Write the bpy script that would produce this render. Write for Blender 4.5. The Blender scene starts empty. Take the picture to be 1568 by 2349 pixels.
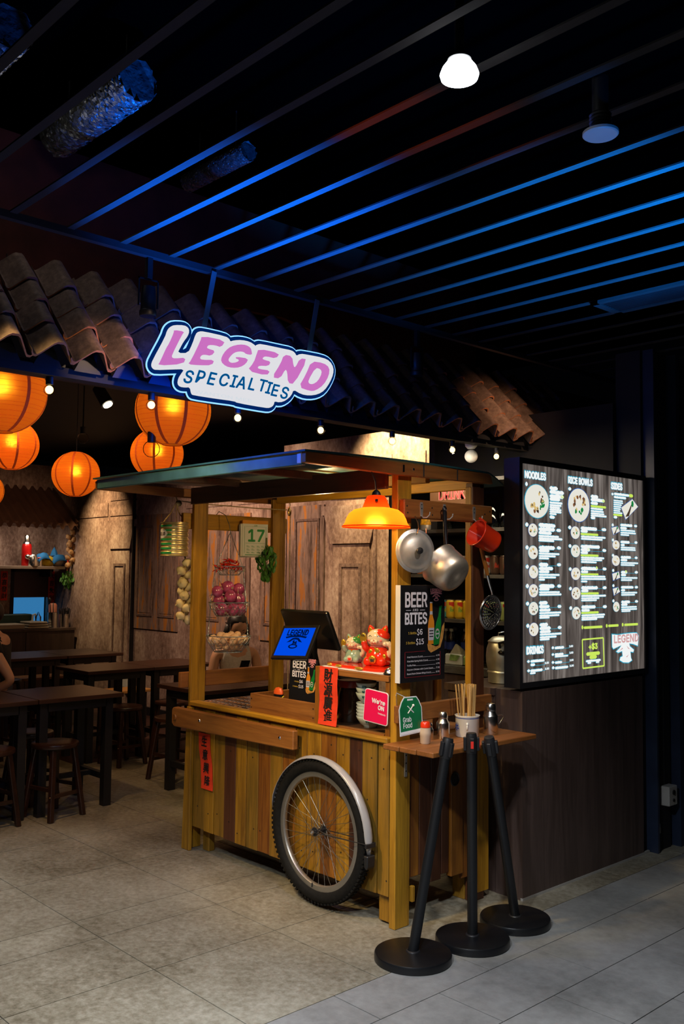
import bpy, bmesh, math, random, os
from mathutils import Vector, Matrix
random.seed(7)
sc = bpy.context.scene
C = sc.collection
PI = math.pi

# ---------------------------------------------------------------- camera
cd = bpy.data.cameras.new('camera'); cam = bpy.data.objects.new('camera', cd); C.objects.link(cam)
cd.sensor_fit = 'VERTICAL'; cd.sensor_height = 36.0; cd.lens = 2143.67/2349*36.0
cd.clip_start = 0.05; cd.clip_end = 60
_r = Vector((0.68217346, 0.73111447, 0.01053564)); _u = Vector((0.04026991, -0.05195345, 0.99783725)); _f = Vector((-0.73008062, 0.68027382, 0.06488318))
cam.matrix_world = Matrix(((_r.x, _u.x, -_f.x, 0), (_r.y, _u.y, -_f.y, 0), (_r.z, _u.z, -_f.z, 1.57), (0, 0, 0, 1)))
sc.camera = cam

# ---------------------------------------------------------------- world, exposure
w = bpy.data.worlds.new('world'); sc.world = w; w.use_nodes = True
w.node_tree.nodes['Background'].inputs[0].default_value = (0.10, 0.11, 0.16, 1)
w.node_tree.nodes['Background'].inputs[1].default_value = 0.003
vs = sc.view_settings
vs.view_transform = 'Standard'; vs.look = 'None'; vs.exposure = 0.0; vs.gamma = 1.0; vs.use_curve_mapping = False

# ---------------------------------------------------------------- room lights
def lamp(name, kind, loc, energy, color, target=None, size=0.1, spot=60, blend=0.5, sizey=None):
    d = bpy.data.lights.new(name, kind); d.energy = energy; d.color = color
    o = bpy.data.objects.new(name, d); C.objects.link(o); o.location = loc
    if kind == 'SPOT': d.spot_size = math.radians(spot); d.spot_blend = blend; d.shadow_soft_size = size
    if kind == 'POINT': d.shadow_soft_size = size
    if kind == 'AREA':
        d.shape = 'RECTANGLE' if sizey else 'DISK'; d.size = size
        if sizey: d.size_y = sizey
    if target is not None:
        o.rotation_euler = (Vector(target)-Vector(loc)).to_track_quat('-Z', 'Y').to_euler()
    return o
WARM = (1.0, 0.62, 0.30); COOL = (0.86, 0.93, 1.0)
# ceiling downlights over the mall walkway (the one in view, and its neighbours behind the camera)
lamp('downlight_in_view', 'SPOT', (-1.46, 1.74, 2.79), 250, COOL, (-1.46, 1.74, 0), 0.05, 120, 0.8)
lamp('downlight_left', 'SPOT', (-3.9, 0.55, 2.85), 560, COOL, (-3.8, 1.0, 0), 0.06, 80, 1.0)
lamp('downlight_behind', 'SPOT', (-1.3, 0.2, 2.85), 300, COOL, (-1.7, 1.2, 0), 0.06, 110, 0.9)
lamp('cart_side_fill', 'SPOT', (-1.55, 2.75, 2.85), 70, (1.0, 0.90, 0.80), (-2.8, 3.3, 1.35), 0.05, 48, 0.8)  # not a fixture: spot added to brighten the pans and cart side
# warm dining-area downlights, then warm lights on the cart
lamp('dining_light_a', 'SPOT', (-4.9, 2.2, 2.9), 75, (1.0, 0.62, 0.24), (-5.2, 2.7, 0), 0.06, 110, 0.8)
lamp('dining_light_b', 'SPOT', (-7.2, 4.2, 2.9), 32, (1.0, 0.60, 0.32), (-7.1, 4.9, 0), 0.06, 120, 0.8)
lamp('cart_roof_fill', 'POINT', (-3.55, 3.18, 1.93), 9, (1.0, 0.68, 0.30), size=0.04)  # unseen point light added to brighten the beams under the roof
lamp('cart_front_light', 'SPOT', (-3.2, 1.0, 2.85), 300, (1.0, 0.70, 0.28), (-3.35, 3.06, 0.80), 0.08, 40, 1.0)
lamp('cart_post_light', 'SPOT', (-3.3, 1.9, 2.3), 45, (1.0, 0.72, 0.30), (-4.3, 3.3, 1.5), 0.05, 60, 0.9)
# wall washers
lamp('wall_spot_left', 'SPOT', (-9.9, 4.75, 2.98), 210, (1.0, 0.70, 0.34), (-10.0, 5.5, 1.9), 0.03, 66, 1.0)
lamp('wall_spot_right', 'SPOT', (-5.15, 4.85, 3.02), 260, (1.0, 0.74, 0.36), (-5.2, 5.5, 2.35), 0.03, 80, 0.6)
lamp('wall_spot_mid', 'SPOT', (-7.0, 3.9, 2.95), 190, (1.0, 0.66, 0.44), (-7.1, 5.5, 1.5), 0.05, 100, 0.8)
lamp('kitchen_fill', 'AREA', (-10.75, 4.9, 2.05), 3, (1.0, 0.80, 0.60), (-11.1, 4.95, 1.2), 0.5, sizey=0.1)  # unseen fill added under the awning to brighten the wall shelf
lamp('shelf_light', 'AREA', (-3.6, 4.30, 2.30), 6.5, (1.0, 0.86, 0.62), (-3.6, 4.6, 1.3), 0.9, sizey=0.1)
lamp('awning_fill', 'SPOT', (-9.2, 4.0, 2.9), 22, (1.0, 0.62, 0.36), (-10.9, 4.8, 2.3), 0.03, 40, 0.8)  # weak extra spot added so the awning shows, no real lamp
# coloured lights with no visible fixture that rake the ceiling slats
lamp('blue_slat_fill', 'SPOT', (-2.75, 2.15, 1.75), 1700, (0.0, 0.14, 1.0), (-2.74, 2.12, 2.9), 0.03, 68, 1.0)  # added uplight in mid-air, stands in for the sign's blue light
lamp('blue_spot_right', 'SPOT', (-0.8, 2.6, 1.3), 3300, (0.0, 0.24, 1.0), (-1.85, 3.12, 2.9), 0.05, 50, 1.0)
lamp('neon_glow', 'POINT', (-3.2, 2.30, 2.26), 13, (0.0, 0.12, 1.0), size=0.03)  # added point light imitating the sign's neon on fascia and tiles
lamp('red_spot', 'SPOT', (-2.2, 1.3, 2.2), 60, (1.0, 0.10, 0.02), (-1.85, 1.98, 2.9), 0.02, 30, 1.0)
lamp('roof_tile_spot_right', 'SPOT', (-2.7, 4.5, 2.86), 34, (1.0, 0.60, 0.34), (-3.62, 4.7, 2.45), 0.03, 50, 1.0)
lamp('roof_tile_spot_left', 'SPOT', (-2.7, 2.0, 2.58), 26, (1.0, 0.66, 0.42), (-3.55, 1.95, 2.45), 0.02, 32, 0.8)
lamp('disc_lamp_fill', 'SPOT', (-0.9, 2.0, 1.6), 40, (0.0, 0.24, 1.0), (-1.32, 2.165, 2.75), 0.03, 14, 1.0)  # extra blue spot added to tint the unlit disc face
lamp('foil_fill', 'POINT', (-3.45, 1.6, 3.30), 1.6, (1.0, 0.97, 0.9), size=0.03)  # small unseen light added above the slats for the foil ducts

# ---------------------------------------------------------------- materials
MATS = {}
def nodes(name):
    m = bpy.data.materials.new(name); m.use_nodes = True; nt = m.node_tree
    return m, nt, nt.nodes['Principled BSDF']
def mat(name, col, rough=0.5, metal=0.0, emit=None, es=0.0, var=0.0, vs_=8.0, bump=0.0, trans=0.0, alpha=1.0, coat=0.0, ior=None):
    if name in MATS: return MATS[name]
    m, nt, b = nodes(name)
    b.inputs['Base Color'].default_value = (*col, 1); b.inputs['Roughness'].default_value = rough; b.inputs['Metallic'].default_value = metal
    if coat: b.inputs['Coat Weight'].default_value = coat; b.inputs['Coat Roughness'].default_value = 0.08
    if emit: b.inputs['Emission Color'].default_value = (*emit, 1); b.inputs['Emission Strength'].default_value = es
    if trans: b.inputs['Transmission Weight'].default_value = trans
    if ior: b.inputs['IOR'].default_value = ior
    if alpha < 1: b.inputs['Alpha'].default_value = alpha
    if var or bump:
        tc = nt.nodes.new('ShaderNodeTexCoord'); n = nt.nodes.new('ShaderNodeTexNoise'); n.inputs['Scale'].default_value = vs_; n.inputs['Detail'].default_value = 6
        nt.links.new(tc.outputs['Object'], n.inputs['Vector'])
        if var:
            r = nt.nodes.new('ShaderNodeValToRGB'); r.color_ramp.elements[0].position = 0.3; r.color_ramp.elements[1].position = 0.7
            r.color_ramp.elements[0].color = (*[c*(1-var) for c in col], 1); r.color_ramp.elements[1].color = (*[min(1, c*(1+var*0.8)) for c in col], 1)
            nt.links.new(n.outputs['Fac'], r.inputs['Fac']); nt.links.new(r.outputs['Color'], b.inputs['Base Color'])
        if bump:
            bp = nt.nodes.new('ShaderNodeBump'); bp.inputs['Strength'].default_value = bump; bp.inputs['Distance'].default_value = 0.01
            nt.links.new(n.outputs['Fac'], bp.inputs['Height']); nt.links.new(bp.outputs['Normal'], b.inputs['Normal'])
    MATS[name] = m; return m
def wood(name, dark, light, axis='Z', rough=0.5, fine=60.0, coat=0.0):
    if name in MATS: return MATS[name]
    m, nt, b = nodes(name); N = nt.nodes; L = nt.links
    tc = N.new('ShaderNodeTexCoord'); oi = N.new('ShaderNodeObjectInfo'); mp = N.new('ShaderNodeMapping')
    cmb = N.new('ShaderNodeCombineXYZ'); mul = N.new('ShaderNodeMath'); mul.operation = 'MULTIPLY'; mul.inputs[1].default_value = 37.0
    L.new(oi.outputs['Random'], mul.inputs[0])
    for i in range(3): L.new(mul.outputs[0], cmb.inputs[i])
    L.new(tc.outputs['Object'], mp.inputs['Vector']); L.new(cmb.outputs[0], mp.inputs['Location'])
    s = [1.0, 1.0, 1.0]; s['XYZ'.index(axis)] = 0.07; mp.inputs['Scale'].default_value = s
    n1 = N.new('ShaderNodeTexNoise'); n1.inputs['Scale'].default_value = fine; n1.inputs['Detail'].default_value = 8; n1.inputs['Roughness'].default_value = 0.65; n1.inputs['Distortion'].default_value = 0.6
    n2 = N.new('ShaderNodeTexNoise'); n2.inputs['Scale'].default_value = fine/9; n2.inputs['Detail'].default_value = 4; n2.inputs['Distortion'].default_value = 1.5
    L.new(mp.outputs[0], n1.inputs['Vector']); L.new(mp.outputs[0], n2.inputs['Vector'])
    ad = N.new('ShaderNodeMath'); ad.operation = 'ADD'; L.new(n1.outputs['Fac'], ad.inputs[0]); L.new(n2.outputs['Fac'], ad.inputs[1])
    ad2 = N.new('ShaderNodeMath'); ad2.operation = 'MULTIPLY_ADD'; ad2.inputs[1].default_value = 0.22; L.new(oi.outputs['Random'], ad2.inputs[0]); L.new(ad.outputs[0], ad2.inputs[2])
    mr = N.new('ShaderNodeMapRange'); mr.inputs[1].default_value = 0.78; mr.inputs[2].default_value = 1.45; L.new(ad2.outputs[0], mr.inputs[0])
    r = N.new('ShaderNodeValToRGB'); r.color_ramp.elements[0].color = (*dark, 1); r.color_ramp.elements[1].color = (*light, 1)
    L.new(mr.outputs[0], r.inputs['Fac']); L.new(r.outputs['Color'], b.inputs['Base Color'])
    b.inputs['Roughness'].default_value = rough
    if coat: b.inputs['Coat Weight'].default_value = coat; b.inputs['Coat Roughness'].default_value = 0.2
    bp = N.new('ShaderNodeBump'); bp.inputs['Strength'].default_value = 0.25; bp.inputs['Distance'].default_value = 0.004
    L.new(n1.outputs['Fac'], bp.inputs['Height']); L.new(bp.outputs['Normal'], b.inputs['Normal'])
    MATS[name] = m; return m
def concrete(name, stops, scale=(1, 1, 1), s1=2.2, s2=26.0, rough=0.8, bump=0.25, spread=(0.36, 0.66), w2=0.5, spec=0.5):
    if name in MATS: return MATS[name]
    m, nt, b = nodes(name); N = nt.nodes; L = nt.links
    g = N.new('ShaderNodeNewGeometry'); mp = N.new('ShaderNodeMapping'); mp.inputs['Scale'].default_value = scale
    L.new(g.outputs['Position'], mp.inputs['Vector'])
    n1 = N.new('ShaderNodeTexNoise'); n1.inputs['Scale'].default_value = s1; n1.inputs['Detail'].default_value = 7; n1.inputs['Roughness'].default_value = 0.6
    n2 = N.new('ShaderNodeTexNoise'); n2.inputs['Scale'].default_value = s2; n2.inputs['Detail'].default_value = 5; n2.inputs['Roughness'].default_value = 0.7
    L.new(mp.outputs[0], n1.inputs['Vector']); L.new(mp.outputs[0], n2.inputs['Vector'])
    mx = N.new('ShaderNodeMix'); mx.inputs[0].default_value = w2; L.new(n1.outputs['Fac'], mx.inputs[2]); L.new(n2.outputs['Fac'], mx.inputs[3])
    mr = N.new('ShaderNodeMapRange'); mr.inputs[1].default_value = spread[0]; mr.inputs[2].default_value = spread[1]; L.new(mx.outputs[0], mr.inputs[0])
    r = N.new('ShaderNodeValToRGB'); cr = r.color_ramp
    while len(cr.elements) < len(stops): cr.elements.new(0.5)
    for e, (p, c) in zip(cr.elements, stops): e.position = p; e.color = (*c, 1)
    L.new(mr.outputs[0], r.inputs['Fac']); L.new(r.outputs['Color'], b.inputs['Base Color'])
    b.inputs['Roughness'].default_value = rough; b.inputs['Specular IOR Level'].default_value = spec
    bp = N.new('ShaderNodeBump'); bp.inputs['Strength'].default_value = bump; bp.inputs['Distance'].default_value = 0.006
    L.new(n2.outputs['Fac'], bp.inputs['Height']); L.new(bp.outputs['Normal'], b.inputs['Normal'])
    MATS[name] = m; return m
def glow(name, col, s):
    if name in MATS: return MATS[name]
    m = bpy.data.materials.new(name); m.use_nodes = True; nt = m.node_tree; nt.nodes.clear()
    o = nt.nodes.new('ShaderNodeOutputMaterial'); e = nt.nodes.new('ShaderNodeEmission'); e.inputs[0].default_value = (*col, 1); e.inputs[1].default_value = s
    nt.links.new(e.outputs[0], o.inputs[0]); MATS[name] = m; return m
def paper(name, col, es, fwd=0.30):
    "paper or plastic shade: lets the lamp inside shine through, brightest where the lamp stands behind it"
    if name in MATS: return MATS[name]
    m = bpy.data.materials.new(name); m.use_nodes = True; nt = m.node_tree; nt.nodes.clear(); N = nt.nodes; L = nt.links
    o = N.new('ShaderNodeOutputMaterial'); d = N.new('ShaderNodeBsdfDiffuse'); t = N.new('ShaderNodeBsdfTranslucent'); x = N.new('ShaderNodeMixShader'); x.inputs[0].default_value = 0.75
    d.inputs[0].default_value = (*col, 1); t.inputs[0].default_value = (*col, 1)
    L.new(d.outputs[0], x.inputs[1]); L.new(t.outputs[0], x.inputs[2])
    rf = N.new('ShaderNodeBsdfRefraction'); rf.inputs['Roughness'].default_value = 1.0; rf.inputs['IOR'].default_value = 1.14; rf.inputs[0].default_value = (1.0, col[1]*1.9+.1, col[2]*2+.02, 1)
    x2 = N.new('ShaderNodeMixShader'); x2.inputs[0].default_value = fwd; L.new(x.outputs[0], x2.inputs[1]); L.new(rf.outputs[0], x2.inputs[2])
    e = N.new('ShaderNodeEmission'); e.inputs[0].default_value = (*col, 1); e.inputs[1].default_value = es
    a = N.new('ShaderNodeAddShader'); L.new(x2.outputs[0], a.inputs[0]); L.new(e.outputs[0], a.inputs[1]); L.new(a.outputs[0], o.inputs[0])
    MATS[name] = m; return m
def glass(name, col=(1, 1, 1), rough=0.02, mixf=0.16):
    if name in MATS: return MATS[name]
    m = bpy.data.materials.new(name); m.use_nodes = True; nt = m.node_tree; nt.nodes.clear(); N = nt.nodes; L = nt.links
    o = N.new('ShaderNodeOutputMaterial'); t = N.new('ShaderNodeBsdfTransparent'); g = N.new('ShaderNodeBsdfGlossy'); x = N.new('ShaderNodeMixShader')
    t.inputs[0].default_value = (*col, 1); g.inputs['Roughness'].default_value = rough; g.inputs[0].default_value = (1, 1, 1, 1)
    lw = N.new('ShaderNodeLayerWeight'); lw.inputs[0].default_value = mixf
    L.new(lw.outputs['Fresnel'], x.inputs[0]); L.new(t.outputs[0], x.inputs[1]); L.new(g.outputs[0], x.inputs[2]); L.new(x.outputs[0], o.inputs[0])
    MATS[name] = m; return m

# ---------------------------------------------------------------- mesh builder
def frame_F(y):     # front-facing plane (faces -y): (a, b, out) -> (a, y-out, b)
    return Matrix(((1, 0, 0, 0), (0, 0, -1, y), (0, 1, 0, 0), (0, 0, 0, 1)))
def frame_S(x):     # side plane (faces +x): (a, b, out) -> (x+out, a, b)
    return Matrix(((0, 0, 1, x), (1, 0, 0, 0), (0, 1, 0, 0), (0, 0, 0, 1)))
def frame_T(z):     # lying flat, facing up
    return Matrix.Translation((0, 0, z))
def RZ(a): return Matrix.Rotation(a, 4, 'Z')
def RX(a): return Matrix.Rotation(a, 4, 'X')
def RY(a): return Matrix.Rotation(a, 4, 'Y')
def TR(*v): return Matrix.Translation(v)
def SC(x, y, z): return Matrix.Diagonal((x, y, z, 1))
def basis_z(d):
    return Vector(d).normalized().to_track_quat('Z', 'Y').to_matrix().to_4x4()
class M:
    def __init__(s, T=None): s.v = []; s.f = []; s.T = T or Matrix.Identity(4)
    def add(s, vs, fs, T=None):
        T = s.T @ T if T is not None else s.T
        b = len(s.v); s.v += [T @ Vector(p) for p in vs]; s.f += [tuple(i+b for i in f) for f in fs]; return s
    def b(s, x0, x1, y0, y1, z0, z1, T=None):
        if x0 > x1: x0, x1 = x1, x0
        if y0 > y1: y0, y1 = y1, y0
        if z0 > z1: z0, z1 = z1, z0
        return s.add([(x0, y0, z0), (x1, y0, z0), (x1, y1, z0), (x0, y1, z0), (x0, y0, z1), (x1, y0, z1), (x1, y1, z1), (x0, y1, z1)],
                     [(0, 3, 2, 1), (4, 5, 6, 7), (0, 1, 5, 4), (1, 2, 6, 5), (2, 3, 7, 6), (3, 0, 4, 7)], T)
    def lathe(s, prof, o=(0, 0, 0), seg=20, T=None, cap=True, arc=2*PI):
        TT = TR(*o) if T is None else T
        n = seg; full = abs(arc-2*PI) < 1e-6; k = n if full else n+1; vs = []; fs = []
        for r, z in prof:
            for i in range(k):
                a = arc*i/n; vs.append((r*math.cos(a), r*math.sin(a), z))
        for j in range(len(prof)-1):
            for i in range(n):
                i2 = (i+1) % k; fs.append((j*k+i, j*k+i2, (j+1)*k+i2, (j+1)*k+i))
        if cap and full:
            if prof[0][0] > 1e-5: fs.append(tuple(reversed(range(k))))
            if prof[-1][0] > 1e-5: fs.append(tuple(range((len(prof)-1)*k, len(prof)*k)))
        return s.add(vs, fs, TT)
    def cyl(s, p0, p1, r0, r1=None, seg=12):
        p0 = Vector(p0); p1 = Vector(p1); r1 = r0 if r1 is None else r1
        return s.lathe([(r0, 0), (r1, (p1-p0).length)], seg=seg, T=TR(*p0) @ basis_z(p1-p0))
    def ball(s, c, r, seg=14, rings=8, T=None):
        if not hasattr(r, '__len__'): r = (r, r, r)
        prof = [(max(math.sin(PI*i/rings), 0), -math.cos(PI*i/rings)) for i in range(rings+1)]
        return s.lathe(prof, seg=seg, cap=False, T=(TR(*c) if T is None else T @ TR(*c)) @ SC(*r))
    def tube(s, pts, r, seg=6, closed=False):
        P = [Vector(p) for p in pts]; n = len(P); rs = r if hasattr(r, '__len__') else [r]*n; vs = []; fs = []
        up = None
        for i in range(n):
            d = (P[(i+1) % n]-P[i-1]) if closed else (P[min(i+1, n-1)]-P[max(i-1, 0)])
            d = d.normalized() if d.length > 1e-9 else Vector((0, 0, 1))
            if up is None: up = Vector((0, 0, 1)) if abs(d.z) < 0.9 else Vector((1, 0, 0))
            a = d.cross(up); a = a.normalized() if a.length > 1e-6 else d.orthogonal().normalized(); bb = a.cross(d).normalized(); up = bb
            for k in range(seg):
                t = 2*PI*k/seg; vs.append(P[i]+(a*math.cos(t)+bb*math.sin(t))*rs[i])
        for i in range(n if closed else n-1):
            for k in range(seg):
                k2 = (k+1) % seg; j = (i+1) % n; fs.append((i*seg+k, i*seg+k2, j*seg+k2, j*seg+k))
        if not closed: fs += [tuple(reversed(range(seg))), tuple(range((n-1)*seg, n*seg))]
        return s.add(vs, fs)
    def ring(s, c, R, r, seg=20, T=None, ts=5):
        TT = TR(*c) if T is None else T
        return s.tube([TT @ Vector((R*math.cos(2*PI*i/seg), R*math.sin(2*PI*i/seg), 0)) for i in range(seg)], r, ts, True)
    def prism(s, poly, F, d0, d1):
        n = len(poly); A = sum(poly[i][0]*poly[(i+1) % n][1]-poly[(i+1) % n][0]*poly[i][1] for i in range(n))
        if A < 0: poly = poly[::-1]
        vs = [(a, b_, d0) for a, b_ in poly]+[(a, b_, d1) for a, b_ in poly]
        return s.add(vs, [tuple(reversed(range(n))), tuple(range(n, 2*n))]+[(i, (i+1) % n, n+(i+1) % n, n+i) for i in range(n)], F)
    def quad(s, pts): return s.add(pts, [(0, 1, 2, 3)])
    def build(s, name, m, parent=None, smooth=False, bevel=0.0, label=None, local=False):
        me = bpy.data.meshes.new(name); vs = s.v
        if parent is not None and not local:
            W = Matrix.Identity(4); p = parent
            while p is not None: W = p.matrix_basis @ W; p = p.parent
            W = W.inverted(); vs = [W @ v for v in vs]
        me.from_pydata([tuple(v) for v in vs], [], s.f); me.update()
        if smooth:
            for p in me.polygons: p.use_smooth = True
            if smooth != 'all':
                try: me.set_sharp_from_angle(angle=math.radians(40))
                except Exception: pass
        me.materials.append(m)
        o = bpy.data.objects.new(name, me); C.objects.link(o)
        if parent is not None: o.parent = parent
        if bevel:
            bv = o.modifiers.new('bevel', 'BEVEL'); bv.width = bevel; bv.segments = 1; bv.limit_method = 'ANGLE'
        if label: o['label'] = label
        return o
def thing(name, label, cat, loc=(0, 0, 0), rz=0.0, group=None):
    o = bpy.data.objects.new(name, None); C.objects.link(o); o.location = loc; o.rotation_euler = (0, 0, rz); o.empty_display_size = 0.05
    o['label'] = label; o['category'] = cat
    if group: o['group'] = group
    return o
def tag(o, label, cat, group=None):
    o['label'] = label; o['category'] = cat
    if group: o['group'] = group
    return o
def struct(o): o['kind'] = 'structure'; return o
def stuff(o): o['kind'] = 'stuff'; return o
def dup(root, loc=None, rz=None, label=None, group=None, scale=None, rot=None):
    def cp(o, par):
        c = o.copy(); C.objects.link(c); c.parent = par
        for ch in o.children: cp(ch, c)
        return c
    r = cp(root, root.parent)
    if loc is not None: r.location = loc
    if rz is not None: r.rotation_euler = (0, 0, rz)
    if rot is not None: r.rotation_euler = rot
    if scale is not None: r.scale = (scale,)*3
    if label: r['label'] = label
    if group: r['group'] = group
    return r
def single(m, name, mt, loc, label, cat, smooth=True, group=None, bevel=0, rot=None):
    "a thing that is one mesh, built around its own origin"
    o = m.build(name, mt, None, smooth, bevel); o.location = loc
    if rot is not None: o.rotation_euler = rot
    return tag(o, label, cat, group)
FONTS = {}
def font(key):
    if key in FONTS: return FONTS[key]
    f = None
    try:
        d = bpy.utils.system_resource('DATAFILES', path='fonts')
        fn = {'cjk': 'Noto Sans CJK Regular.woff2', 'mono': 'DejaVuSansMono.woff2', 'sans': 'Inter.woff2'}[key]
        f = bpy.data.fonts.load(os.path.join(d, fn))
    except Exception: f = None
    FONTS[key] = f; return f
def txt(m, body, T, size, align='LEFT', fkey='sans', bold=0.0, shear=0.0, ext=0.0006, sx=1.0, space=1.0, maxw=None, valign='BOTTOM_BASELINE'):
    "adds lettering to builder m in plane transform T (x right, y up, z out)"
    cu = bpy.data.curves.new('t', 'FONT'); cu.body = body; cu.size = size*(2.9 if fkey == 'cjk' else 1.4); cu.align_x = align; cu.shear = shear
    cu.extrude = ext; cu.resolution_u = 3; cu.space_character = space; cu.fill_mode = 'FRONT' if ext == 0 else 'BOTH'; cu.align_y = valign
    f = font(fkey)
    if f: cu.font = f
    o = bpy.data.objects.new('t', cu); me = bpy.data.meshes.new_from_object(o)
    vs = [v.co.copy() for v in me.vertices]; fs = [tuple(p.vertices) for p in me.polygons]
    if maxw and vs:
        wd = max(v.x for v in vs)-min(v.x for v in vs)
        if wd > 0: sx = maxw/wd
    k = [(0, 0)] if bold <= 0 else [(bold*math.cos(a), bold*math.sin(a)) for a in (0, PI/4, PI/2, 3*PI/4, PI, 5*PI/4, 3*PI/2, 7*PI/4)]
    for i, (ox, oy) in enumerate(k): m.add([(v.x*sx+ox, v.y+oy, v.z+ext+i*3e-5) for v in vs], fs, T)
    bpy.data.objects.remove(o); bpy.data.curves.remove(cu); bpy.data.meshes.remove(me)
def shape(m, loops, T, ext=0.002):
    "filled 2D shape with holes"
    cu = bpy.data.curves.new('t', 'CURVE'); cu.dimensions = '2D'; cu.fill_mode = 'BOTH'; cu.extrude = ext
    for lp in loops:
        sp = cu.splines.new('POLY'); sp.points.add(len(lp)-1)
        for p, q in zip(sp.points, lp): p.co = (q[0], q[1], 0, 1)
        sp.use_cyclic_u = True
    o = bpy.data.objects.new('t', cu); me = bpy.data.meshes.new_from_object(o)
    m.add([(v.co.x, v.co.y, v.co.z+ext) for v in me.vertices], [tuple(p.vertices) for p in me.polygons], T)
    bpy.data.objects.remove(o); bpy.data.curves.remove(cu); bpy.data.meshes.remove(me)
def offset(poly, d):
    "outline moved outwards by d"
    n = len(poly); A = sum(poly[i][0]*poly[(i+1) % n][1]-poly[(i+1) % n][0]*poly[i][1] for i in range(n)); sg = 1 if A > 0 else -1
    out = []
    for i in range(n):
        p0, p1, p2 = poly[i-1], poly[i], poly[(i+1) % n]
        def nrm(a, b_):
            dx, dy = b_[0]-a[0], b_[1]-a[1]; L = math.hypot(dx, dy) or 1; return (dy/L*sg, -dx/L*sg)
        n1 = nrm(p0, p1); n2 = nrm(p1, p2); nx, ny = n1[0]+n2[0], n1[1]+n2[1]; L = math.hypot(nx, ny) or 1; nx /= L; ny /= L
        k = d/max(0.6, nx*n1[0]+ny*n1[1]); out.append((p1[0]+nx*k, p1[1]+ny*k))
    return out
def frame_bars(m, x0, x1, z0, z1, w_, y0, y1):
    "four mitre-free bars of a rectangular moulding, facing -y"
    return m.b(x0, x1, y0, y1, z0, z0+w_).b(x0, x1, y0, y1, z1-w_, z1).b(x0, x0+w_, y0, y1, z0+w_, z1-w_).b(x1-w_, x1, y0, y1, z0+w_, z1-w_)
def smoothpoly(poly, it=1):
    for _ in range(it):
        out = []
        for i in range(len(poly)):
            a = poly[i]; b_ = poly[(i+1) % len(poly)]
            out += [(a[0]*.75+b_[0]*.25, a[1]*.75+b_[1]*.25), (a[0]*.25+b_[0]*.75, a[1]*.25+b_[1]*.75)]
        poly = out
    return poly
def stamp(m, poly, T, d, ext, n=28):
    "the outline grown by d on every side (many copies shifted round a circle)"
    for i in range(n): shape(m, [[(a+d*math.cos(2*PI*i/n), b_+d*math.sin(2*PI*i/n)) for a, b_ in poly]], T @ TR(0, 0, i*1.2e-5), ext)
def disc(cx, cy, rx, ry=None, n=20, rot=0):
    ry = ry or rx
    return [(cx+rx*math.cos(2*PI*i/n)*math.cos(rot)-ry*math.sin(2*PI*i/n)*math.sin(rot), cy+rx*math.cos(2*PI*i/n)*math.sin(rot)+ry*math.sin(2*PI*i/n)*math.cos(rot)) for i in range(n)]

# shared materials
W_YEL = wood('wood_yellow', (0.17, 0.075, 0.004), (0.56, 0.275, 0.016))
W_YELx = wood('wood_yellow_x', (0.17, 0.075, 0.004), (0.56, 0.275, 0.016), 'X')
W_YELy = wood('wood_yellow_y', (0.17, 0.075, 0.004), (0.56, 0.275, 0.016), 'Y')
W_OLI = wood('wood_olive', (0.11, 0.062, 0.006), (0.36, 0.175, 0.015))
W_BRN = wood('wood_brown', (0.11, 0.030, 0.003), (0.34, 0.125, 0.010))
W_BRNx = wood('wood_brown_x', (0.14, 0.042, 0.008), (0.36, 0.14, 0.026), 'X')
W_BRNy = wood('wood_brown_y', (0.14, 0.042, 0.008), (0.34, 0.125, 0.026), 'Y')
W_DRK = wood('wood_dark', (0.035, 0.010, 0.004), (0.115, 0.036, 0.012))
W_DRKx = wood('wood_dark_x', (0.035, 0.012, 0.006), (0.11, 0.045, 0.02), 'X')
W_TBLy = wood('table_wood', (0.020, 0.008, 0.005), (0.06, 0.024, 0.013), 'Y', rough=0.35)
W_LAMz = wood('laminate', (0.042, 0.026, 0.022), (0.105, 0.068, 0.058), 'Z', rough=0.42, fine=45)
BLK = mat('black_paint', (0.012, 0.012, 0.014), 0.45, var=0.3)
BLKM = mat('black_matte', (0.006, 0.006, 0.007), 0.7, var=0.2)
CHR = mat('chrome', (0.75, 0.74, 0.72), 0.22, 1.0, var=0.1, vs_=20)
ALU = mat('aluminium', (0.70, 0.66, 0.62), 0.42, .85, var=0.22, vs_=14, bump=0.15)
STL = mat('steel_wire', (0.42, 0.48, 0.52), 0.35, 0.9, var=0.1)
WHT = mat('white_plastic', (0.75, 0.74, 0.70), 0.4, var=0.03)
INKW = mat('print_white', (0.78, 0.74, 0.80), 0.5, var=0.03)
REDP = mat('red_paper', (0.80, 0.045, 0.008), 0.7, var=0.12, vs_=30)
INKB = mat('ink_black', (0.01, 0.008, 0.008), 0.6, var=0.1)
BRS = mat('brass', (0.6, 0.4, 0.14), 0.3, 1.0, var=0.2)
ROPE = mat('jute_rope', (0.42, 0.30, 0.14), 0.9, var=0.3, vs_=90)

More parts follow.
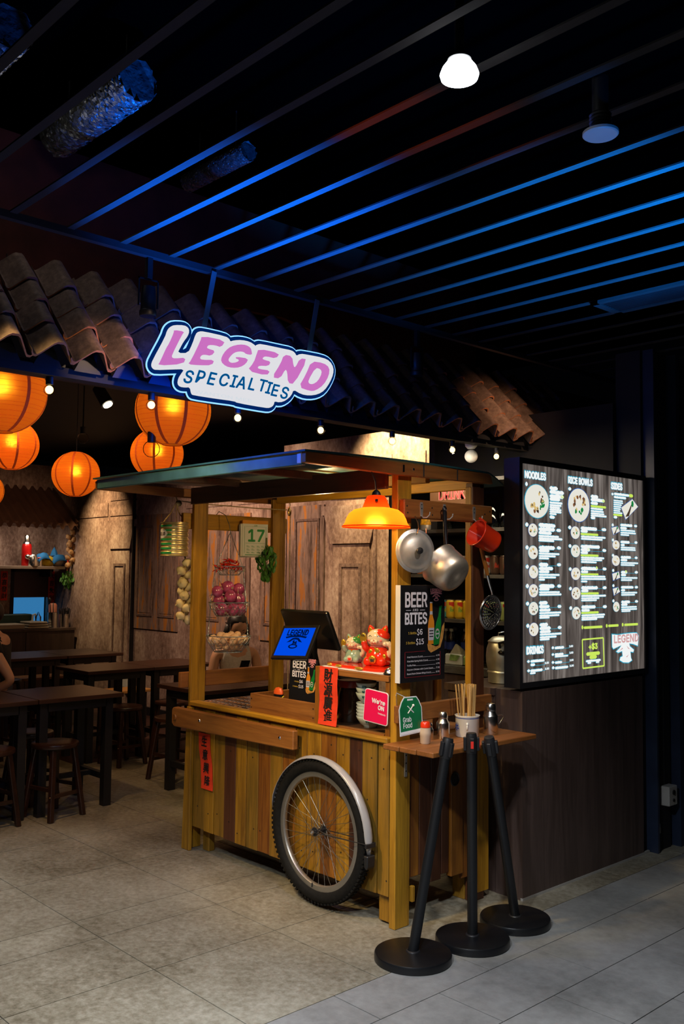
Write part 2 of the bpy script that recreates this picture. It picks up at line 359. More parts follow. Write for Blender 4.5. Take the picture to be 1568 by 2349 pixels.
# ================================================================ FLOOR
TILE_IN = concrete('floor_tile_indoor', [(0.0, (0.10, 0.08, 0.05)), (0.45, (0.22, 0.19, 0.135)), (1.0, (0.37, 0.335, 0.26))], s1=1.6, s2=34, rough=0.42, bump=0.05, w2=0.45, spread=(.37, .65))
TILE_OUT = concrete('floor_tile_walkway', [(0.0, (0.15, 0.145, 0.135)), (0.5, (0.25, 0.24, 0.225)), (1.0, (0.34, 0.33, 0.31))], s1=1.8, s2=24, rough=0.45, bump=0.04, w2=0.3)
JOINT = mat('floor_joint', (0.03, 0.026, 0.022), 0.9, var=0.2)
WOODFL = wood('dark_floor_board', (0.022, 0.007, 0.004), (0.06, 0.020, 0.012), 'Y', rough=0.5)
fl = struct(M().b(-12, 2.2, -2.5, 8, -0.06, -0.004).build('floor', JOINT))
def ftile(x0, x1, y0, y1, m, nm):
    g = 0.0022
    o = M().b(x0+g, x1-g, y0+g, y1-g, -0.012, 0.0).build(nm, m, fl)
xs = [-2.63, -3.27, -3.705, -3.94]+[-3.94-0.61*k for k in range(1, 14)]
ys = [0.84+0.61*k for k in range(9)]
for i in range(len(xs)-1):
    for j in range(len(ys)-1):
        if xs[i] <= -7.0 and ys[j] > 3.6: continue
        if xs[i] < -8.5 and ys[j] < 2.0: continue
        ftile(xs[i+1], xs[i], ys[j], ys[j+1], TILE_IN, 'floor_tile')
col_x = [-2.63, -2.385, -2.085, -1.775, -1.47, -1.165, -0.86, -0.555]
for k in range(len(col_x)-1):
    off = 3.052 if k % 2 == 0 else 3.362
    for j in range(-5, 6):
        y0 = off+0.617*j
        if y0 > 6.2 or y0 < -0.5: continue
        ftile(col_x[k], col_x[k+1], y0, y0+0.617, TILE_OUT, 'walkway_tile')
for k in range(26):      # dark boards of the raised dining floor
    M().b(-7.05-0.15*(k+1)+0.0015, -7.05-0.15*k-0.0015, 3.665, 5.5, -0.01, 0.003).build('floor_board', WOODFL, fl)

# ================================================================ CEILING: black slab, slats, edge beam
struct(M().b(-12, 2.2, -2.5, 8, 3.75, 3.80).build('ceiling', mat('void_black', (.0001, .0001, .0001), 1.0, var=.1))); MATS['void_black'].node_tree.nodes['Principled BSDF'].inputs['Specular IOR Level'].default_value = 0.0
SLAT = mat('slat_paint', (0.034, 0.032, 0.032), 0.85, var=0.08, vs_=12); SLAT.node_tree.nodes['Principled BSDF'].inputs['Specular IOR Level'].default_value = 0.06
cslat = struct(M().b(-3.375, -3.345, -0.6, 6.6, 2.878, 2.906).build('trim_1', mat('beam_paint', (0.022, 0.022, 0.025), 0.5, var=0.2)))
for k in range(-8, 17):
    y = 1.868+0.2305*k
    M().b(-3.345, 1.2, y, y+0.030, 2.90, 2.906).build('ceiling_slat', SLAT, cslat)
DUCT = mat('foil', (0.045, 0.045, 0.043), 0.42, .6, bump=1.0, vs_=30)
def foilduct(y, x0, x1, label, r=0.13):
    m = M(); random.seed(int(y*100)); n = 110; k = 40; vs = []
    for i in range(n):
        for j in range(k):
            a = 2*PI*j/k; rr = r*(1+random.uniform(-.06, .06)); vs.append((x0+(x1-x0)*i/(n-1)+random.uniform(-.008, .008), y+rr*math.cos(a), 3.52+rr*math.sin(a)))
    m.add(vs, [(i*k+j, i*k+(j+1) % k, (i+1)*k+(j+1) % k, (i+1)*k+j) for i in range(n-1) for j in range(k)]+[tuple(range(k)), tuple(range((n-1)*k, n*k))])
    for x in (x0+.1, x1-.1): m.b(x-.004, x+.004, y-.001, y+.001, 3.52+r*.8, 3.75)
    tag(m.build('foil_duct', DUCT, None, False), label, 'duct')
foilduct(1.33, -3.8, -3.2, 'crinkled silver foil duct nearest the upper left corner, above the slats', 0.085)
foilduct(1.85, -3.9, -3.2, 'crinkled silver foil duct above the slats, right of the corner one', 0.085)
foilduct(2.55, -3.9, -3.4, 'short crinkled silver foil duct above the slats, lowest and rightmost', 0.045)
# vent grille
v = thing('ceiling_vent', 'slotted air vent grille set between ceiling slats on the right', 'vent', (-2.20, 4.05, 2.90))
M().b(-2.46, -2.42, 3.93, 4.17, 2.885, 2.90).b(-2.46, -1.2, 3.93, 3.955, 2.885, 2.90).b(-2.46, -1.2, 4.145, 4.17, 2.885, 2.90).b(-1.24, -1.2, 3.93, 4.17, 2.885, 2.90).build('vent_frame', SLAT, v)
for k in range(8): M().b(-2.42, -1.24, 3.965+0.023*k, 3.975+0.023*k, 2.888, 2.90).build('vent_slat', BLK, v)
# downlights
d = thing('ceiling_downlight', 'glowing white ceiling downlight at the top of the picture', 'ceiling light', (-1.46, 1.745, 2.83))
M().lathe([(0.012, 0.40), (0.012, 0.075), (0.020, 0.06), (0.030, 0.052)], (-1.46, 1.745, 2.80), 28).build('housing', BLK, d, True)
M().lathe([(0.0, -0.006), (0.030, -0.004), (0.046, 0.004), (0.049, 0.014), (0.043, 0.030), (0.028, 0.050), (0.014, 0.064), (0.0, 0.067)], (-1.46, 1.745, 2.800), 28).build('lamp_glass', glow('downlight_glow', (0.93, 0.97, 1.0), 9), d, True)
d = thing('ceiling_downlight', 'unlit round ceiling light with a pale disc face, below the glowing one', 'ceiling light', (-1.32, 2.165, 2.75))
M().lathe([(0.022, 0.16), (0.022, 0.06)], (-1.32, 2.165, 2.75), 20).build('stem', BLK, d, True)
mm = M()
for k in range(5): mm.lathe([(0.026, 0.012+0.010*k), (0.030, 0.016+0.010*k), (0.026, 0.021+0.010*k)], (-1.32, 2.165, 2.75), 24)
mm.build('cooling_fins', BLK, d, True)
M().lathe([(0.0, 0.0), (0.044, 0.0), (0.0475, 0.003), (0.0475, 0.010), (0.030, 0.014)], (-1.32, 2.165, 2.75), 28).build('disc_face', mat('disc_white', (.4, .4, .4), .5, var=.03), d, True)
# soffit beyond the beam, dining area ceiling
SOF = mat('soffit_red', (0.085, 0.018, 0.012), 0.8, var=0.3)
mm = M()
n = 14
pl_ = [(-4.35, 0.2+5.2*i/n, 3.02+0.10*math.sin(i*0.9)) for i in range(n+1)]
vs_ = []
for x, y, z in pl_: vs_ += [(x, y, z), (x, y, 3.7), (x-0.04, y, 3.7), (x-0.04, y, z)]
fs_ = []
for i in range(n):
    for k in range(4): fs_.append((i*4+k, i*4+(k+1) % 4, (i+1)*4+(k+1) % 4, (i+1)*4+k))
mm.add(vs_, fs_)
struct(mm.build('trim_2', SOF))
struct(M().b(-12, -4.4, 0, 8, 3.05, 3.1).build('trim_3', BLKM))

# ================================================================ WALLS
MUR = concrete('mural_plaster', [(0.0, (0.10, 0.055, 0.042)), (0.35, (0.22, 0.135, 0.105)), (0.65, (0.36, 0.245, 0.20)), (1.0, (0.54, 0.41, 0.34))], scale=(1.0, 1.0, 0.62), s1=2.4, s2=30, rough=0.85, bump=0.12, w2=0.42, spread=(0.36, 0.64))
MURD = concrete('mural_plaster_dark', [(0.0, (0.07, 0.038, 0.030)), (0.5, (0.18, 0.11, 0.09)), (1.0, (0.32, 0.22, 0.18))], scale=(1.0, 1.0, 0.8), s1=4, s2=45, rough=0.85, bump=0.1)
PEEL = concrete('peeling_shutter_paint', [(0.0, (0.05, 0.025, 0.015)), (0.42, (0.24, 0.15, 0.12)), (0.60, (0.30, 0.20, 0.16)), (0.66, (0.42, 0.15, 0.02)), (1.0, (0.50, 0.19, 0.03))], scale=(1.6, 1.6, 0.22), s1=8, s2=30, rough=0.8, bump=0.1, w2=0.35, spread=(0.36, 0.66))
wb = struct(M().b(-11.4, -4.90, 5.5, 5.6, 0, 2.62).b(-6.7, -4.90, 5.5, 5.6, 2.62, 2.745).build('wall_back', MUR))
F = frame_F(5.5)
def shutter(x0, x1, z0, z1, nm='shutter', leaves=2, dark=MURD):
    s = M().b(x0, x1, 5.487, 5.5, z0, z1).build(nm, PEEL, wb)
    wd = (x1-x0)/leaves
    for k in range(leaves):
        a, b_ = x0+wd*k+0.08, x0+wd*(k+1)-0.08
        f = M()
        frame_bars(f, a-.022, b_+.022, z0+.14, z1-.12, .022, 5.479, 5.4868)
        f.build('moulding', dark, s)
        M().b(a+.01, b_-.01, 5.483, 5.4868, z0+.18, z1-.16).build('shutter_panel', PEEL, s)
shutter(-9.30, -8.42, 0.93, 2.19)
shutter(-8.05, -7.18, 0.93, 2.14)
shutter(-7.02, -6.12, 0.93, 2.17)
# pilasters / capital of the printed arcade, in low relief
def pilaster(x0, x1, ztop, nm='pilaster'):
    p = M().b(x0, x1, 5.485, 5.5, 0.0, ztop-0.33).build(nm, MUR, wb)
    c = M(); cx = (x0+x1)/2; hw = (x1-x0)/2
    c.prism([(cx-hw-.02, ztop-.33), (cx+hw+.02, ztop-.33), (cx+hw+.10, ztop-.08), (cx+hw+.14, ztop-.08), (cx+hw+.14, ztop), (cx-hw-.14, ztop), (cx-hw-.14, ztop-.08), (cx-hw-.10, ztop-.08)], F, 0.0, 0.03)
    c.build('capital', MUR, p)
    f = M(); a, b_ = cx-hw*.6, cx+hw*.6; z1 = ztop-.50
    frame_bars(f, a, b_, .5, z1, .03, 5.476, 5.4848)
    f.build('moulding', MURD, p)
pilaster(-9.85, -9.42, 2.15); pilaster(-6.0, -5.55, 2.15)
struct(M().b(-9.335, -9.31, 5.46, 5.5, 0, 2.9).build('trim_4', BLK))
struct(M().b(-5.5, -5.47, 5.48, 5.5, 0.0, 2.1).build('trim_5', MURD))
# stone courses above the pilasters
for k, (x0, x1, z0) in enumerate([(-9.9, -9.3, 2.20), (-9.9, -9.3, 2.38), (-6.05, -5.5, 2.20), (-5.48, -4.93, 2.20), (-6.05, -5.3, 2.38), (-5.28, -4.93, 2.38), (-7.4, -6.9, 2.22), (-6.88, -6.2, 2.22), (-8.3, -7.5, 2.22), (-10.9, -9.95, 2.2)]):
    M().b(x0, x1, 5.490, 5.5, z0+.006, z0+.165).build('stone_course', MUR, wb)
tg = thing('wall_socket', 'white double wall socket low on the mural wall beyond the tables', 'socket', (-9.33, 5.46, .32))
M().b(-9.45, -9.2, 5.44, 5.485, .24, .42).build('socket_box', WHT, tg, bevel=.006); M().b(-9.44, -9.335, 5.434, 5.44, .27, .39).b(-9.32, -9.21, 5.434, 5.44, .27, .39).build('socket_plate', WHT, tg)
struct(M().b(-9.3, -4.9, 5.47, 5.5, 0, 0.09).build('baseboard_back', BLK))
M().b(-10.93, -10.90, 5.465, 5.475, .84, 1.08).b(-10.925, -10.905, 5.475, 5.5, .86, .88).b(-10.925, -10.905, 5.475, 5.5, 1.04, 1.06).build('wall_bar', BLK, wb)
# left kitchen wall
wl = struct(M().b(-11.4, -11.3, 1.5, 4.96, 0, 2.9).b(-11.4, -11.3, 5.44, 5.5, 0, 2.9).b(-11.4, -11.3, 4.96, 5.44, 0, .90).b(-11.4, -11.3, 4.96, 5.44, 1.54, 2.9).build('wall_left', MUR))
# dark bulkhead and right hand walls
DKW = mat('dark_wall', (0.014, 0.011, 0.009), 0.7, var=0.25, vs_=3)
struct(M().b(-4.36, -2.95, 4.95, 5.02, 0, 2.6).build('wall_stall', mat('stall_wall', (.009, .007, .006), .8, var=.2)))
struct(M().b(-2.95, -2.79, 4.985, 7.0, 0, 2.9).b(-2.79, -2.745, 5.06, 5.20, 0, 2.9).build('wall_right', BLKM))
struct(M().b(-2.79, -2.70, 5.24, 5.28, 0, 2.9).b(-2.79, -2.72, 5.01, 5.03, 0, 2.9).build('trim_6', mat('column_blue_black', (0.02, 0.03, 0.06), 0.35, var=.2)))
struct(M().b(-2.74, 2.2, 6.2, 6.3, 0, 2.9).build('wall_far', BLKM))
struct(M().b(-2.62, -1.6, 6.15, 6.2, 0.05, 2.1).build('door_1', mat('door_dark', (0.02, 0.02, 0.022), 0.4, var=0.3)))
tg = thing('wall_socket', 'pale industrial socket box low on the black column at right', 'socket', (-2.73, 5.13, .31))
M().b(-2.745, -2.69, 5.085, 5.18, .255, .365).build('socket_box', mat('socket_grey', (.42, .40, .37), .5, var=.1), tg, bevel=.004)
M().cyl((-2.69, 5.135, .33), (-2.684, 5.135, .33), .014).cyl((-2.69, 5.135, .285), (-2.685, 5.135, .285), .009).build('socket_outlet', INKB, tg)
M().b(-2.75, -2.742, 5.128, 5.142, .36, 1.6).build('conduit', BLK, tg)
PCH = mat('chipped_paint', (.5, .5, .48), .8, var=.2)
M().prism([(5.062, .09), (5.08, .10), (5.078, .15), (5.068, .16)], frame_S(-2.7445), 0, .0015).prism([(5.055, .03), (5.062, .03), (5.060, .20), (5.055, .19)], frame_S(-2.7445), 0, .0015).build('paint_chip', PCH, None).parent = bpy.data.objects['wall_right']

# ================================================================ CABINET under the menu board + counter
cab = thing('service_cabinet', 'tall dark brown laminate cabinet wall below the lit menu board', 'cabinet', (-2.9, 4.4, 0))
M().b(-2.93, -2.769, 3.796, 4.94, 0.0, 1.0).build('body', W_LAMz, cab)
M().b(-2.78, -2.767, 3.794, 5.0, 0.0, 0.012).build('plinth_seal', mat('sealant', (.35, .33, .3), .6, var=.1), cab)
M().b(-3.26, -2.935, 3.785, 4.22, 0.965, 1.0).build('worktop', W_LAMz, cab)
M().b(-3.245, -2.935, 3.80, 4.2, 0.0, 0.965).build('side_block', W_LAMz, cab)
# menu board
mb = thing('menu_board', 'large backlit menu board with white and green writing and food pictures', 'menu board', (-2.80, 4.375, 1.58))
M().b(-2.855, -2.7705, 3.765, 4.985, 1.015, 2.15).build('frame', BLK, mb)
fr = M().b(-2.7705, -2.760, 3.765, 3.79, 1.015, 2.15).b(-2.7705, -2.760, 4.962, 4.985, 1.015, 2.15).b(-2.7705, -2.760, 3.79, 4.962, 1.015, 1.042).b(-2.7705, -2.760, 3.79, 4.962, 2.122, 2.15)
fr.build('frame_lip', BLK, mb)
# printed grey plank backdrop, lit from behind
mp_, nt, b_ = nodes('menu_print'); N = nt.nodes; L = nt.links
g = N.new('ShaderNodeNewGeometry'); mpn = N.new('ShaderNodeMapping'); mpn.inputs['Scale'].default_value = (1, 1, 0.09); L.new(g.outputs['Position'], mpn.inputs[0])
n1 = N.new('ShaderNodeTexNoise'); n1.inputs['Scale'].default_value = 26; n1.inputs['Detail'].default_value = 8; n1.inputs['Distortion'].default_value = .8; L.new(mpn.outputs[0], n1.inputs['Vector'])
rr = N.new('ShaderNodeValToRGB'); rr.color_ramp.elements[0].position = .32; rr.color_ramp.elements[0].color = (.026, .022, .020, 1); rr.color_ramp.elements[1].position = .72; rr.color_ramp.elements[1].color = (.24, .21, .19, 1)
e_ = rr.color_ramp.elements.new(.5); e_.color = (.090, .074, .066, 1)
L.new(n1.outputs['Fac'], rr.inputs[0]); L.new(rr.outputs[0], b_.inputs['Emission Color']); b_.inputs['Emission Strength'].default_value = 1.0; b_.inputs['Base Color'].default_value = (.02, .02, .02, 1); b_.inputs['Roughness'].default_value = .35
M().b(-2.7705, -2.7685, 3.79, 4.962, 1.042, 2.122).build('backdrop', mp_, mb)
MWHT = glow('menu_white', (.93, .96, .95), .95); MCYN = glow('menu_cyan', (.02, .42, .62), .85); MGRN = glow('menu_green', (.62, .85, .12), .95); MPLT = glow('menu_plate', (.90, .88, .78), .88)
MBL = glow('menu_blue_rim', (.02, .14, .5), .8)
FS = frame_S(-2.7685)
def wob(m, y0, y1, z, h, T, seed, grow=0.0):
    "a line of small print: a rounded strip with an uneven edge"
    rnd = random.Random(seed); n = max(3, int((y1-y0)/(h*0.55))); top = []; bot = []
    for i in range(n+1):
        t = i/n; y = y0-grow+(y1-y0+2*grow)*t; k = .34 if i in (0, n) else 1
        top.append((y, z+(h*.5+grow)*k*(1+rnd.uniform(-.18, .28)*(0 if grow else 1)))); bot.append((y, z-(h*.5+grow)*k))
    m.prism(bot+top[::-1], T, 0, .0006 if grow else .0016)
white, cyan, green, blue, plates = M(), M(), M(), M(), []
sd = [0]
def line(p0, p1, h, m=None):
    (y0, z0), (y1, z1) = p0, p1; sd[0] += 1
    z = (z0+z1)/2
    wob(m or white, y0, y1, z, h, FS, sd[0])
    wob(green if m is green else cyan, y0, y1, z, h, frame_S(-2.7686) if m is green else FS, sd[0], .0022)  # wider cyan copy behind white lines paints their glow fringe
LN = [([(3.8236, 2.0202), (3.842, 2.0216)], 0.02), ([(4.0319, 2.0138), (4.1025, 2.0157)], 0.02), ([(4.0318, 1.9959), (4.1583, 1.9952)], 0.02), ([(4.0316, 1.9749), (4.1549, 1.9749)], 0.02), ([(4.0315, 1.9582), (4.1231, 1.9596)], 0.018), ([(4.0314, 1.9403), (4.144, 1.9415)], 0.011), ([(4.0313, 1.9271), (4.1355, 1.9295)], 0.011), ([(4.0313, 1.9152), (4.1227, 1.9185)], 0.011), ([(4.0312, 1.9045), (4.1353, 1.907)], 0.011), ([(4.0311, 1.8925), (4.1352, 1.8961)], 0.011), ([(4.031, 1.8818), (4.091, 1.8836)], 0.01), ([(4.0309, 1.8657), (4.0753, 1.8672)], 0.017), ([(3.8228, 1.8181), (3.847, 1.8191)], 0.02), ([(3.9356, 1.8206), (4.0802, 1.8219)], 0.02), ([(3.9355, 1.8012), (4.0748, 1.8007)], 0.02), ([(4.0904, 1.7995), (4.1302, 1.8005)], 0.016), ([(3.9354, 1.7818), (4.0468, 1.783)], 0.017), ([(3.9353, 1.7648), (4.111, 1.7673)], 0.011), ([(3.9353, 1.7543), (4.1425, 1.7544)], 0.011), ([(3.9352, 1.7437), (4.0692, 1.7437)], 0.011), ([(3.8243, 1.7045), (3.8485, 1.7052)], 0.02), ([(3.937, 1.7075), (4.0741, 1.7069)], 0.02), ([(4.0949, 1.7086), (4.1295, 1.7095)], 0.016), ([(3.9369, 1.6911), (4.0257, 1.692)], 0.016), ([(3.9368, 1.677), (4.1156, 1.6773)], 0.01), ([(3.9368, 1.6642), (4.0811, 1.6658)], 0.01), ([(3.9367, 1.6537), (4.0224, 1.6534)], 0.01), ([(3.8259, 1.6097), (3.8491, 1.6099)], 0.02), ([(3.9366, 1.6215), (4.015, 1.6208)], 0.02), ([(4.0953, 1.6225), (4.1288, 1.6235)], 0.016), ([(3.9365, 1.6034), (4.0579, 1.6012)], 0.018), ([(3.9364, 1.5859), (4.025, 1.5855)], 0.015), ([(3.9363, 1.5713), (4.1158, 1.5695)], 0.01), ([(3.9362, 1.5579), (4.0834, 1.5574)], 0.01), ([(3.9362, 1.5463), (3.9862, 1.5458)], 0.01), ([(3.8265, 1.5133), (3.8497, 1.5133)], 0.02), ([(3.938, 1.5131), (4.0696, 1.5128)], 0.02), ([(4.0965, 1.5127), (4.13, 1.5133)], 0.016), ([(3.9379, 1.4985), (4.0264, 1.497)], 0.015), ([(3.9378, 1.4828), (4.1171, 1.4811)], 0.01), ([(3.9377, 1.4706), (4.1317, 1.4702)], 0.01), ([(3.8271, 1.4275), (3.8513, 1.4271)], 0.02), ([(3.9375, 1.4299), (4.0087, 1.4277)], 0.018), ([(3.9374, 1.4119), (4.0258, 1.4092)], 0.018), ([(4.0978, 1.4092), (4.1302, 1.4087)], 0.016), ([(3.9393, 1.3933), (4.0339, 1.3915)], 0.015), ([(3.9392, 1.3788), (4.1278, 1.3771)], 0.01), ([(3.9392, 1.366), (4.1131, 1.3643)], 0.01), ([(3.9391, 1.3556), (4.0255, 1.3546)], 0.01), ([(3.8296, 1.3178), (3.8527, 1.3177)], 0.02), ([(3.9409, 1.3196), (4.011, 1.3187)], 0.018), ([(3.9408, 1.3022), (4.0353, 1.3003)], 0.018), ([(4.0991, 1.3012), (4.1314, 1.3008)], 0.016), ([(3.9427, 1.2848), (4.0352, 1.2833)], 0.015), ([(3.9426, 1.2709), (4.1311, 1.2692)], 0.01), ([(3.9425, 1.2582), (4.0863, 1.2555)], 0.01), ([(3.9425, 1.2466), (4.0248, 1.2456)], 0.01), ([(4.2003, 2.0225), (4.2263, 2.0236)], 0.018), ([(4.4152, 1.9963), (4.4867, 1.9958)], 0.018), ([(4.415, 1.9787), (4.5498, 1.9792)], 0.018), ([(4.4148, 1.9598), (4.4839, 1.9613)], 0.016), ([(4.4144, 1.9295), (4.535, 1.9323)], 0.01), ([(4.4142, 1.9157), (4.5419, 1.9192)], 0.01), ([(4.4141, 1.9025), (4.5465, 1.9073)], 0.01), ([(4.4139, 1.8911), (4.57, 1.8963)], 0.01), ([(4.4138, 1.8804), (4.4562, 1.8825)], 0.016), ([(4.1984, 1.8189), (4.2254, 1.82)], 0.018), ([(4.3164, 1.8194), (4.4728, 1.8206)], 0.018), ([(4.5217, 1.82), (4.5654, 1.8217)], 0.016), ([(4.3162, 1.8052), (4.3811, 1.8051)], 0.016), ([(4.3181, 1.7743), (4.5588, 1.778)], 0.01), ([(4.318, 1.7631), (4.528, 1.7661)], 0.01), ([(4.2019, 1.7223), (4.2256, 1.7229)], 0.018), ([(4.3153, 1.7235), (4.4993, 1.7234)], 0.018), ([(4.3151, 1.7062), (4.4026, 1.7059)], 0.018), ([(4.5272, 1.7064), (4.5637, 1.7072)], 0.016), ([(4.315, 1.6902), (4.382, 1.6904)], 0.015), ([(4.3169, 1.6631), (4.543, 1.6641)], 0.01), ([(4.3168, 1.6514), (4.5217, 1.6542)], 0.01), ([(4.3166, 1.6396), (4.467, 1.642)], 0.01), ([(4.2029, 1.6015), (4.2266, 1.6018)], 0.018), ([(4.3163, 1.6064), (4.478, 1.6056)], 0.018), ([(4.5281, 1.6055), (4.5646, 1.6059)], 0.016), ([(4.3161, 1.5891), (4.3831, 1.5885)], 0.015), ([(4.3158, 1.5633), (4.5534, 1.5632)], 0.01), ([(4.3157, 1.551), (4.5591, 1.5505)], 0.01), ([(4.3155, 1.5375), (4.3746, 1.5376)], 0.01), ([(4.2041, 1.4998), (4.2278, 1.4997)], 0.018), ([(4.3174, 1.5031), (4.4767, 1.5032)], 0.018), ([(4.5267, 1.5036), (4.5643, 1.5035)], 0.016), ([(4.3172, 1.4877), (4.3841, 1.4867)], 0.015), ([(4.3169, 1.4601), (4.5578, 1.4604)], 0.01), ([(4.3168, 1.4479), (4.491, 1.4485)], 0.01), ([(4.3166, 1.4368), (4.4654, 1.4375)], 0.01), ([(4.2053, 1.3984), (4.2289, 1.398)], 0.018), ([(4.3185, 1.4012), (4.4535, 1.4014)], 0.018), ([(4.5276, 1.4002), (4.5652, 1.4001)], 0.016), ([(4.3183, 1.3841), (4.3953, 1.3838)], 0.015), ([(4.318, 1.3584), (4.5457, 1.3569)], 0.01), ([(4.3179, 1.3468), (4.5362, 1.3445)], 0.01), ([(4.3177, 1.3364), (4.4687, 1.3349)], 0.01), ([(4.6246, 2.0226), (4.644, 2.0232)], 0.014), ([(4.6501, 2.0243), (4.8115, 2.0268)], 0.014), ([(4.6498, 2.0073), (4.7771, 2.0087)], 0.013), ([(4.6459, 1.9882), (4.7418, 1.9894)], 0.008), ([(4.6457, 1.9772), (4.7441, 1.9777)], 0.008), ([(4.6455, 1.9655), (4.729, 1.9663)], 0.008), ([(4.6453, 1.9538), (4.7226, 1.9548)], 0.008), ([(4.6452, 1.9421), (4.7187, 1.9435)], 0.008), ([(4.645, 1.9311), (4.7135, 1.9321)], 0.008), ([(4.6448, 1.9194), (4.7356, 1.9214)], 0.008), ([(4.6456, 1.8948), (4.681, 1.8958)], 0.014), ([(4.6244, 1.8498), (4.6437, 1.8506)], 0.016), ([(4.7147, 1.855), (4.8427, 1.8538)], 0.015), ([(4.8632, 1.8546), (4.8954, 1.8553)], 0.014), ([(4.7144, 1.8373), (4.7816, 1.8374)], 0.014), ([(4.7167, 1.8244), (4.8729, 1.8251)], 0.009), ([(4.7165, 1.8113), (4.8803, 1.812)], 0.009), ([(4.7163, 1.7995), (4.8062, 1.8001)], 0.009), ([(4.6255, 1.7667), (4.6449, 1.7673)], 0.016), ([(4.7156, 1.7591), (4.8105, 1.758)], 0.015), ([(4.8665, 1.7596), (4.8961, 1.7605)], 0.014), ([(4.7178, 1.7422), (4.7575, 1.742)], 0.014), ([(4.7175, 1.7278), (4.8736, 1.7286)], 0.009), ([(4.7173, 1.7161), (4.876, 1.7174)], 0.009), ([(4.6242, 1.6817), (4.6459, 1.6821)], 0.016), ([(4.7166, 1.6738), (4.8241, 1.6725)], 0.015), ([(4.8674, 1.6727), (4.897, 1.6732)], 0.014), ([(4.7164, 1.6575), (4.7835, 1.6573)], 0.014), ([(4.7161, 1.6419), (4.9029, 1.642)], 0.009), ([(4.7159, 1.6302), (4.8641, 1.6309)], 0.009), ([(4.6253, 1.5982), (4.6446, 1.5984)], 0.016), ([(4.7177, 1.5893), (4.7823, 1.5885)], 0.015), ([(4.8659, 1.5898), (4.898, 1.5901)], 0.014), ([(4.7174, 1.5744), (4.7695, 1.5734)], 0.014), ([(4.7172, 1.5582), (4.8935, 1.5575)], 0.009), ([(4.717, 1.5458), (4.8345, 1.5455)], 0.009), ([(4.6265, 1.5142), (4.6457, 1.5142)], 0.016), ([(4.7163, 1.5043), (4.849, 1.5053)], 0.014), ([(4.8643, 1.5052), (4.8977, 1.5058)], 0.014), ([(4.716, 1.4888), (4.7581, 1.4886)], 0.014), ([(4.7182, 1.4745), (4.8893, 1.4747)], 0.009), ([(4.718, 1.4629), (4.8635, 1.463)], 0.009), ([(4.6252, 1.4304), (4.6444, 1.4302)], 0.016), ([(4.7174, 1.4228), (4.8095, 1.4228)], 0.015), ([(4.8653, 1.4247), (4.8974, 1.425)], 0.014), ([(4.7171, 1.4086), (4.7816, 1.4076)], 0.014), ([(4.7169, 1.3944), (4.8826, 1.3935)], 0.009), ([(4.7167, 1.3827), (4.885, 1.3815)], 0.009), ([(4.719, 1.3724), (4.8136, 1.3718)], 0.009), ([(4.0448, 1.2002), (4.0632, 1.1999)], 0.013), ([(4.0704, 1.199), (4.1536, 1.1975)], 0.013), ([(4.0446, 1.1662), (4.063, 1.1665)], 0.013), ([(4.0702, 1.1649), (4.1481, 1.1639)], 0.013), ([(4.0721, 1.1542), (4.1903, 1.1539)], 0.008), ([(4.0443, 1.1264), (4.0647, 1.1264)], 0.013), ([(4.0719, 1.1249), (4.1352, 1.1236)], 0.013), ([(4.0461, 1.0994), (4.0666, 1.0988)], 0.013), ([(4.0728, 1.0978), (4.1897, 1.0954)], 0.013), ([(3.8357, 1.1435), (3.8559, 1.1429)], 0.013), ([(3.8636, 1.1425), (3.9797, 1.1417)], 0.013), ([(3.8635, 1.1254), (3.8995, 1.1244)], 0.014), ([(3.8365, 1.0975), (3.8576, 1.0973)], 0.013), ([(3.8615, 1.0959), (3.9635, 1.0952)], 0.013), ([(3.8595, 1.0841), (3.9042, 1.0834)], 0.009)]
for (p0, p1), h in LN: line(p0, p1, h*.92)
for (p0, p1), h in [([(4.1285, 1.9769), (4.1571, 1.9738)], 0.018), ([(4.5262, 1.9791), (4.5522, 1.9781)], 0.016), ([(4.4168, 1.9429), (4.5648, 1.9454)], 0.008), ([(4.3182, 1.7885), (4.484, 1.7913)], 0.008), ([(4.3766, 1.709), (4.4014, 1.7059)], 0.014), ([(4.317, 1.6754), (4.4848, 1.6776)], 0.008), ([(4.4585, 1.6111), (4.4769, 1.6081)], 0.014), ([(4.3159, 1.5744), (4.4834, 1.5755)], 0.008), ([(4.317, 1.4736), (4.4844, 1.473)], 0.008), ([(4.3181, 1.3719), (4.483, 1.3708)], 0.008), ([(4.8128, 2.0269), (4.8522, 2.0254)], 0.014), ([(4.6446, 1.9083), (4.733, 1.9101)], 0.008), ([(4.7599, 1.5942), (4.7798, 1.5892)], 0.014), ([(4.3416, 1.2928), (4.5191, 1.2922)], 0.009), ([(4.5826, 1.2952), (4.6847, 1.2947)], 0.009), ([(4.7498, 1.2953), (4.8936, 1.2956)], 0.009), ([(4.3645, 1.151), (4.4917, 1.1538)], 0.014), ([(4.3957, 1.134), (4.4615, 1.1336)], 0.016)]: line(p0, p1, h, green)
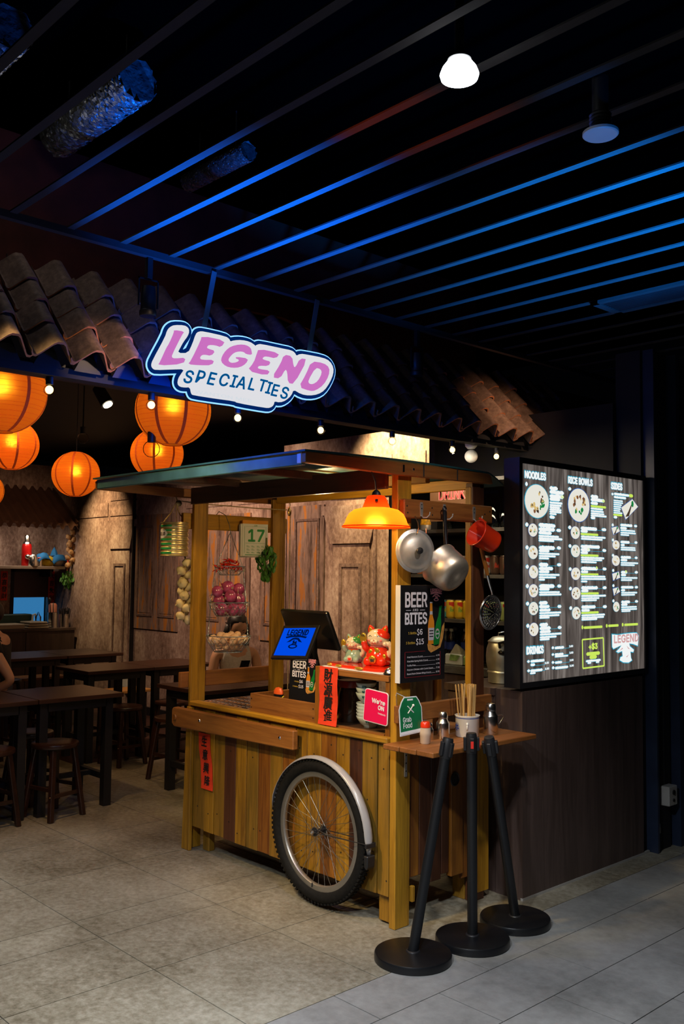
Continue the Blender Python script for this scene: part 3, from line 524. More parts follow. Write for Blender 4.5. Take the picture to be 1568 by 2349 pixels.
# price leader lines
for (p0, p1) in [[(4.0748, 1.7959), (4.0925, 1.7966)], [(4.0741, 1.7039), (4.0949, 1.7044)], [(4.015, 1.6167), (4.0953, 1.6183)], [(4.0696, 1.5086), (4.0965, 1.5086)], [(4.0258, 1.4045), (4.0978, 1.4039)], [(4.0353, 1.2962), (4.099, 1.2959)], [(4.4727, 1.8149), (4.5216, 1.8155)], [(4.4025, 1.6996), (4.5271, 1.7019)], [(4.478, 1.6012), (4.528, 1.6011)], [(4.4766, 1.4988), (4.5266, 1.4992)], [(4.4534, 1.3964), (4.5275, 1.3957)], [(4.8104, 1.754), (4.8664, 1.755)], [(4.824, 1.6679), (4.8673, 1.6687)], [(4.7822, 1.5846), (4.8658, 1.5852)], [(4.8094, 1.4189), (4.8652, 1.4201)], [(4.1536, 1.1933), (4.2013, 1.1923)], [(4.1481, 1.1603), (4.201, 1.16)], [(4.1351, 1.1201), (4.2027, 1.1192)], [(3.8995, 1.1198), (3.9856, 1.1182)], [(3.9635, 1.0917), (3.9875, 1.092)]]: cyan.prism([(p0[0], p0[1]-.001), (p1[0], p0[1]-.001), (p1[0], p0[1]+.001), (p0[0], p0[1]+.001)], FS, 0, .001)
def heading(body, q, h, m=white):
    (a, b1), (c, d1) = q
    T = FS @ TR(a, b1, 0.0004); c2 = cyan if m is white else m
    txt(c2, body, FS @ TR(a-.002, b1, 0), h*1.05, bold=h*.10, maxw=(c-a)+.004, ext=.0002) if m is white else None
    txt(m, body, T, h*.98, bold=h*.06, maxw=(c-a), ext=.0004)
heading('NOODLES', [(3.8179, 2.0529), (3.9933, 2.0558)], .046)
heading('RICE BOWLS', [(4.1984, 2.0542), (4.4274, 2.0546)], .046)
heading('SIDES', [(4.6202, 2.0528), (4.7342, 2.0547)], .048)
heading('DRINKS', [(3.8291, 1.1796), (3.968, 1.1783)], .048)
for q in [[(4.2013, 1.1965), (4.2335, 1.1962)], [(4.2031, 1.1629), (4.2353, 1.1624)], [(4.2049, 1.1244), (4.2371, 1.1238)], [(4.2046, 1.0957), (4.2389, 1.0949)], [(3.9836, 1.1229), (4.0158, 1.1222)], [(3.9855, 1.0938), (4.0177, 1.093)]]: heading('2.00', q, .013)
heading('+$3', [(4.3827, 1.1771), (4.4644, 1.1794)], .040, green)
bx = [(4.3243, 1.2305), (4.5287, 1.2322), (4.5348, 1.0809), (4.3282, 1.0798)]
for i in range(4):
    (a, b1), (c, d1) = bx[i], bx[(i+1) % 4]
    dx, dz = c-a, d1-b1; L_ = math.hypot(dx, dz); nx, nz = -dz/L_*.004, dx/L_*.004
    green.prism([(a-nx, b1-nz), (c-nx, d1-nz), (c+nx, d1+nz), (a+nx, b1+nz)], FS, 0, .0012)
line(*[(4.3574, 1.1159), (4.5004, 1.1141)], .010); line(*[(4.3729, 1.1052), (4.4066, 1.1045)], .009); line(*[(4.4543, 1.1055), (4.4864, 1.1049)], .009)
def icon(y, z, m=green): shape(m, [disc(y, z, .008, .010, 12)], FS, .0006)
for y, z in [(4.3261, 1.2952), (4.5648, 1.2958), (4.73, 1.2972)]: icon(y, z)
# food pictures
PL = [([(3.8194, 1.9341), (4.0222, 1.9463)], [(3.9189, 1.8562), (3.9197, 2.0243)]), ([(4.1984, 1.9361), (4.3998, 1.9476)], [(4.2968, 1.8538), (4.2987, 2.0299)]), ([(3.8479, 1.7919), (3.9245, 1.7949)], [(3.8858, 1.7608), (3.8861, 1.826)]), ([(3.8474, 1.6809), (3.9259, 1.6826)], [(3.8863, 1.6487), (3.8866, 1.7149)]), ([(3.8519, 1.584), (3.9284, 1.5847)], [(3.8898, 1.5519), (3.8901, 1.6168)]), ([(3.8496, 1.4908), (3.9279, 1.4904)], [(3.8884, 1.4583), (3.8887, 1.523)]), ([(3.8502, 1.403), (3.9284, 1.4016)], [(3.8889, 1.3701), (3.8892, 1.4346)]), ([(3.8517, 1.3), (3.9299, 1.2974)], [(3.8904, 1.2659), (3.8907, 1.3315)]), ([(4.2219, 1.793), (4.305, 1.7961)], [(4.2629, 1.7614), (4.2636, 1.8277)]), ([(4.2232, 1.6967), (4.3062, 1.6986)], [(4.2641, 1.6652), (4.2648, 1.7301)]), ([(4.2231, 1.5774), (4.3082, 1.578)], [(4.2651, 1.5453), (4.2657, 1.6101)]), ([(4.2254, 1.4755), (4.3082, 1.4749)], [(4.2662, 1.4429), (4.2669, 1.5075)]), ([(4.2298, 1.3725), (4.3082, 1.3708)], [(4.2684, 1.3395), (4.2691, 1.4039)]), ([(4.6299, 1.7397), (4.703, 1.7418)], [(4.6659, 1.7148), (4.6667, 1.7667)]), ([(4.6238, 1.6527), (4.704, 1.6541)], [(4.6632, 1.6243), (4.6641, 1.6825)]), ([(4.6319, 1.3984), (4.6973, 1.3973)], [(4.664, 1.3703), (4.6649, 1.4254)])]
foodc = [glow('food_green', (.02, .42, .10), .5), glow('food_brown', (.34, .13, .05), .6), glow('food_yellow', (.85, .60, .22), .8), glow('food_dark', (.10, .06, .04), .6)]
for k, (hh, vv) in enumerate(PL):
    cy, cz = (hh[0][0]+hh[1][0])/2, (vv[0][1]+vv[1][1])/2; ry, rz = (hh[1][0]-hh[0][0])/2, (vv[1][1]-vv[0][1])/2
    shape(blue if k % 3 else cyan, [disc(cy, cz, ry*1.05, rz*1.04, 30)], FS, .0003)
    p = M(); shape(p, [disc(cy, cz, ry, rz, 30)], frame_S(-2.7679), .0004); po = p.build('food_picture', MPLT, mb)
    rnd = random.Random(k); fm = [M(), M(), M(), M()]
    nb = 26 if k < 2 else 7
    for i in range(nb):
        a = rnd.uniform(-2.6, 1.2) if k == 0 else rnd.uniform(0, 6.28); q = rnd.uniform(.3, .62)
        ci = 0 if (k != 3 and (a % 6.28) > 5.0 or (k == 1 and -2.2 < a-6.28 < -.6)) else rnd.choice([1, 2, 2, 3])
        s_ = rnd.uniform(.05, .12)*ry*(1.3 if k > 1 else 1.0)
        shape(fm[ci], [[(cy+q*ry*math.cos(a)+s_*rnd.uniform(.6, 1.3)*math.cos(t), cz+q*rz*math.sin(a)+s_*rnd.uniform(.6, 1.5)*math.sin(t)) for t in [0, .9, 1.9, 2.8, 3.8, 4.7, 5.5]]], frame_S(-2.7670), .0003)
    for q_, f_ in enumerate(fm):
        if f_.v: f_.build('food_topping', foodc[q_], po)
for q in [[(4.7262, 1.9524), (4.8455, 2.007), (4.9066, 1.9671), (4.7725, 1.8884)], [(4.6217, 1.8349), (4.6851, 1.8452), (4.708, 1.8188), (4.6405, 1.7968)], [(4.6251, 1.5802), (4.6932, 1.5923), (4.7061, 1.5588), (4.6341, 1.5431)], [(4.6298, 1.4976), (4.6844, 1.5057), (4.7036, 1.4811), (4.6413, 1.461)]]:
    shape(blue, [offset(q, .003)], FS, .0003)
    p = M(); shape(p, [q], frame_S(-2.7679), .0004); po = p.build('food_picture', MPLT, mb)
    cy = sum(a for a, _ in q)/4; cz = sum(b_ for _, b_ in q)/4; s_ = abs(q[2][0]-q[0][0])*.18
    f_ = M(); shape(f_, [[(cy-s_*1.4, cz-s_*1.6), (cy-s_*.4, cz-s_*.6), (cy+s_, cz+s_*1.2), (cy+s_*.6, cz+s_*.2), (cy-s_*.2, cz-s_*1.4)]], frame_S(-2.7670), .0003); f_.build('food_topping', foodc[3], po)
    f_ = M(); shape(f_, [disc(cy+s_, cz+s_*.8, s_*.4, s_*.6, 7)], frame_S(-2.7668), .0003); f_.build('food_topping', foodc[0], po)
stuff(white.build('white_writing', MWHT, mb)); stuff(cyan.build('writing_halo', MCYN, mb)); stuff(green.build('green_writing', MGRN, mb)); stuff(blue.build('plate_rim', MBL, mb))
# logo: arched name over a chef emblem
lw, lp, lc = M(), M(), M()
W1 = [(4.6176, 1.2471), (4.6802, 1.2422), (4.7539, 1.246), (4.8416, 1.2474), (4.8798, 1.246), (4.9, 1.2288), (4.8887, 1.1733), (4.8405, 1.1853), (4.7965, 1.1905), (4.8025, 1.174), (4.8462, 1.1524), (4.8396, 1.1396), (4.8082, 1.1444), (4.8138, 1.1084), (4.8236, 1.0949), (4.7883, 1.0839), (4.7326, 1.0884), (4.6961, 1.102), (4.7025, 1.1176), (4.7271, 1.1227), (4.7214, 1.1519), (4.6786, 1.1444), (4.6605, 1.1517), (4.6911, 1.1662), (4.7158, 1.1843), (4.6609, 1.174), (4.6307, 1.1678), (4.6189, 1.1791)]
shape(lw, [W1], frame_S(-2.7679), .0005); shape(lc, [offset(W1, .0045)], FS, .0004)
a, b1 = [(4.6312, 1.1995), (4.8891, 1.1963)]
txt(lp, 'LEGEND', frame_S(-2.7665) @ TR(a[0], a[1], 0) @ SC(1, 1.15, 1), .050, bold=.002, maxw=b1[0]-a[0], ext=.0002)
for q in [[(4.6909, 1.1534), (4.7217, 1.1699), (4.7278, 1.1645)], [(4.7676, 1.1788), (4.8022, 1.1577), (4.7835, 1.1619)], [(4.7615, 1.1177), (4.7891, 1.1292), (4.7702, 1.114)]]: shape(lp, [q], frame_S(-2.7665), .0002)
MLOG = glow('menu_logo_pink', (.75, .42, .42), .85)
lo = lw.build('logo', MWHT, mb); lc.build('logo_outline', MCYN, lo); lp.build('logo_lettering', MLOG, lo)

# ================================================================ LEGEND SIGN
WP = [(2.0832, 2.5831), (2.1025, 2.5953), (2.1517, 2.6035), (2.1719, 2.597), (2.1776, 2.5809), (2.1695, 2.5594), (2.1502, 2.5331), (2.1343, 2.5047), (2.1218, 2.4799), (2.1759, 2.489), (2.197, 2.5328), (2.2128, 2.5788), (2.2261, 2.5911), (2.2499, 2.5955), (2.3656, 2.5951), (2.3858, 2.587), (2.3911, 2.576), (2.409, 2.5852), (2.4526, 2.5948), (2.4971, 2.5949), (2.5235, 2.5857), (2.5289, 2.5805), (2.5422, 2.5908), (2.5611, 2.596), (2.6815, 2.5967), (2.7415, 2.5976), (2.7619, 2.5885), (2.7702, 2.5761), (2.7945, 2.5909), (2.8357, 2.5934), (2.937, 2.5956), (2.9803, 2.5865), (3.0051, 2.5579), (3.003, 2.525), (2.9819, 2.4827), (2.948, 2.439), (2.9058, 2.4138), (2.8556, 2.4017), (2.806, 2.4012), (2.7569, 2.4169), (2.7414, 2.3847), (2.7098, 2.3586), (2.6784, 2.3451), (2.6432, 2.3466), (2.6396, 2.3277), (2.6206, 2.313), (2.5937, 2.3095), (2.4369, 2.3112), (2.4222, 2.317), (2.3156, 2.3143), (2.2058, 2.3137), (2.1956, 2.318), (2.1889, 2.3455), (2.165, 2.3404), (2.1386, 2.34), (2.1265, 2.3506), (2.1298, 2.3737), (2.1437, 2.3956), (2.1597, 2.418), (2.1041, 2.4081), (2.0211, 2.3922), (2.0052, 2.3964), (1.9986, 2.4091), (2.0043, 2.4294), (2.0618, 2.537), (2.0707, 2.5667)]
WP = smoothpoly(WP, 1)
sg = thing('hanging_sign', 'glowing LEGEND SPECIALTIES sign in pink letters on white with a neon blue edge', 'sign', (-3.3, 2.5, 2.46))
m = M(); shape(m, [WP], frame_S(-3.3), .0025); face = m.build('sign_face', glow('sign_white', (.80, .80, .84), .92), sg)
m = M(); stamp(m, WP, frame_S(-3.304), .0165, .001); m.build('blue_border', glow('sign_navy', (.0, .018, .13), .9), sg)
m = M(); stamp(m, WP, frame_S(-3.3075), .0225, .001); m.build('neon_edge', glow('sign_edge', (.22, .52, 1.0), 1.6), sg)
m = M(); stamp(m, WP, frame_S(-3.345), .006, .016, 8); m.build('sign_body', BLK, sg); m = M(); shape(m, [WP], frame_S(-3.350), .002); m.build('rear_halo', glow('sign_back_halo', (.0, .05, 1.0), 7.0), sg)
LT = [[[(2.0998, 2.5733), (2.1524, 2.5762), (2.1395, 2.5596), (2.0928, 2.4665), (2.0931, 2.4553), (2.1062, 2.4535), (2.1618, 2.4667), (2.1493, 2.4373), (2.0269, 2.4109), (2.039, 2.4323), (2.0662, 2.4928), (2.0786, 2.5119), (2.1013, 2.5639)]], [[(2.2401, 2.574), (2.3625, 2.5751), (2.3419, 2.5419), (2.3101, 2.5458), (2.2754, 2.5408), (2.2653, 2.5286), (2.2723, 2.524), (2.3107, 2.5207), (2.2903, 2.4956), (2.2558, 2.4956), (2.2388, 2.4893), (2.2309, 2.4753), (2.2427, 2.4703), (2.3067, 2.4809), (2.2948, 2.4556), (2.2296, 2.4451), (2.1725, 2.4399), (2.1887, 2.4597), (2.2339, 2.5509)]], [[(2.5095, 2.5366), (2.476, 2.5352), (2.4648, 2.5429), (2.4391, 2.5409), (2.4102, 2.53), (2.3876, 2.5072), (2.3787, 2.4909), (2.3933, 2.4815), (2.4199, 2.4876), (2.4386, 2.4978), (2.4363, 2.5046), (2.4217, 2.5057), (2.4215, 2.514), (2.4898, 2.517), (2.477, 2.4921), (2.4443, 2.4701), (2.4045, 2.4614), (2.3686, 2.4627), (2.3419, 2.479), (2.3463, 2.5033), (2.367, 2.5333), (2.3952, 2.556), (2.4384, 2.5719), (2.4752, 2.576), (2.5014, 2.5673), (2.5069, 2.5513)]], [[(2.5464, 2.5714), (2.6678, 2.5713), (2.6471, 2.5431), (2.5928, 2.5445), (2.5738, 2.5383), (2.5679, 2.5281), (2.5817, 2.5255), (2.6164, 2.5238), (2.6037, 2.5015), (2.5518, 2.4951), (2.5414, 2.4855), (2.5483, 2.4793), (2.6149, 2.4824), (2.5946, 2.456), (2.485, 2.4621), (2.5214, 2.5053), (2.5357, 2.544)]], [[(2.6939, 2.5695), (2.742, 2.5695), (2.7509, 2.5238), (2.7631, 2.5195), (2.7908, 2.5681), (2.8361, 2.5706), (2.7564, 2.4419), (2.7203, 2.4409), (2.7153, 2.4932), (2.7031, 2.5037), (2.6724, 2.4543), (2.6255, 2.4534), (2.675, 2.5241)]], [[(2.8612, 2.5657), (2.9374, 2.5698), (2.9764, 2.5534), (2.9727, 2.5138), (2.9391, 2.4635), (2.8887, 2.4293), (2.8553, 2.4226), (2.785, 2.4316), (2.8291, 2.4982)], [(2.8869, 2.5391), (2.9208, 2.5381), (2.9296, 2.5201), (2.9048, 2.4777), (2.8714, 2.4568), (2.8464, 2.4563), (2.842, 2.4716)]]]
PNK = glow('sign_pink', (.62, .17, .55), .95)
for lps in LT:
    m = M(); shape(m, [smoothpoly(l, 1) for l in lps], frame_S(-3.2945), .001); m.build('letter', PNK, face)
SP = [(2.1724, 2.3659), (2.2314, 2.3746), (2.2897, 2.3758), (2.3549, 2.38), (2.4063, 2.3817), (2.4499, 2.382), (2.5075, 2.3837), (2.5662, 2.386), (2.603, 2.3809), (2.6387, 2.3748), (2.6953, 2.3709)]
for ch, (y, z) in zip('SPECIALTIES', SP):
    m = M(); txt(m, ch, frame_S(-3.2945) @ TR(y-.003, z-.005, 0) @ RZ(-.03), .076, 'CENTER', shear=.32, ext=.0006, bold=.0016)
    m.build('blue_letter', glow('sign_deep_blue', (.0, .09, .30), .9), face)
m = M(); q = [(2.2087, 2.3341), (2.6086, 2.334)]
txt(m, 'WANTON MEE', frame_S(-3.2925) @ TR(q[0][0], q[0][1]-.012, 0) @ RZ(math.atan2(q[1][1]-q[0][1], q[1][0]-q[0][0])), .020, maxw=.30, ext=.0004)
m.build('faint_lettering', glow('sign_faint', (.70, .76, .82), .93), face)
for y, lab in ((2.28, 0), (2.885, 1)):
    a = Vector((-3.345, y, 2.60)); b = Vector((-3.345+.005, y+.05, 2.885))
    M().b(-.012, .012, -.0025, .0025, 0, (b-a).length, TR(*a) @ basis_z(b-a) @ RZ(PI/2)).build('hanger_strap', mat('galv', (.4, .42, .45), .4, .8, var=.1), sg)

# ================================================================ STAGE SPOT CANS on the beam
def can_spot(x, y, z, label):
    t = thing('track_spotlight', label, 'spotlight', (x, y, z))
    M().lathe([(.033, 0), (.036, .004), (.036, .022), (.032, .026), (.031, .055), (.033, .058), (.031, .10), (.028, .125), (0, .128)], (x, y, z-.09), 20).build('can', BLK, t, True)
    M().lathe([(0, .002), (.031, .002)], (x, y, z-.09), 20, cap=False).build('lens', mat('lens_dark', (.03, .05, .1), .1), t)
    m = M(); m.b(x-.003, x+.003, y-.048, y-.042, z-.05, z+.07).b(x-.003, x+.003, y+.042, y+.048, z-.05, z+.07).b(x-.003, x+.003, y-.048, y+.048, z+.064, z+.07).b(x-.012, x+.012, y-.012, y+.012, z+.07, 2.88); m.build('yoke', BLK, t)
can_spot(-3.37, 2.02, 2.72, 'black can spotlight hanging from the beam left of the LEGEND sign')
can_spot(-3.37, 3.68, 2.72, 'black can spotlight hanging from the beam right of the LEGEND sign')

# ================================================================ TILED EAVE
TER = concrete('terracotta', [(0.0, (.085, .050, .038)), (.5, (.17, .105, .082)), (1.0, (.30, .19, .145))], s1=6, s2=40, rough=.7, bump=.15)
TERE = mat('terracotta_edge', (.55, .20, .08), .75, var=.2, vs_=30)
ev = thing('tiled_eave', 'long eave of curved terracotta roof tiles above the string lights', 'roof', (-3.5, 3.3, 2.4))
prof = [(-.012, .030), (-.004, .014), (.004, .008), (.014, .008), (.026, .022), (.062, .075), (.074, .086), (.100, .088), (.112, .080), (.150, .022), (.160, .006), (.168, -.004), (.182, -.004), (.194, .012)]
def tile_mesh():
    th = .011; L_ = .20; dirv = Vector((-.63, 0, .776)); nrm = Vector((.776, 0, .63))
    m = M(); n = len(prof); vs = []
    for s_ in (0, 1):
        o = dirv*L_*s_+nrm*.017*(1-s_)
        for (y, h) in prof: vs.append(o+Vector((0, y, 0))+nrm*h*(1-.06*s_))
        for (y, h) in prof: vs.append(o+Vector((0, y, 0))+nrm*(h*(1-.06*s_)-th))
    fs = []
    for i in range(n-1):
        fs.append((i, i+1, 2*n+i+1, 2*n+i)); fs.append((n+i, 3*n+i, 3*n+i+1, n+i+1)); fs.append((i, n+i, n+i+1, i+1)); fs.append((2*n+i, 2*n+i+1, 3*n+i+1, 3*n+i))
    fs += [(0, 2*n, 3*n, n), (n-1, 2*n-1, 4*n-1, 3*n-1)]
    m.add(vs, fs); return m
tm = tile_mesh(); random.seed(3)
t0 = tm.build('roof_tile', TER, None, True); t0.data.materials.append(TERE)
for p in t0.data.polygons:
    if abs(p.normal.x*(-.63)+p.normal.z*.776) > .9: p.material_index = 1
t0.parent = ev
first = True
for r_ in range(4):
    for k in range(28):
        y = .70+.1745*k
        o = t0 if first else t0.copy()
        if not first: C.objects.link(o)
        first = False
        o.location = (-3.5+(-.089)*r_+random.uniform(-.006, .006)-(-3.5), y+random.uniform(-.006, .006)-3.3, 2.40+.108*r_+random.uniform(-.004, .004)-2.4)
        o.rotation_euler = (random.uniform(-.02, .02), random.uniform(-.02, .02), random.uniform(-.015, .015))
for k in range(28):
    y = .70+.1745*k
    M().prism([(y+.028, .0), (y+.055, .052), (y+.075, .066), (y+.105, .066), (y+.125, .05), (y+.150, 0)], Matrix(((0, 0, -.63, -3.525), (1, 0, 0, 0), (0, 1, .776, 2.385), (0, 0, 0, 1))), 0, .10).build('rafter_block', BLK, ev)
M().b(-3.62, -3.56, .5, 5.6, 2.36, 2.40).b(-3.92, -3.88, .5, 5.6, 2.42, 2.72).build('wall_plate', BLKM, ev)
# string light rail with bulbs
br = thing('light_rail', 'black steel rail under the roof tiles, running the length of the stall', 'rail', (-3.6, 3.1, 2.40))
M().b(-3.615, -3.585, .5, 4.75, 2.388, 2.418).build('bar', BLK, br)
for y in (1.9, 3.3, 4.6): M().b(-3.61, -3.59, y-.01, y+.01, 2.418, 2.5).build('bracket', BLK, br)
GB = glass('bulb_glass', (1, .95, .85), .02, .08); FIL = glow('filament', (1.0, .74, .30), 3.6)
BY = [1.706, 2.187, 2.664, 3.197, 3.731, 4.247, 4.67]
BL = ['in front of the leftmost lantern', 'in front of the large middle lantern', 'just under the LEGEND sign', 'right of the LEGEND sign, above the cart roof', 'in front of the bright plaster wall', 'just left of the white dome camera', 'last one, right of the dome camera']
b0 = None
for y, s_ in zip(BY, BL):
    lab = 'clear globe bulb on the rail, '+s_
    if b0 is None:
        b0 = thing('string_bulb', lab, 'bulb', (-3.6, y, 2.306), group='globe bulbs along the black rail')
        M().cyl((0, 0, .022), (0, 0, .062), .0155).lathe([(.017, .058), (.021, .062), (.021, .080), (.012, .084)]).build('lamp_holder', BLK, b0, True, local=True)
        M().tube([(-.03, -.055, .085), (-.012, -.03, .072), (0, 0, .082), (.012, .03, .072), (.03, .055, .085)], .0035).build('cable', BLKM, b0, True, local=True)
        M().ball((0, 0, 0), .0225, 16, 10).build('bulb_globe', GB, b0, 'all', local=True)
        M().ball((0, 0, .001), (.0165, .0165, .0175), 12, 8).build('filament', FIL, b0, 'all', local=True)
    else: dup(b0, (-3.6, y, 2.306), label=lab, group='globe bulbs along the black rail')
cc = thing('dome_camera', 'white swivel camera with a round body hanging under the rail', 'camera', (-3.7, 4.545, 2.39))
M().b(-3.72, -3.58, 4.53, 4.56, 2.400, 2.418).build('bracket', BLK, cc)
M().lathe([(0, .02), (.036, .02), (.042, .012), (.036, -.018), (.022, -.034), (0, -.036)], (-3.7, 4.545, 2.385), 20).build('mount', WHT, cc, True)
M().ball((-3.7, 4.545, 2.305), .041, 20, 12).build('head', WHT, cc, 'all')
m = M(); m.lathe([(0, .037), (.015, .035), (.024, .029), (.026, .024)], T=TR(-3.7, 4.545, 2.305) @ basis_z((.55, -.8, .0)), seg=18, cap=False); m.build('lens', mat('lens_black', (.01, .01, .012), .1), cc, True)

# ================================================================ PAPER LANTERNS
PAP = paper('lantern_paper', (.95, .25, .016), .15)
SEAM = mat('lantern_seam', (.42, .05, .004), .8, emit=(1.0, .10, .0), es=.10, var=.1)
WIR = mat('lantern_wire', (.60, .10, .008), .8, emit=(.8, .1, .0), es=.05, var=.1)
def lantern(x, y, z, r, label, rz=0., power=9):
    t = thing('paper_lantern', label, 'lantern', (x, y, z), rz, 'round orange paper lanterns')
    n = 22; pr = []
    for i in range(n+1):
        a = PI*(.085+(1-.17)*i/n); pr.append((r*math.sin(a), -r*.96*math.cos(a)))
        if i < n:
            a2 = PI*(.085+(1-.17)*(i+.5)/n); pr.append((r*.994*math.sin(a2)*1.004, -r*.96*math.cos(a2)))
    M().lathe(pr, seg=44, cap=False).build('paper_globe', PAP, t, 'all', local=True)
    m = M()
    for i in range(1, n):
        a = PI*(.085+(1-.17)*i/n)+.02*math.sin(i*2.1); m.ring((0, 0, -r*.96*math.cos(a)), r*1.003*math.sin(a), .00055, 36, ts=4)
    m.build('wire_rib', WIR, t, local=True)
    for k in range(8):
        m = M(); vs = []; fs = []; a0 = 2*PI*k/8; wv = .0065/r*(r/.15)
        for i in range(19):
            b = PI*(.09+(1-.18)*i/18); w_ = wv/max(.35, math.sin(b))
            for s_ in (-1, 1): vs.append((r*1.004*math.sin(b)*math.cos(a0+s_*w_), r*1.004*math.sin(b)*math.sin(a0+s_*w_), -r*.964*math.cos(b)))
        for i in range(18): fs.append((2*i, 2*i+1, 2*i+3, 2*i+2))
        m.add(vs, fs); m.build('paper_seam', SEAM, t, local=True)
    m = M(); m.ring((0, 0, -r*.925), r*.265, .002, 24).ring((0, 0, r*.925), r*.265, .002, 24); m.build('end_ring', WIR, t, local=True)
    top = 3.05-z
    M().tube([(0, 0, r*.3), (0, 0, top)], .0025, 5).build('cord', BLKM, t, local=True)
    bb = M().ball((0, 0, r*.22), r*.17, 12, 8); bb.build('lamp_bulb', glow('lantern_bulb', (1.0, .62, .18), 7), t, 'all', local=True)
    lamp('lantern_lamp', 'POINT', (x, y, z+r*.20), power*.95, (1.0, .60, .22), size=r*.16)
lantern(*(-4.2317, 1.7744, 2.3934), .203, 'largest orange paper lantern, cut by the left edge of the picture', .2, 13)
lantern(*(-4.2442, 2.7131, 2.4284), .201, 'large orange paper lantern hanging just below the LEGEND sign', .55, 12)
lantern(*(-4.7006, 2.9017, 2.2509), .153, 'smaller orange paper lantern right above the cart roof, behind the large one', .9, 8)
lantern(*(-5.4893, 2.7973, 2.1778), .150, 'orange paper lantern hanging alone in front of the spotlit wall', .15, 8)
lantern(*(-5.3244, 2.3009, 2.3019), .156, 'orange paper lantern tucked under the largest one at the left edge', .6, 8)
lantern(*(-6.539, 2.6318, 2.1206), .140, 'lowest orange paper lantern, just a sliver at the left edge', .1, 6)
# unlit globe bulbs and small spots deeper in the room
def smallbulb(px, label):
    x, y, z = px; t = thing('pendant_bulb', label, 'bulb', px)
    M().ball((x, y, z), .045, 14, 8).build('bulb_globe', GB, t, 'all'); M().cyl((x, y, z+.035), (x, y, z+.09), .022).build('lamp_holder', BLK, t, True)
    M().tube([(x, y, z+.09), (x, y, 3.05)], .006, 5).build('cord', BLKM, t)
smallbulb((-6.8694, 3.5518, 2.6265), 'unlit clear bulb on a cord above the lone orange lantern')
smallbulb((-4.2455, 2.5859, 2.207), 'unlit clear bulb in front of the smaller lantern over the cart roof')
t = thing('wall_spotlight', 'small tilted spotlight shining down at the dark ceiling left of the sign', 'spotlight', (-6.2883, 3.4192, 2.851))
a = Vector((-6.3184, 3.3791, 2.932)); b = Vector((-6.2296, 3.4135, 2.8))
M().cyl(a, b, .045, .05, 14).build('can', BLK, t, True); M().cyl(b, b+(b-a).normalized()*.006, .036, .036, 14).build('lens', glow('spot_lens', (1.0, .85, .6), 12), t)
M().tube([a, (a.x, a.y, 3.06)], .012, 6).build('stem', BLK, t)

# ================================================================ FOOD CART
Y0 = 3.064; X0 = -2.92
cart = thing('food_cart', 'wooden hawker food cart with plank front, roof and four posts', 'food cart', (-3.73, 3.38, 0))
NAIL = mat('nail_hole', (.012, .008, .005), .8, var=.2)
def part(m, nm, mt, bev=.003, par=None, label=None): return m.build(nm, mt, par or cart, False, bev, label)
# posts
part(M().b(-2.958, X0, Y0, 3.158, 0, 2.02), 'post', W_YEL)
part(M().b(-4.548, -4.522, 3.05, 3.148, .8, 2.0), 'post', W_YEL)
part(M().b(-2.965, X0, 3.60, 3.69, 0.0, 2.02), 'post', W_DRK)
part(M().b(-2.966, -2.93, 3.598, 3.602, 0.9, 2.0), 'post_lit_face', W_YEL)  # thin yellow strip painting the lit front face of the dark post
part(M().b(-4.553, -4.525, 3.635, 3.735, .8, 2.02), 'post', W_YEL)
# flared left end board and feet
FF = frame_F(Y0)
part(M().prism([(-4.575, 0), (-4.50, 0), (-4.50, .80), (-4.548, .80)], FF, .0, .022), 'end_board', W_YEL)
part(M().b(-4.57, -4.54, 3.066, 3.15, 0, .8), 'end_leg', W_YEL)
part(M().b(-4.475, -4.415, 3.12, 3.16, 0, .3), 'leg', W_OLI)
part(M().b(-3.045, -2.96, 3.09, 3.13, .01, .25), 'leg', W_YEL)
part(M().b(-3.045, -2.97, 3.60, 3.66, 0, .3), 'leg', W_OLI); part(M().b(-4.50, -4.42, 3.62, 3.67, 0, .3), 'leg', W_OLI)
# planks of the front
bx_ = [-4.523, -4.387, -4.298, -4.203, -4.101, -4.006, -3.909, -3.808, -3.707, -3.608, -3.519, -3.419, -3.310, -3.217, -3.132, -3.034, -2.964]
mats_ = [W_OLI, W_YEL, W_OLI, W_DRK, W_YEL, W_OLI, W_BRN, W_OLI, W_BRN, W_YEL, W_YEL, W_BRN, W_YEL, W_DRK, W_OLI, W_OLI]
zb = [.133, .130, .128, .127, .126, .125, .127, .126, .130, .128, .126, .128, .125, .130, .131, .130]
for i in range(16):
    random.seed(i); dy = random.uniform(-.004, .003)
    p = part(M().b(bx_[i]+.0015, bx_[i+1]-.0015, Y0+dy, Y0+.018, zb[i], .80), 'plank', mats_[i], .0025)
    m = M(); cx = (bx_[i]+bx_[i+1])/2
    for q in range(random.choice([2, 3, 3])):
        a, z = cx+random.uniform(-.028, .028), [.735, .23, .58][q]+random.uniform(-.05, .03)
        m.cyl((a, Y0+dy-.0008, z), (a, Y0+dy+.004, z), .0042, seg=7)
    m.build('nail_hole', NAIL, p)
part(M().b(-4.52, -2.96, 3.082, 3.11, .72, .80).b(-4.52, -2.96, 3.082, 3.11, .2, .26), 'batten', W_DRKx)
# left end planks + back panel
for k in range(6): part(M().b(-4.54, -4.522, 3.15+.096*k, 3.15+.096*k+.093, .14, .80), 'plank', [W_OLI, W_BRN, W_YEL][k % 3])
for k in range(15): part(M().b(-4.52+.104*k, -4.52+.104*k+.101, 3.66, 3.675, .14, .78), 'plank', [W_BRN, W_OLI, W_DRK][k % 3])
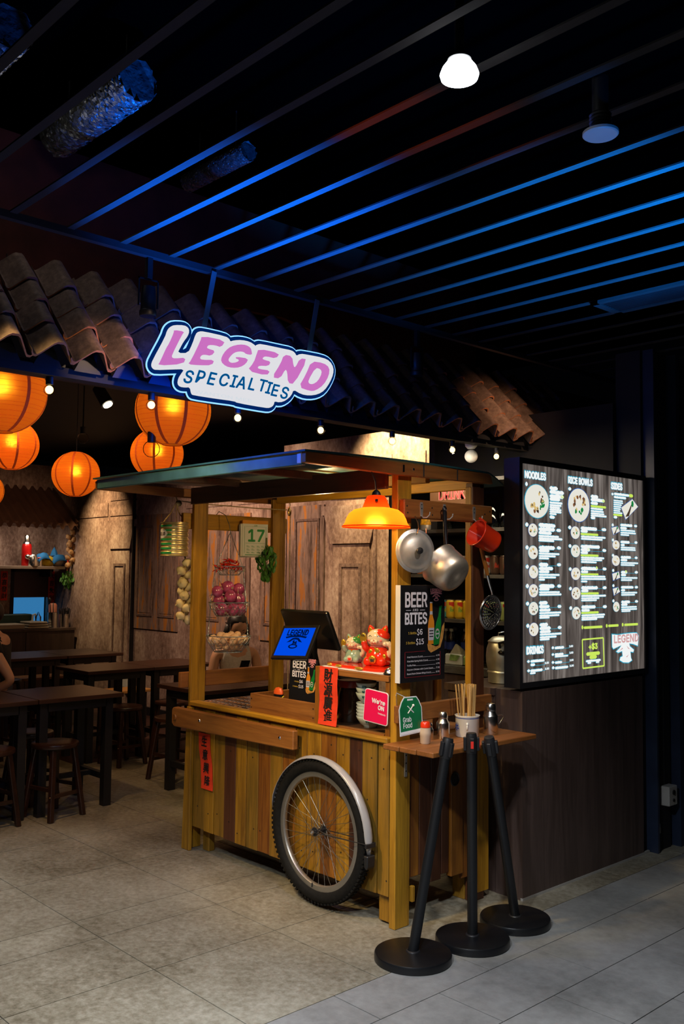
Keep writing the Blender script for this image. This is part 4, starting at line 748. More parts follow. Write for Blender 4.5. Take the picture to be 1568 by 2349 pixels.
# right side planks (set back behind the folding shelf)
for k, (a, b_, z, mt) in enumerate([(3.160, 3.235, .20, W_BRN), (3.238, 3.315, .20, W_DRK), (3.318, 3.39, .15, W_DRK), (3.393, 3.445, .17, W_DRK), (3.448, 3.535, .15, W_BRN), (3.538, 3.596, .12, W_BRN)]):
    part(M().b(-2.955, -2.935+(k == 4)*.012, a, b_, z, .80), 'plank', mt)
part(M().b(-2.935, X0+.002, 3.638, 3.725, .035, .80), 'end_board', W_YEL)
m = M().b(-2.93, -2.91, 3.165, 3.185, .10, .17); part(m, 'leg_block', W_YEL)
hs = M(); hs.lathe([(.030, 0), (.034, .003), (.030, .006), (.027, .003)], T=frame_S(-2.922) @ TR(3.47, .60, 0), seg=22, cap=False); hs.build('cable_hole_ring', BLK, cart, True)
M().lathe([(0, 0), (.028, 0)], T=frame_S(-2.9222) @ TR(3.47, .60, 0), seg=20, cap=False).build('cable_hole', NAIL, cart)
# counter top and its front moulding
part(M().b(-4.50, -2.96, 3.10, 3.66, .805, .828), 'counter_top', W_BRNx)
part(M().b(-4.522, -2.955, 3.040, 3.10, .806, .834), 'counter_moulding', W_YELx, .006)
# handle board
hb = part(M().prism([(-4.628, .69), (-4.617, .682), (-3.556, .697), (-3.556, .792), (-4.615, .792), (-4.635, .785), (-4.640, .77), (-4.640, .70)], frame_F(3.035), 0, .034), 'handle_board', W_BRNx, .005)
m = M(); m.lathe([(0, .006), (.015, .006), (.018, 0)], T=frame_F(3.001) @ TR(-4.607, .735, 0), seg=18).build('wood_plug', W_BRN, hb, True)
m = M()
for x, z in ((-4.36, .745), (-3.66, .745)): m.lathe([(0, .004), (.007, .003), (.009, 0)], T=frame_F(3.001) @ TR(x, z, 0), seg=12)
m.build('screw', CHR, hb, True)
part(M().b(-4.50, -4.42, 3.036, 3.05, .70, .78).b(-3.70, -3.62, 3.036, 3.06, .70, .78), 'spacer', W_DRK)
# horizontal rails
r_ = part(M().b(-4.578, -4.552, 2.995, 3.77, 1.814, 1.906), 'hanger_rail', W_YELy)
part(M().b(-4.578, -4.550, 3.0, 3.76, .905, .993), 'lower_rail', W_BRNy)
hr = part(M().b(-2.918, -2.885, 3.072, 3.712, 1.822, 1.908), 'hook_rail', W_BRNy, .005)
m = M()
for y, z in ((3.09, 1.875), (3.095, 1.845), (3.26, 1.875), (3.262, 1.842), (3.65, 1.865), (3.69, 1.88)): m.cyl((-2.886, y, z), (-2.8842, y, z), .0045, seg=8)
m.build('nail_hole', NAIL, hr)
part(M().b(-2.918, -2.89, 3.045, 3.712, .905, .981), 'lower_rail', W_BRNy)
# roof frame and panel
part(M().b(-4.64, -2.915, 2.486, 2.51, 2.012, 2.062), 'roof_fascia', mat('fascia_teal', (.045, .13, .15), .38, var=.25, vs_=10), .003)
part(M().prism([(2.486, 2.020), (2.486, 2.068), (3.70, 2.072), (3.72, 2.02), (3.02, 2.012)], frame_S(-2.918), 0, .03), 'rafter', W_BRNy, .003)
part(M().b(-2.945, -2.915, 2.484, 2.50, 2.018, 2.066), 'corner_trim', mat('white_tape', (.66, .66, .68), .6, var=.1))
part(M().prism([(2.486, 2.010), (2.486, 2.056), (3.74, 2.05), (3.74, 2.0), (3.03, 2.0)], frame_S(-4.655), 0, .03), 'rafter', W_BRNy, .003)
for x in (-4.1, -3.5): part(M().b(x, x+.03, 2.51, 3.7, 2.03, 2.066), 'rafter', W_DRKx)
part(M().b(-4.535, -2.965, 3.030, 3.055, 1.955, 2.05), 'front_beam', W_DRKx, .003)
part(M().b(-4.52, -2.92, 3.655, 3.685, 1.995, 2.05), 'back_beam', W_YELx, .003)
part(M().b(-4.14, -2.96, 3.30, 3.33, 2.00, 2.05), 'cross_beam', W_YELx, .003)
m = M(); n = 22; vs = []; fs = []
for i in range(n+1):
    y = 2.478+(3.80-2.478)*i/n; z = 2.070+.010*math.sin(PI*i/n)-(.05 if i == n else 0)-(.02 if i == n-1 else 0)
    vs += [(-4.665, y, z-.004), (-2.885, y, z-.004), (-2.885, y, z+.004), (-4.665, y, z+.004)]
for i in range(n):
    for k in range(4): fs.append((i*4+k, i*4+(k+1) % 4, (i+1)*4+(k+1) % 4, (i+1)*4+k))
fs += [(0, 3, 2, 1), (4*n, 4*n+1, 4*n+2, 4*n+3)]
m.add(vs, fs); m.build('roof_panel', mat('roof_teal', (.022, .085, .095), .35, var=.3, vs_=5), cart, True)
for y in (3.20, 3.44): part(M().b(-2.89, -2.884, y, y+.008, 2.015, 2.08), 'roof_strap', BLKM)
m = M(); m.b(-2.886, -2.884, 3.06, 3.072, 2.028, 2.06); m.lathe([(0, .003), (.006, .002), (.007, 0)], T=frame_S(-2.888) @ TR(3.135, 2.045, 0), seg=10).build('bolt', CHR, cart)
for x in (-4.0, -3.2): part(M().tube([(x, 3.40, .828), (x, 3.40, .80)], .01), 'peg', W_YEL)
part(M().b(-4.03, -4.01, 3.56, 3.58, .828, .90), 'peg', W_YEL)
# shelf on the right side
sh = thing('side_shelf', 'reddish wood fold-out shelf on the right side of the cart', 'shelf', (-2.78, 3.3, .8))
for k in range(3): M().b(-2.915+.096*k, -2.915+.096*k+.094, 2.975+.004*k, 3.715, .80, .822).build('shelf_board', [W_BRNy, W_BRNy, W_BRNy][k], sh, bevel=.003)
m = M().b(-2.918, -2.912, 3.115, 3.13, .66, .80).b(-2.918, -2.80, 3.115, 3.13, .794, .80); m.build('bracket', ALU, sh); M().b(-2.918, -2.912, 3.56, 3.575, .66, .80).b(-2.918, -2.80, 3.56, 3.575, .794, .80).build('bracket', ALU, sh)
m = M()
for z in (.685, .72, .755): m.cyl((-2.9125, 3.1225, z), (-2.9115, 3.1225, z), .004, seg=8)
m.build('screw_hole', NAIL, sh)
# box tray, glass case
bt = thing('box_tray', 'shallow orange-brown wooden box on the counter in front of the cash register', 'box', (-3.735, 3.3, .828))
for a, nm in ((M().b(-3.998, -3.475, 3.072, 3.088, .829, .928), 'front_board'), (M().b(-3.998, -3.475, 3.54, 3.556, .829, .928), 'back_board'), (M().b(-3.998, -3.982, 3.088, 3.54, .829, .928), 'side_board'), (M().b(-3.982, -3.475, 3.088, 3.54, .829, .84), 'bottom')): a.build(nm, W_BRNx, bt, bevel=.003)
m = M()
for x in (-3.985, -3.49):
    for z in (.855, .90): m.cyl((x, 3.0714, z), (x, 3.075, z), .0042, seg=8)
m.build('nail_hole', NAIL, bt)
gc = thing('display_case', 'wood framed glass display case with bowls inside and fortune cats on top', 'display case', (-3.22, 3.25, .828))
DW = W_DRKx
m = M().b(-3.472, -3.442, 3.066, 3.10, .83, 1.112); m.build('frame_post', W_BRN, gc, bevel=.002)
M().b(-3.0, -2.972, 3.075, 3.10, .83, 1.095).build('frame_post', W_BRN, gc, bevel=.002)
M().b(-3.472, -3.442, 3.40, 3.43, .83, 1.105).build('frame_post', W_BRN, gc); M().b(-3.0, -2.972, 3.40, 3.43, .83, 1.105).build('frame_post', W_BRN, gc)
M().b(-3.442, -2.972, 3.068, 3.10, 1.078, 1.106).build('frame_rail', W_BRNx, gc, bevel=.002); M().b(-3.442, -2.972, 3.40, 3.43, 1.078, 1.105).build('frame_rail', W_BRNx, gc)
M().b(-3.442, -3.0, 3.070, 3.10, .829, .842).build('frame_rail', W_BRNx, gc)
M().b(-3.475, -2.970, 3.10, 3.43, 1.095, 1.107).build('top_board', W_BRNx, gc)
M().b(-3.44, -3.0, 3.10, 3.42, .829, .836).build('bottom_board', W_DRKx, gc)
M().b(-3.442, -3.0, 3.083, 3.086, .842, 1.078).build('glass_pane', glass('pane_glass', (.94, .97, .95), .02, .08), gc)
# everything in the case
CER = mat('white_ceramic', (.72, .70, .66), .18, coat=.5, var=.05)
CERB = mat('bowl_flower', (.03, .10, .10), .3, var=.2)
def bowl(x, y, z, r, h, label, grp):
    t = thing('bowl', label, 'bowl', (x, y, z), 0, grp)
    M().lathe([(0, .004), (r*.42, .004), (r*.44, 0), (r*.47, 0), (r*.48, .008), (r*.72, h*.35), (r*.93, h*.78), (r, h), (r*.985, h+.002), (r*.95, h), (r*.9, h*.78), (r*.68, h*.36), (r*.4, .014), (0, .011)], (x, y, z), 28, cap=False).build('bowl_body', CER, t, 'all')
    m = M()
    for a in (-1.0, 1.1, 3.2): 
        rr_ = r*.875; c = Vector((x+rr_*math.cos(a), y+rr_*math.sin(a), z+h*.62)); nrm = Vector((math.cos(a), math.sin(a), -.25)).normalized()
        T = TR(*c) @ basis_z(nrm)
        for g in (0, 1.2, -1.2): shape(m, [disc(.007*math.sin(g), .004*math.cos(g), .007, .0028, 8, g)], T, .0012)
    m.build('flower_print', CERB, t)
    return t
for k in range(3): bowl(-3.235, 3.185, .950+.024*k, .050, .046, ['upper bowl stack, lowest small bowl', 'upper bowl stack, middle small bowl', 'upper bowl stack, topmost small deep bowl with open rim'][k]+' in the display case', 'small white bowls in the display case')
for k in range(5): bowl(-3.205, 3.185, .8365+.0155*k, .068, .052, ['bottom', 'second', 'third', 'fourth', 'top'][k]+' wide rimmed bowl of the lower stack behind the pink sign', 'wide white bowls in the display case')
for k in range(6): bowl(-3.065, 3.20, .8365+.013*k, .055, .045, 'steel-grey bowl %s up from the bottom, behind the right edge of the sign' % ['first', 'second', 'third', 'fourth', 'fifth', 'sixth'][k], 'bowls at the right end of the case')
j = thing('pickle_jar', 'dark glass jar with a dull red lid inside the display case', 'jar', (-3.40, 3.24, .8365))
M().lathe([(0, 0), (.060, 0), (.064, .01), (.064, .13), (.055, .155), (.055, .17)], (-3.40, 3.24, .8365), 24).build('jar_body', mat('jar_dark', (.03, .012, .006), .1, coat=.5, var=.4), j, True)
M().lathe([(.060, .168), (.062, .172), (.062, .198), (.058, .202), (0, .202)], (-3.40, 3.24, .8365), 24).build('lid', mat('lid_red', (.30, .02, .008), .4, var=.1), j, True)
bg = thing('plastic_bag', 'crumpled pale plastic bag standing behind the bowls in the glass case', 'bag', (-3.03, 3.335, .8365))
random.seed(4); m = M(); vs = []; n = 12
for i in range(8):
    z = .8365+.235*i/7; rr_ = .052*(1-.5*(i/7)**1.5)
    for k in range(n): a = 2*PI*k/n; q = 1+random.uniform(-.25, .25); vs.append((-3.035+rr_*q*math.cos(a)*.8, 3.335+rr_*q*math.sin(a), z))
m.add(vs, [(i*n+k, i*n+(k+1) % n, (i+1)*n+(k+1) % n, (i+1)*n+k) for i in range(7) for k in range(n)]+[tuple(range(7*n, 8*n))]); m.build('bag_body', mat('bag_plastic', (.42, .40, .32), .35, var=.15), bg, True)
# mat, cats
mt_ = thing('table_mat', 'white rectangular mat under the fortune cats', 'mat', (-3.24, 3.2, 1.107))
M().prism([(-3.47, 3.09), (-3.03, 3.075), (-2.985, 3.10), (-2.99, 3.40), (-3.45, 3.40)], frame_T(1.1075), 0, .004).build('mat_sheet', mat('mat_white', (.74, .72, .68), .6, var=.04), mt_)
CR = mat('cat_red', (.78, .035, .010), .15, coat=.7, var=.08); CWH = mat('cat_cream', (.80, .66, .50), .15, coat=.7, var=.05); CGR = mat('cat_celadon', (.30, .45, .38), .15, coat=.7, var=.08); CGD = mat('cat_gold', (.72, .42, .04), .2, .6, var=.15)
CGN = mat('cat_green', (.05, .25, .05), .2, coat=.5, var=.1); CPK = mat('cat_pink', (.75, .16, .16), .4, var=.1)
st = thing('figurine_plinth', 'glossy red wavy plinth with gold ingots under the two fortune cats', 'plinth', (-3.27, 3.22, 1.1115))
pp = smoothpoly([(-3.47, 3.13), (-3.36, 3.115), (-3.33, 3.105), (-3.20, 3.105), (-3.17, 3.09), (-3.08, 3.095), (-3.05, 3.13), (-3.06, 3.26), (-3.18, 3.31), (-3.38, 3.32), (-3.46, 3.28), (-3.49, 3.20)], 2)
M().prism(pp, frame_T(1.1115), 0, .015).build('plinth_body', CR, st, True, .003)
m = M()
for x, y, s_ in ((-3.345, 3.105, .022), (-3.19, 3.092, .030), (-3.43, 3.125, .018)): m.ball((x, y, 1.121), (s_, .010, .007)); 
m.build('gold_ingot', CGD, st, 'all')
def fcat(loc, s, rz, body, patch, label, board):
    t = thing('fortune_cat', label, 'figurine', loc, rz)
    t.scale = (s, s, s)
    L_ = lambda m, nm, mt, sm='all', par=None: m.build(nm, mt, par or t, sm, local=True)
    m = M(); m.lathe([(0, 0), (.050, 0), (.060, .008), (.064, .030), (.058, .055), (.045, .078), (.034, .090), (0, .094)], seg=28, T=SC(1, .85, 1)); L_(m, 'body', body)
    m = M().ball((-.034, -.040, .020), (.024, .022, .022)).ball((.034, -.040, .020), (.024, .022, .022)); L_(m, 'foot', body)
    h = L_(M().ball((0, -.004, .128), (.056, .046, .044), 26, 16), 'head', CWH)
    m = M().ball((0, -.047, .115), (.017, .009, .011)).ball((-.010, -.050, .114), (.010, .008, .009)).ball((.010, -.050, .114), (.010, .008, .009)); L_(m, 'muzzle', CWH)
    for sx in (-1, 1):
        m = M(); m.lathe([(.020, 0), (.017, .012), (.010, .024), (.004, .031), (0, .032)], seg=14, T=TR(sx*.032, -.002, .158) @ RY(sx*.35) @ SC(1, .6, 1)); e = L_(m, 'ear', patch if sx > 0 else body)
        m = M(); m.lathe([(.012, 0), (.006, .014), (0, .020)], seg=10, T=TR(sx*.033, -.010, .160) @ RY(sx*.35) @ SC(1, .35, 1)); L_(m, 'ear_lining', CGD, 'all', e)
    m = M(); m.lathe([(0, .0468), (.016, .0445), (.028, .037), (.0335, .030)], seg=18, cap=False, T=TR(.006, -.004, .128) @ SC(1.22, 1, .96) @ RY(.72) @ RX(.25)); L_(m, 'patch', patch)
    m = M()
    for sx in (-1, 1): m.tube([(sx*.031, -.0415, .136), (sx*.026, -.0448, .141), (sx*.019, -.0472, .141), (sx*.014, -.0485, .137)], .0011, 5)
    L_(m, 'closed_eye', INKB)
    m = M().ball((0, -.0575, .122), (.003, .002, .0022)); m.tube([(-.014, -.0545, .110), (-.007, -.0585, .107), (0, -.0585, .111), (.007, -.0585, .107), (.014, -.0545, .110)], .0009, 5); L_(m, 'nose_and_mouth', CR)
    L_(M().ball((.030, -.0415, .118), (.007, .004, .005)).ball((-.030, -.0415, .118), (.007, .004, .005)), 'cheek', CPK)
    m = M(); m.ring((0, 0, 0), .036, .0035, 26, T=TR(0, -.002, .088) @ SC(1, .85, 1)); c = L_(m, 'collar', CR if body is not CR else CPK)
    L_(M().ball((0, -.036, .080), .0065), 'bell', CGD, 'all', c)
    # raised right paw with gold coin, waving left paw
    m = M().tube([(-.045, -.010, .070), (-.058, -.020, .085), (-.060, -.030, .105), (-.056, -.034, .118)], [.017, .017, .015, .013], 10); L_(m, 'raised_arm', body)
    m = M().ball((-.060, -.040, .128), (.018, .006, .026)); k = L_(m, 'gold_tablet', CGD)
    m = M(); txt(m, '開運', TR(-.060, -.0475, .137) @ RX(PI/2) @ RY(0), .015, 'CENTER', 'cjk', ext=.0003, maxw=.018) if board is CGD else None
    if m.v: L_(m, 'tablet_lettering', INKB, False, k)
    m = M().tube([(.050, .0, .062), (.064, -.008, .050), (.073, -.012, .070), (.072, -.016, .092), (.062, -.022, .104), (.050, -.030, .104)], [.014, .015, .0145, .014, .014, .011], 10); m.ball((.048, -.032, .103), (.012, .012, .012)); L_(m, 'waving_arm', CWH)
    # coin and fortune emblems
    m = M()
    for x, z, r in ((-.022, .065, .011), (.012, .070, .012), (.045, .045, .010), (-.048, .030, .010)):
        yb = -.85*math.sqrt(max(0, .0625**2-x*x))-.0015 if z < .05 else -.85*math.sqrt(max(0, .050**2-x*x))-.004
        m.ball((x, yb+.003, z), (r, .004, r*1.2))
    if body is CR: L_(m, 'gold_emblem', CGD)
    m = M(); m.lathe([(0, .003), (.018, .003), (.020, 0)], T=TR(-.004, -.060, .030) @ RX(PI/2+.15), seg=20); c = L_(m, 'belly_disc', board)
    m = M(); txt(m, '發', TR(-.004, -.0645, .022) @ RX(PI/2-.15), .026, 'CENTER', 'cjk', ext=.0004, bold=.0008); L_(m, 'belly_lettering', CR if board is not CGD else INKB, False, c)
    return t
fcat((-3.205, 3.235, 1.1265), 1.02, .38, CR, CR, 'larger fortune cat figurine in red robe with gold coins, right one', CGD)
fcat((-3.385, 3.245, 1.1265), .74, .38, CGR, CGN, 'smaller fortune cat figurine in pale green robe with a green ear, left one', mat('cat_pale', (.6, .62, .5), .3, var=.05))
bl = thing('counter_bell', 'shiny chrome desk bell at the right end of the display case top', 'bell', (-3.0, 3.10, 1.1115))
M().lathe([(.026, 0), (.028, .002), (.027, .008), (.025, .012), (.018, .022), (.006, .028), (.003, .029), (.003, .035), (0, .036)], (-3.0, 3.105, 1.1115), 24).build('bell_dome', CHR, bl, True); M().lathe([(.030, 0), (.030, .004), (0, .004)], (-3.0, 3.105, 1.1105), 24).build('bell_base', BLK, bl)
# red couplets
def redstrip(nm, T, w, h, chars, label, size, par=None, tw=0):
    t = thing(nm, label, 'paper banner', tuple(T.translation))
    m = M(); n = 10; vs = []; 
    for i in range(n+1):
        z = h*i/n; o = .0015+.0025*math.sin(i*1.1)+(.007*(1-i) if i < 2 else 0)
        vs += [(-w/2+tw*z, z, o), (w/2+tw*z, z, o+.0012)]
    m.add(vs, [(2*i, 2*i+1, 2*i+3, 2*i+2) for i in range(n)], T); s_ = m.build('paper_sheet', REDP, t)
    md = s_.modifiers.new('thick', 'SOLIDIFY'); md.thickness = .0008
    m = M(); k = len(chars)
    for i, ch in enumerate(chars):
        zc = h*(1-(i+.56)/k*.94-.02); txt(m, ch, T @ TR(tw*zc, zc-size*.34, .0052) @ SC(.9, 1, 1), size, 'CENTER', 'cjk', bold=size*.020, ext=.0002, shear=.08)
    m.build('brush_lettering', INKB, s_); return t
redstrip('paper_banner', frame_F(3.062) @ TR(-3.368, .838, 0), .132, .277, '財源廣進', 'red paper banner with black brush characters hanging down the front of the display case', .068)
redstrip('paper_banner', frame_F(3.058) @ TR(-4.345, .365, 0), .112, .300, '生意興隆', 'red paper banner glued to the plank front under the long handle board', .060, tw=-.16)
# pink delivery sign (lettering only)
pk = thing('delivery_sign', 'pink WE RE ON delivery sticker sign leaning on the glass case', 'sign', (-3.04, 3.055, .88))
PKM = mat('sign_hot_pink', (.80, .008, .085), .35, var=.04); SW = mat('sticker_white', (.80, .78, .78), .35, var=.03)
FPk = frame_F(3.058)
PQ = [(-3.1056, 1.029), (-3.101, 1.0344), (-3.0928, 1.0372), (-2.9755, 1.0279), (-2.9677, 1.0251), (-2.9643, 1.0191), (-2.9686, 0.894), (-2.9713, 0.8893), (-2.9769, 0.887), (-3.1086, 0.8957), (-3.1156, 0.8981), (-3.1168, 0.9028)]
M().prism(offset(PQ, .004), FPk, 0, .003).build('sign_edge', SW, pk); sb = M().prism(PQ, FPk, .003, .0045).build('sign_board', PKM, pk)
def ftext(body, px, par, mt, y, size, nm='lettering', **k):
    m = M(); txt(m, body, frame_F(y) @ TR(px[0], px[1], 0) @ RZ(k.pop('rz', 0)), size, ext=.0003, **k); return m.build(nm, mt, par)
ftext("We're", (-3.0631, 0.9816), sb, SW, 3.0525, .027, bold=.0012, maxw=.083, rz=-.10)
ftext('ON', (-3.0238, 0.9522), sb, SW, 3.0525, .026, bold=.0012, maxw=.036, rz=-.10)
ftext('foodpanda', (-3.0236, 0.9323), sb, SW, 3.0525, .011, maxw=.048, rz=-.12)
# order screen and register
BLG = mat('black_gloss', (.010, .010, .012), .18, var=.1)
ps = thing('cash_register', 'black touch-screen cash register with a blue customer display', 'cash register', (-3.78, 3.35, .84))
def slab(c, w, h, d, tilt, rz): return TR(*c) @ RZ(rz) @ RX(tilt)
M().b(-3.90, -3.58, 3.18, 3.42, .841, .875).build('register_base', BLG, ps, bevel=.008)
T = TR(-3.80, 3.33, 1.255) @ RZ(.28) @ RX(-.35)
M().tube([(-3.74, 3.32, .87), (-3.75, 3.31, 1.0), (-3.77, 3.30, 1.14), (-3.78, 3.31, 1.22)], [.055, .045, .034, .03], 12).build('stand_column', BLG, ps, True)
T2 = TR(-3.855, 3.37, 1.25) @ RZ(-.05) @ RX(.42)
mo = M(T=T2).b(-.205, .205, -.012, .012, -.10, .125).build('main_monitor', BLG, ps, bevel=.006)
# customer display from its four corners
cq = [Vector(v) for v in [(-3.8937, 3.12, 1.1154), (-3.5986, 3.12, 1.1327), (-3.6685, 3.25, 1.2805), (-3.9434, 3.25, 1.2831)]]
ux = (cq[1]-cq[0]); uy = (cq[3]-cq[0]); un = ux.cross(uy).normalized()
TD = Matrix(((ux.normalized().x, uy.normalized().x, un.x, cq[0].x), (ux.normalized().y, uy.normalized().y, un.y, cq[0].y), (ux.normalized().z, uy.normalized().z, un.z, cq[0].z), (0, 0, 0, 1)))
WX, WY = ux.length, uy.length
cdp = M().prism([(0, 0), (WX, 0), (WX, WY), (0, WY)], TD, -.016, 0).build('customer_display', BLG, ps, bevel=.004)
SCR = glow('screen_blue', (.0, .085, .95), .80)
M().prism([(WX*.07, WY*.09), (WX*.93, WY*.09), (WX*.93, WY*.90), (WX*.07, WY*.90)], TD, 0, .001).build('screen', SCR, cdp)
SD = glow('screen_dark', (.0, .008, .06), 1)
def logo(m, T, w, s=1.0):
    "arched name over the chef-hat emblem"
    txt(m, 'LEGEND', T @ TR(0, w*.16, 0), w*.30, 'CENTER', bold=w*.012, ext=.0002, maxw=w, space=1.0)
    sc_ = lambda pts: [(x*w, y*w) for x, y in pts]
    shape(m, [sc_([(-.52, .10), (-.25, .15), (0, .16), (.25, .15), (.52, .10), (.48, .04), (.2, .085), (-.2, .085), (-.48, .04)])], T, .0002)
    shape(m, [sc_([(-.38, -.12), (-.15, .05), (0, .07), (.15, .05), (.38, -.12), (.2, -.09), (.12, -.02), (0, .0), (-.12, -.02), (-.2, -.09)])], T, .0002)
    shape(m, [sc_([(-.10, -.06), (-.02, -.03), (.02, -.12), (.10, -.05), (.14, -.20), (.02, -.16), (-.12, -.22), (-.06, -.14)])], T, .0002)
    shape(m, [[(x*w, y*w) for x, y in disc(0, -.27, .22, .09, 16)], [(x*w, y*w) for x, y in disc(0, -.27, .15, .045, 14)]], T, .0002)
m = M(); logo(m, TD @ TR(WX*.5, WY*.56, .0012), WX*.56); m.build('logo', SD, cdp)
M().b(-3.96, -3.70, 3.40, 3.52, .841, .87).build('card_tray', BLK, ps)
M().b(-3.70, -3.50, 3.42, 3.54, 1.00, 1.09).build('printer', BLG, ps, bevel=.01)
M().b(-3.70, -3.50, 3.42, 3.54, .84, 1.00).build('printer_stand', BLK, ps)
t = thing('card_stand', 'small orange and black rounded payment reader beside the register', 'card reader', (-3.83, 3.16, .93))
M().lathe([(0, 0), (.028, 0), (.036, .012), (.036, .03)], T=TR(-3.86, 3.155, .90) @ SC(1, .5, 1), seg=20).build('lower_shell', BLG, t, True)
M().lathe([(.036, .03), (.035, .045), (.024, .060), (0, .066)], T=TR(-3.86, 3.155, .90) @ SC(1, .5, 1), seg=20).build('upper_shell', mat('orange_shell', (.85, .12, .02), .4, var=.05), t, True)
M().tube([(-3.86, 3.155, .905), (-3.855, 3.16, .87), (-3.84, 3.17, .842)], .008).build('stalk', BLK, t)
t = thing('cable', 'short yellow cable loop in the wooden box', 'cable', (-3.78, 3.12, .85))
M().tube([(-3.80, 3.12, .842), (-3.795, 3.11, .88), (-3.785, 3.11, .915), (-3.775, 3.12, .93)], .0035).build('cable_loop', mat('cable_yellow', (.75, .6, .03), .5, var=.1), t, True)
# beer posters
PST = mat('poster_black', (.008, .008, .010), .4, var=.2); YTX = mat('print_yellow', (.62, .40, .05), .5, var=.1); GRNB = mat('print_green', (.01, .20, .035), .3, var=.15); AMB = mat('print_amber', (.75, .26, .02), .3, var=.15)
FRI = mat('print_fries', (.60, .28, .06), .6, var=.35, vs_=60); LBL = mat('print_label', (.55, .52, .56), .5, var=.1); RDL = mat('print_red', (.35, .02, .03), .5, var=.1); LGO = mat('print_logo_red', (.78, .30, .34), .5, var=.1)
def beer_poster(T, w, h, par, full=True):
    "T: origin at lower left corner, facing out"
    U = lambda pts: [(x*w, y*h) for x, y in pts]
    a, b_, c, d, e = M(), M(), M(), M(), M()
    txt(a, 'BEER', T @ TR(.09*w, .775*h, 0), h*.207, bold=h*.005, maxw=w*.48, ext=.0003); txt(a, 'BITES', T @ TR(.09*w, .598*h, 0), h*.160, bold=h*.005, maxw=w*.48, ext=.0003)
    txt(a, 'AND', T @ TR(.33*w, .730*h, 0), h*.036, 'CENTER', ext=.0002, space=1.2)
    for q in ((.12, .23), (.43, .54)): shape(a, [U([(q[0], .738), (q[1], .738), (q[1], .743), (q[0], .743)])], T, .0002)
    txt(a, '$6', T @ TR(.36*w, .485*h, 0), h*.075, bold=h*.001, maxw=w*.12, ext=.0003, fkey='cjk'); txt(a, '$15', T @ TR(.34*w, .385*h, 0), h*.075, bold=h*.001, maxw=w*.17, ext=.0003, fkey='cjk')
    txt(b_, '1 Bottle', T @ TR(.17*w, .492*h, 0), h*.035, maxw=w*.18, ext=.0002); txt(b_, '3 Bottles', T @ TR(.12*w, .392*h, 0), h*.035, maxw=w*.20, ext=.0002)
    if full:
        for k, (s_, pr) in enumerate((('Fried Wantons (5 pcs)', '4.90'), ('Fried Mini Spring Rolls (5 pcs)', '4.90'), ('Truffle Fries', '6.90'), ('Popcorn Chicken with Cumin Sauce', '7.90'), ('Prawn Paste Chicken Wings (4 pcs)', '8.90'))):
            z = (.250-.043*k)*h; mw = w*[.34, .46, .19, .58, .53][k]
            txt(a, s_, T @ TR(.15*w, z, 0), h*.024, maxw=mw, ext=.0001); txt(a, pr, T @ TR(.80*w, z, 0), h*.024, maxw=w*.08, ext=.0001)
            shape(a, [[(.15*w+mw+.01*w, z), (.78*w, z), (.78*w, z+.0008), (.15*w+mw+.01*w, z+.0008)]], T, .0001)
        for q in ([(.10, .05), (.90, .05), (.90, .053), (.10, .053)], [(.10, .31), (.55, .31), (.55, .313), (.10, .313)], [(.10, .05), (.108, .05), (.108, .313), (.10, .313)], [(.892, .05), (.90, .05), (.90, .30), (.892, .30)]): shape(c, [U(q)], T, .0002)
    bt_ = [(.62, .38), (.74, .38), (.755, .56), (.75, .62), (.715, .68), (.705, .80), (.71, .815), (.655, .815), (.66, .80), (.655, .68), (.625, .62), (.615, .56)]
    m1 = M(); shape(m1, [U(bt_)], T, .0006); m1.build('amber_bottle_picture', AMB, par)
    for q in ([(.62, .42), (.745, .42), (.752, .55), (.618, .55)], [(.65, .69), (.71, .69), (.71, .725), (.65, .725)], [(.655, .81), (.712, .81), (.712, .823), (.655, .823)]): m1 = M(); shape(m1, [U(q)], T @ TR(0, 0, .0012), .0003); m1.build('bottle_label', LBL, par)
    m1 = M()
    for z in (.455, .485, .515): shape(m1, [U([(.64, z), (.73, z), (.73, z+.010), (.64, z+.010)])], T @ TR(0, 0, .0019), .0002)
    m1.build('label_print', PST, par)
    g = [(.74, .365), (.87, .375), (.915, .60), (.905, .66), (.915, .76), (.935, .765), (.93, .785), (.865, .775), (.87, .755), (.85, .67), (.80, .60), (.735, .42)]
    m1 = M(); shape(m1, [U(g)], T @ TR(0, 0, .0006), .0006); m1.build('green_bottle_picture', GRNB, par)
    m1 = M(); shape(m1, [[(x, y) for x, y in disc(.825*w, .485*h, .048*w, .055*h, 18)], disc(.825*w, .485*h, .036*w, .044*h, 16)], T @ TR(0, 0, .002), .0002)
    shape(m1, [[(.785*w, .476*h), (.865*w, .480*h), (.865*w, .495*h), (.785*w, .491*h)]], T @ TR(0, 0, .002), .0002)
    st_ = [(.825*w+(.018 if i % 2 == 0 else .008)*w*math.sin(PI*i/5), .525*h+(.018 if i % 2 == 0 else .008)*w*math.cos(PI*i/5)) for i in range(10)]
    m1.build('round_label', LBL, par); m1 = M(); shape(m1, [st_], T @ TR(0, 0, .0024), .0002); m1.build('star', LGO, par)
    m1 = M(); shape(m1, [U([(.60, .38), (.64, .40), (.70, .37), (.80, .35), (.86, .36), (.90, .46), (.94, .56), (.99, .60), (.99, .54), (.96, .44), (.90, .34), (.78, .31), (.68, .29), (.62, .32)])], T, .0003); m1.build('fries_picture', FRI, par)
    a.build('white_lettering', INKW, par); b_.build('yellow_lettering', YTX, par)
    if c.v: c.build('red_border', RDL, par)
    m1 = M(); logo(m1, T @ TR(.80*w, .895*h, .0002), w*.26); m1.build('logo', LGO, par)
po = thing('beer_poster', 'large black BEER AND BITES poster on the right side of the cart', 'poster', (-2.885, 3.2, 1.3))
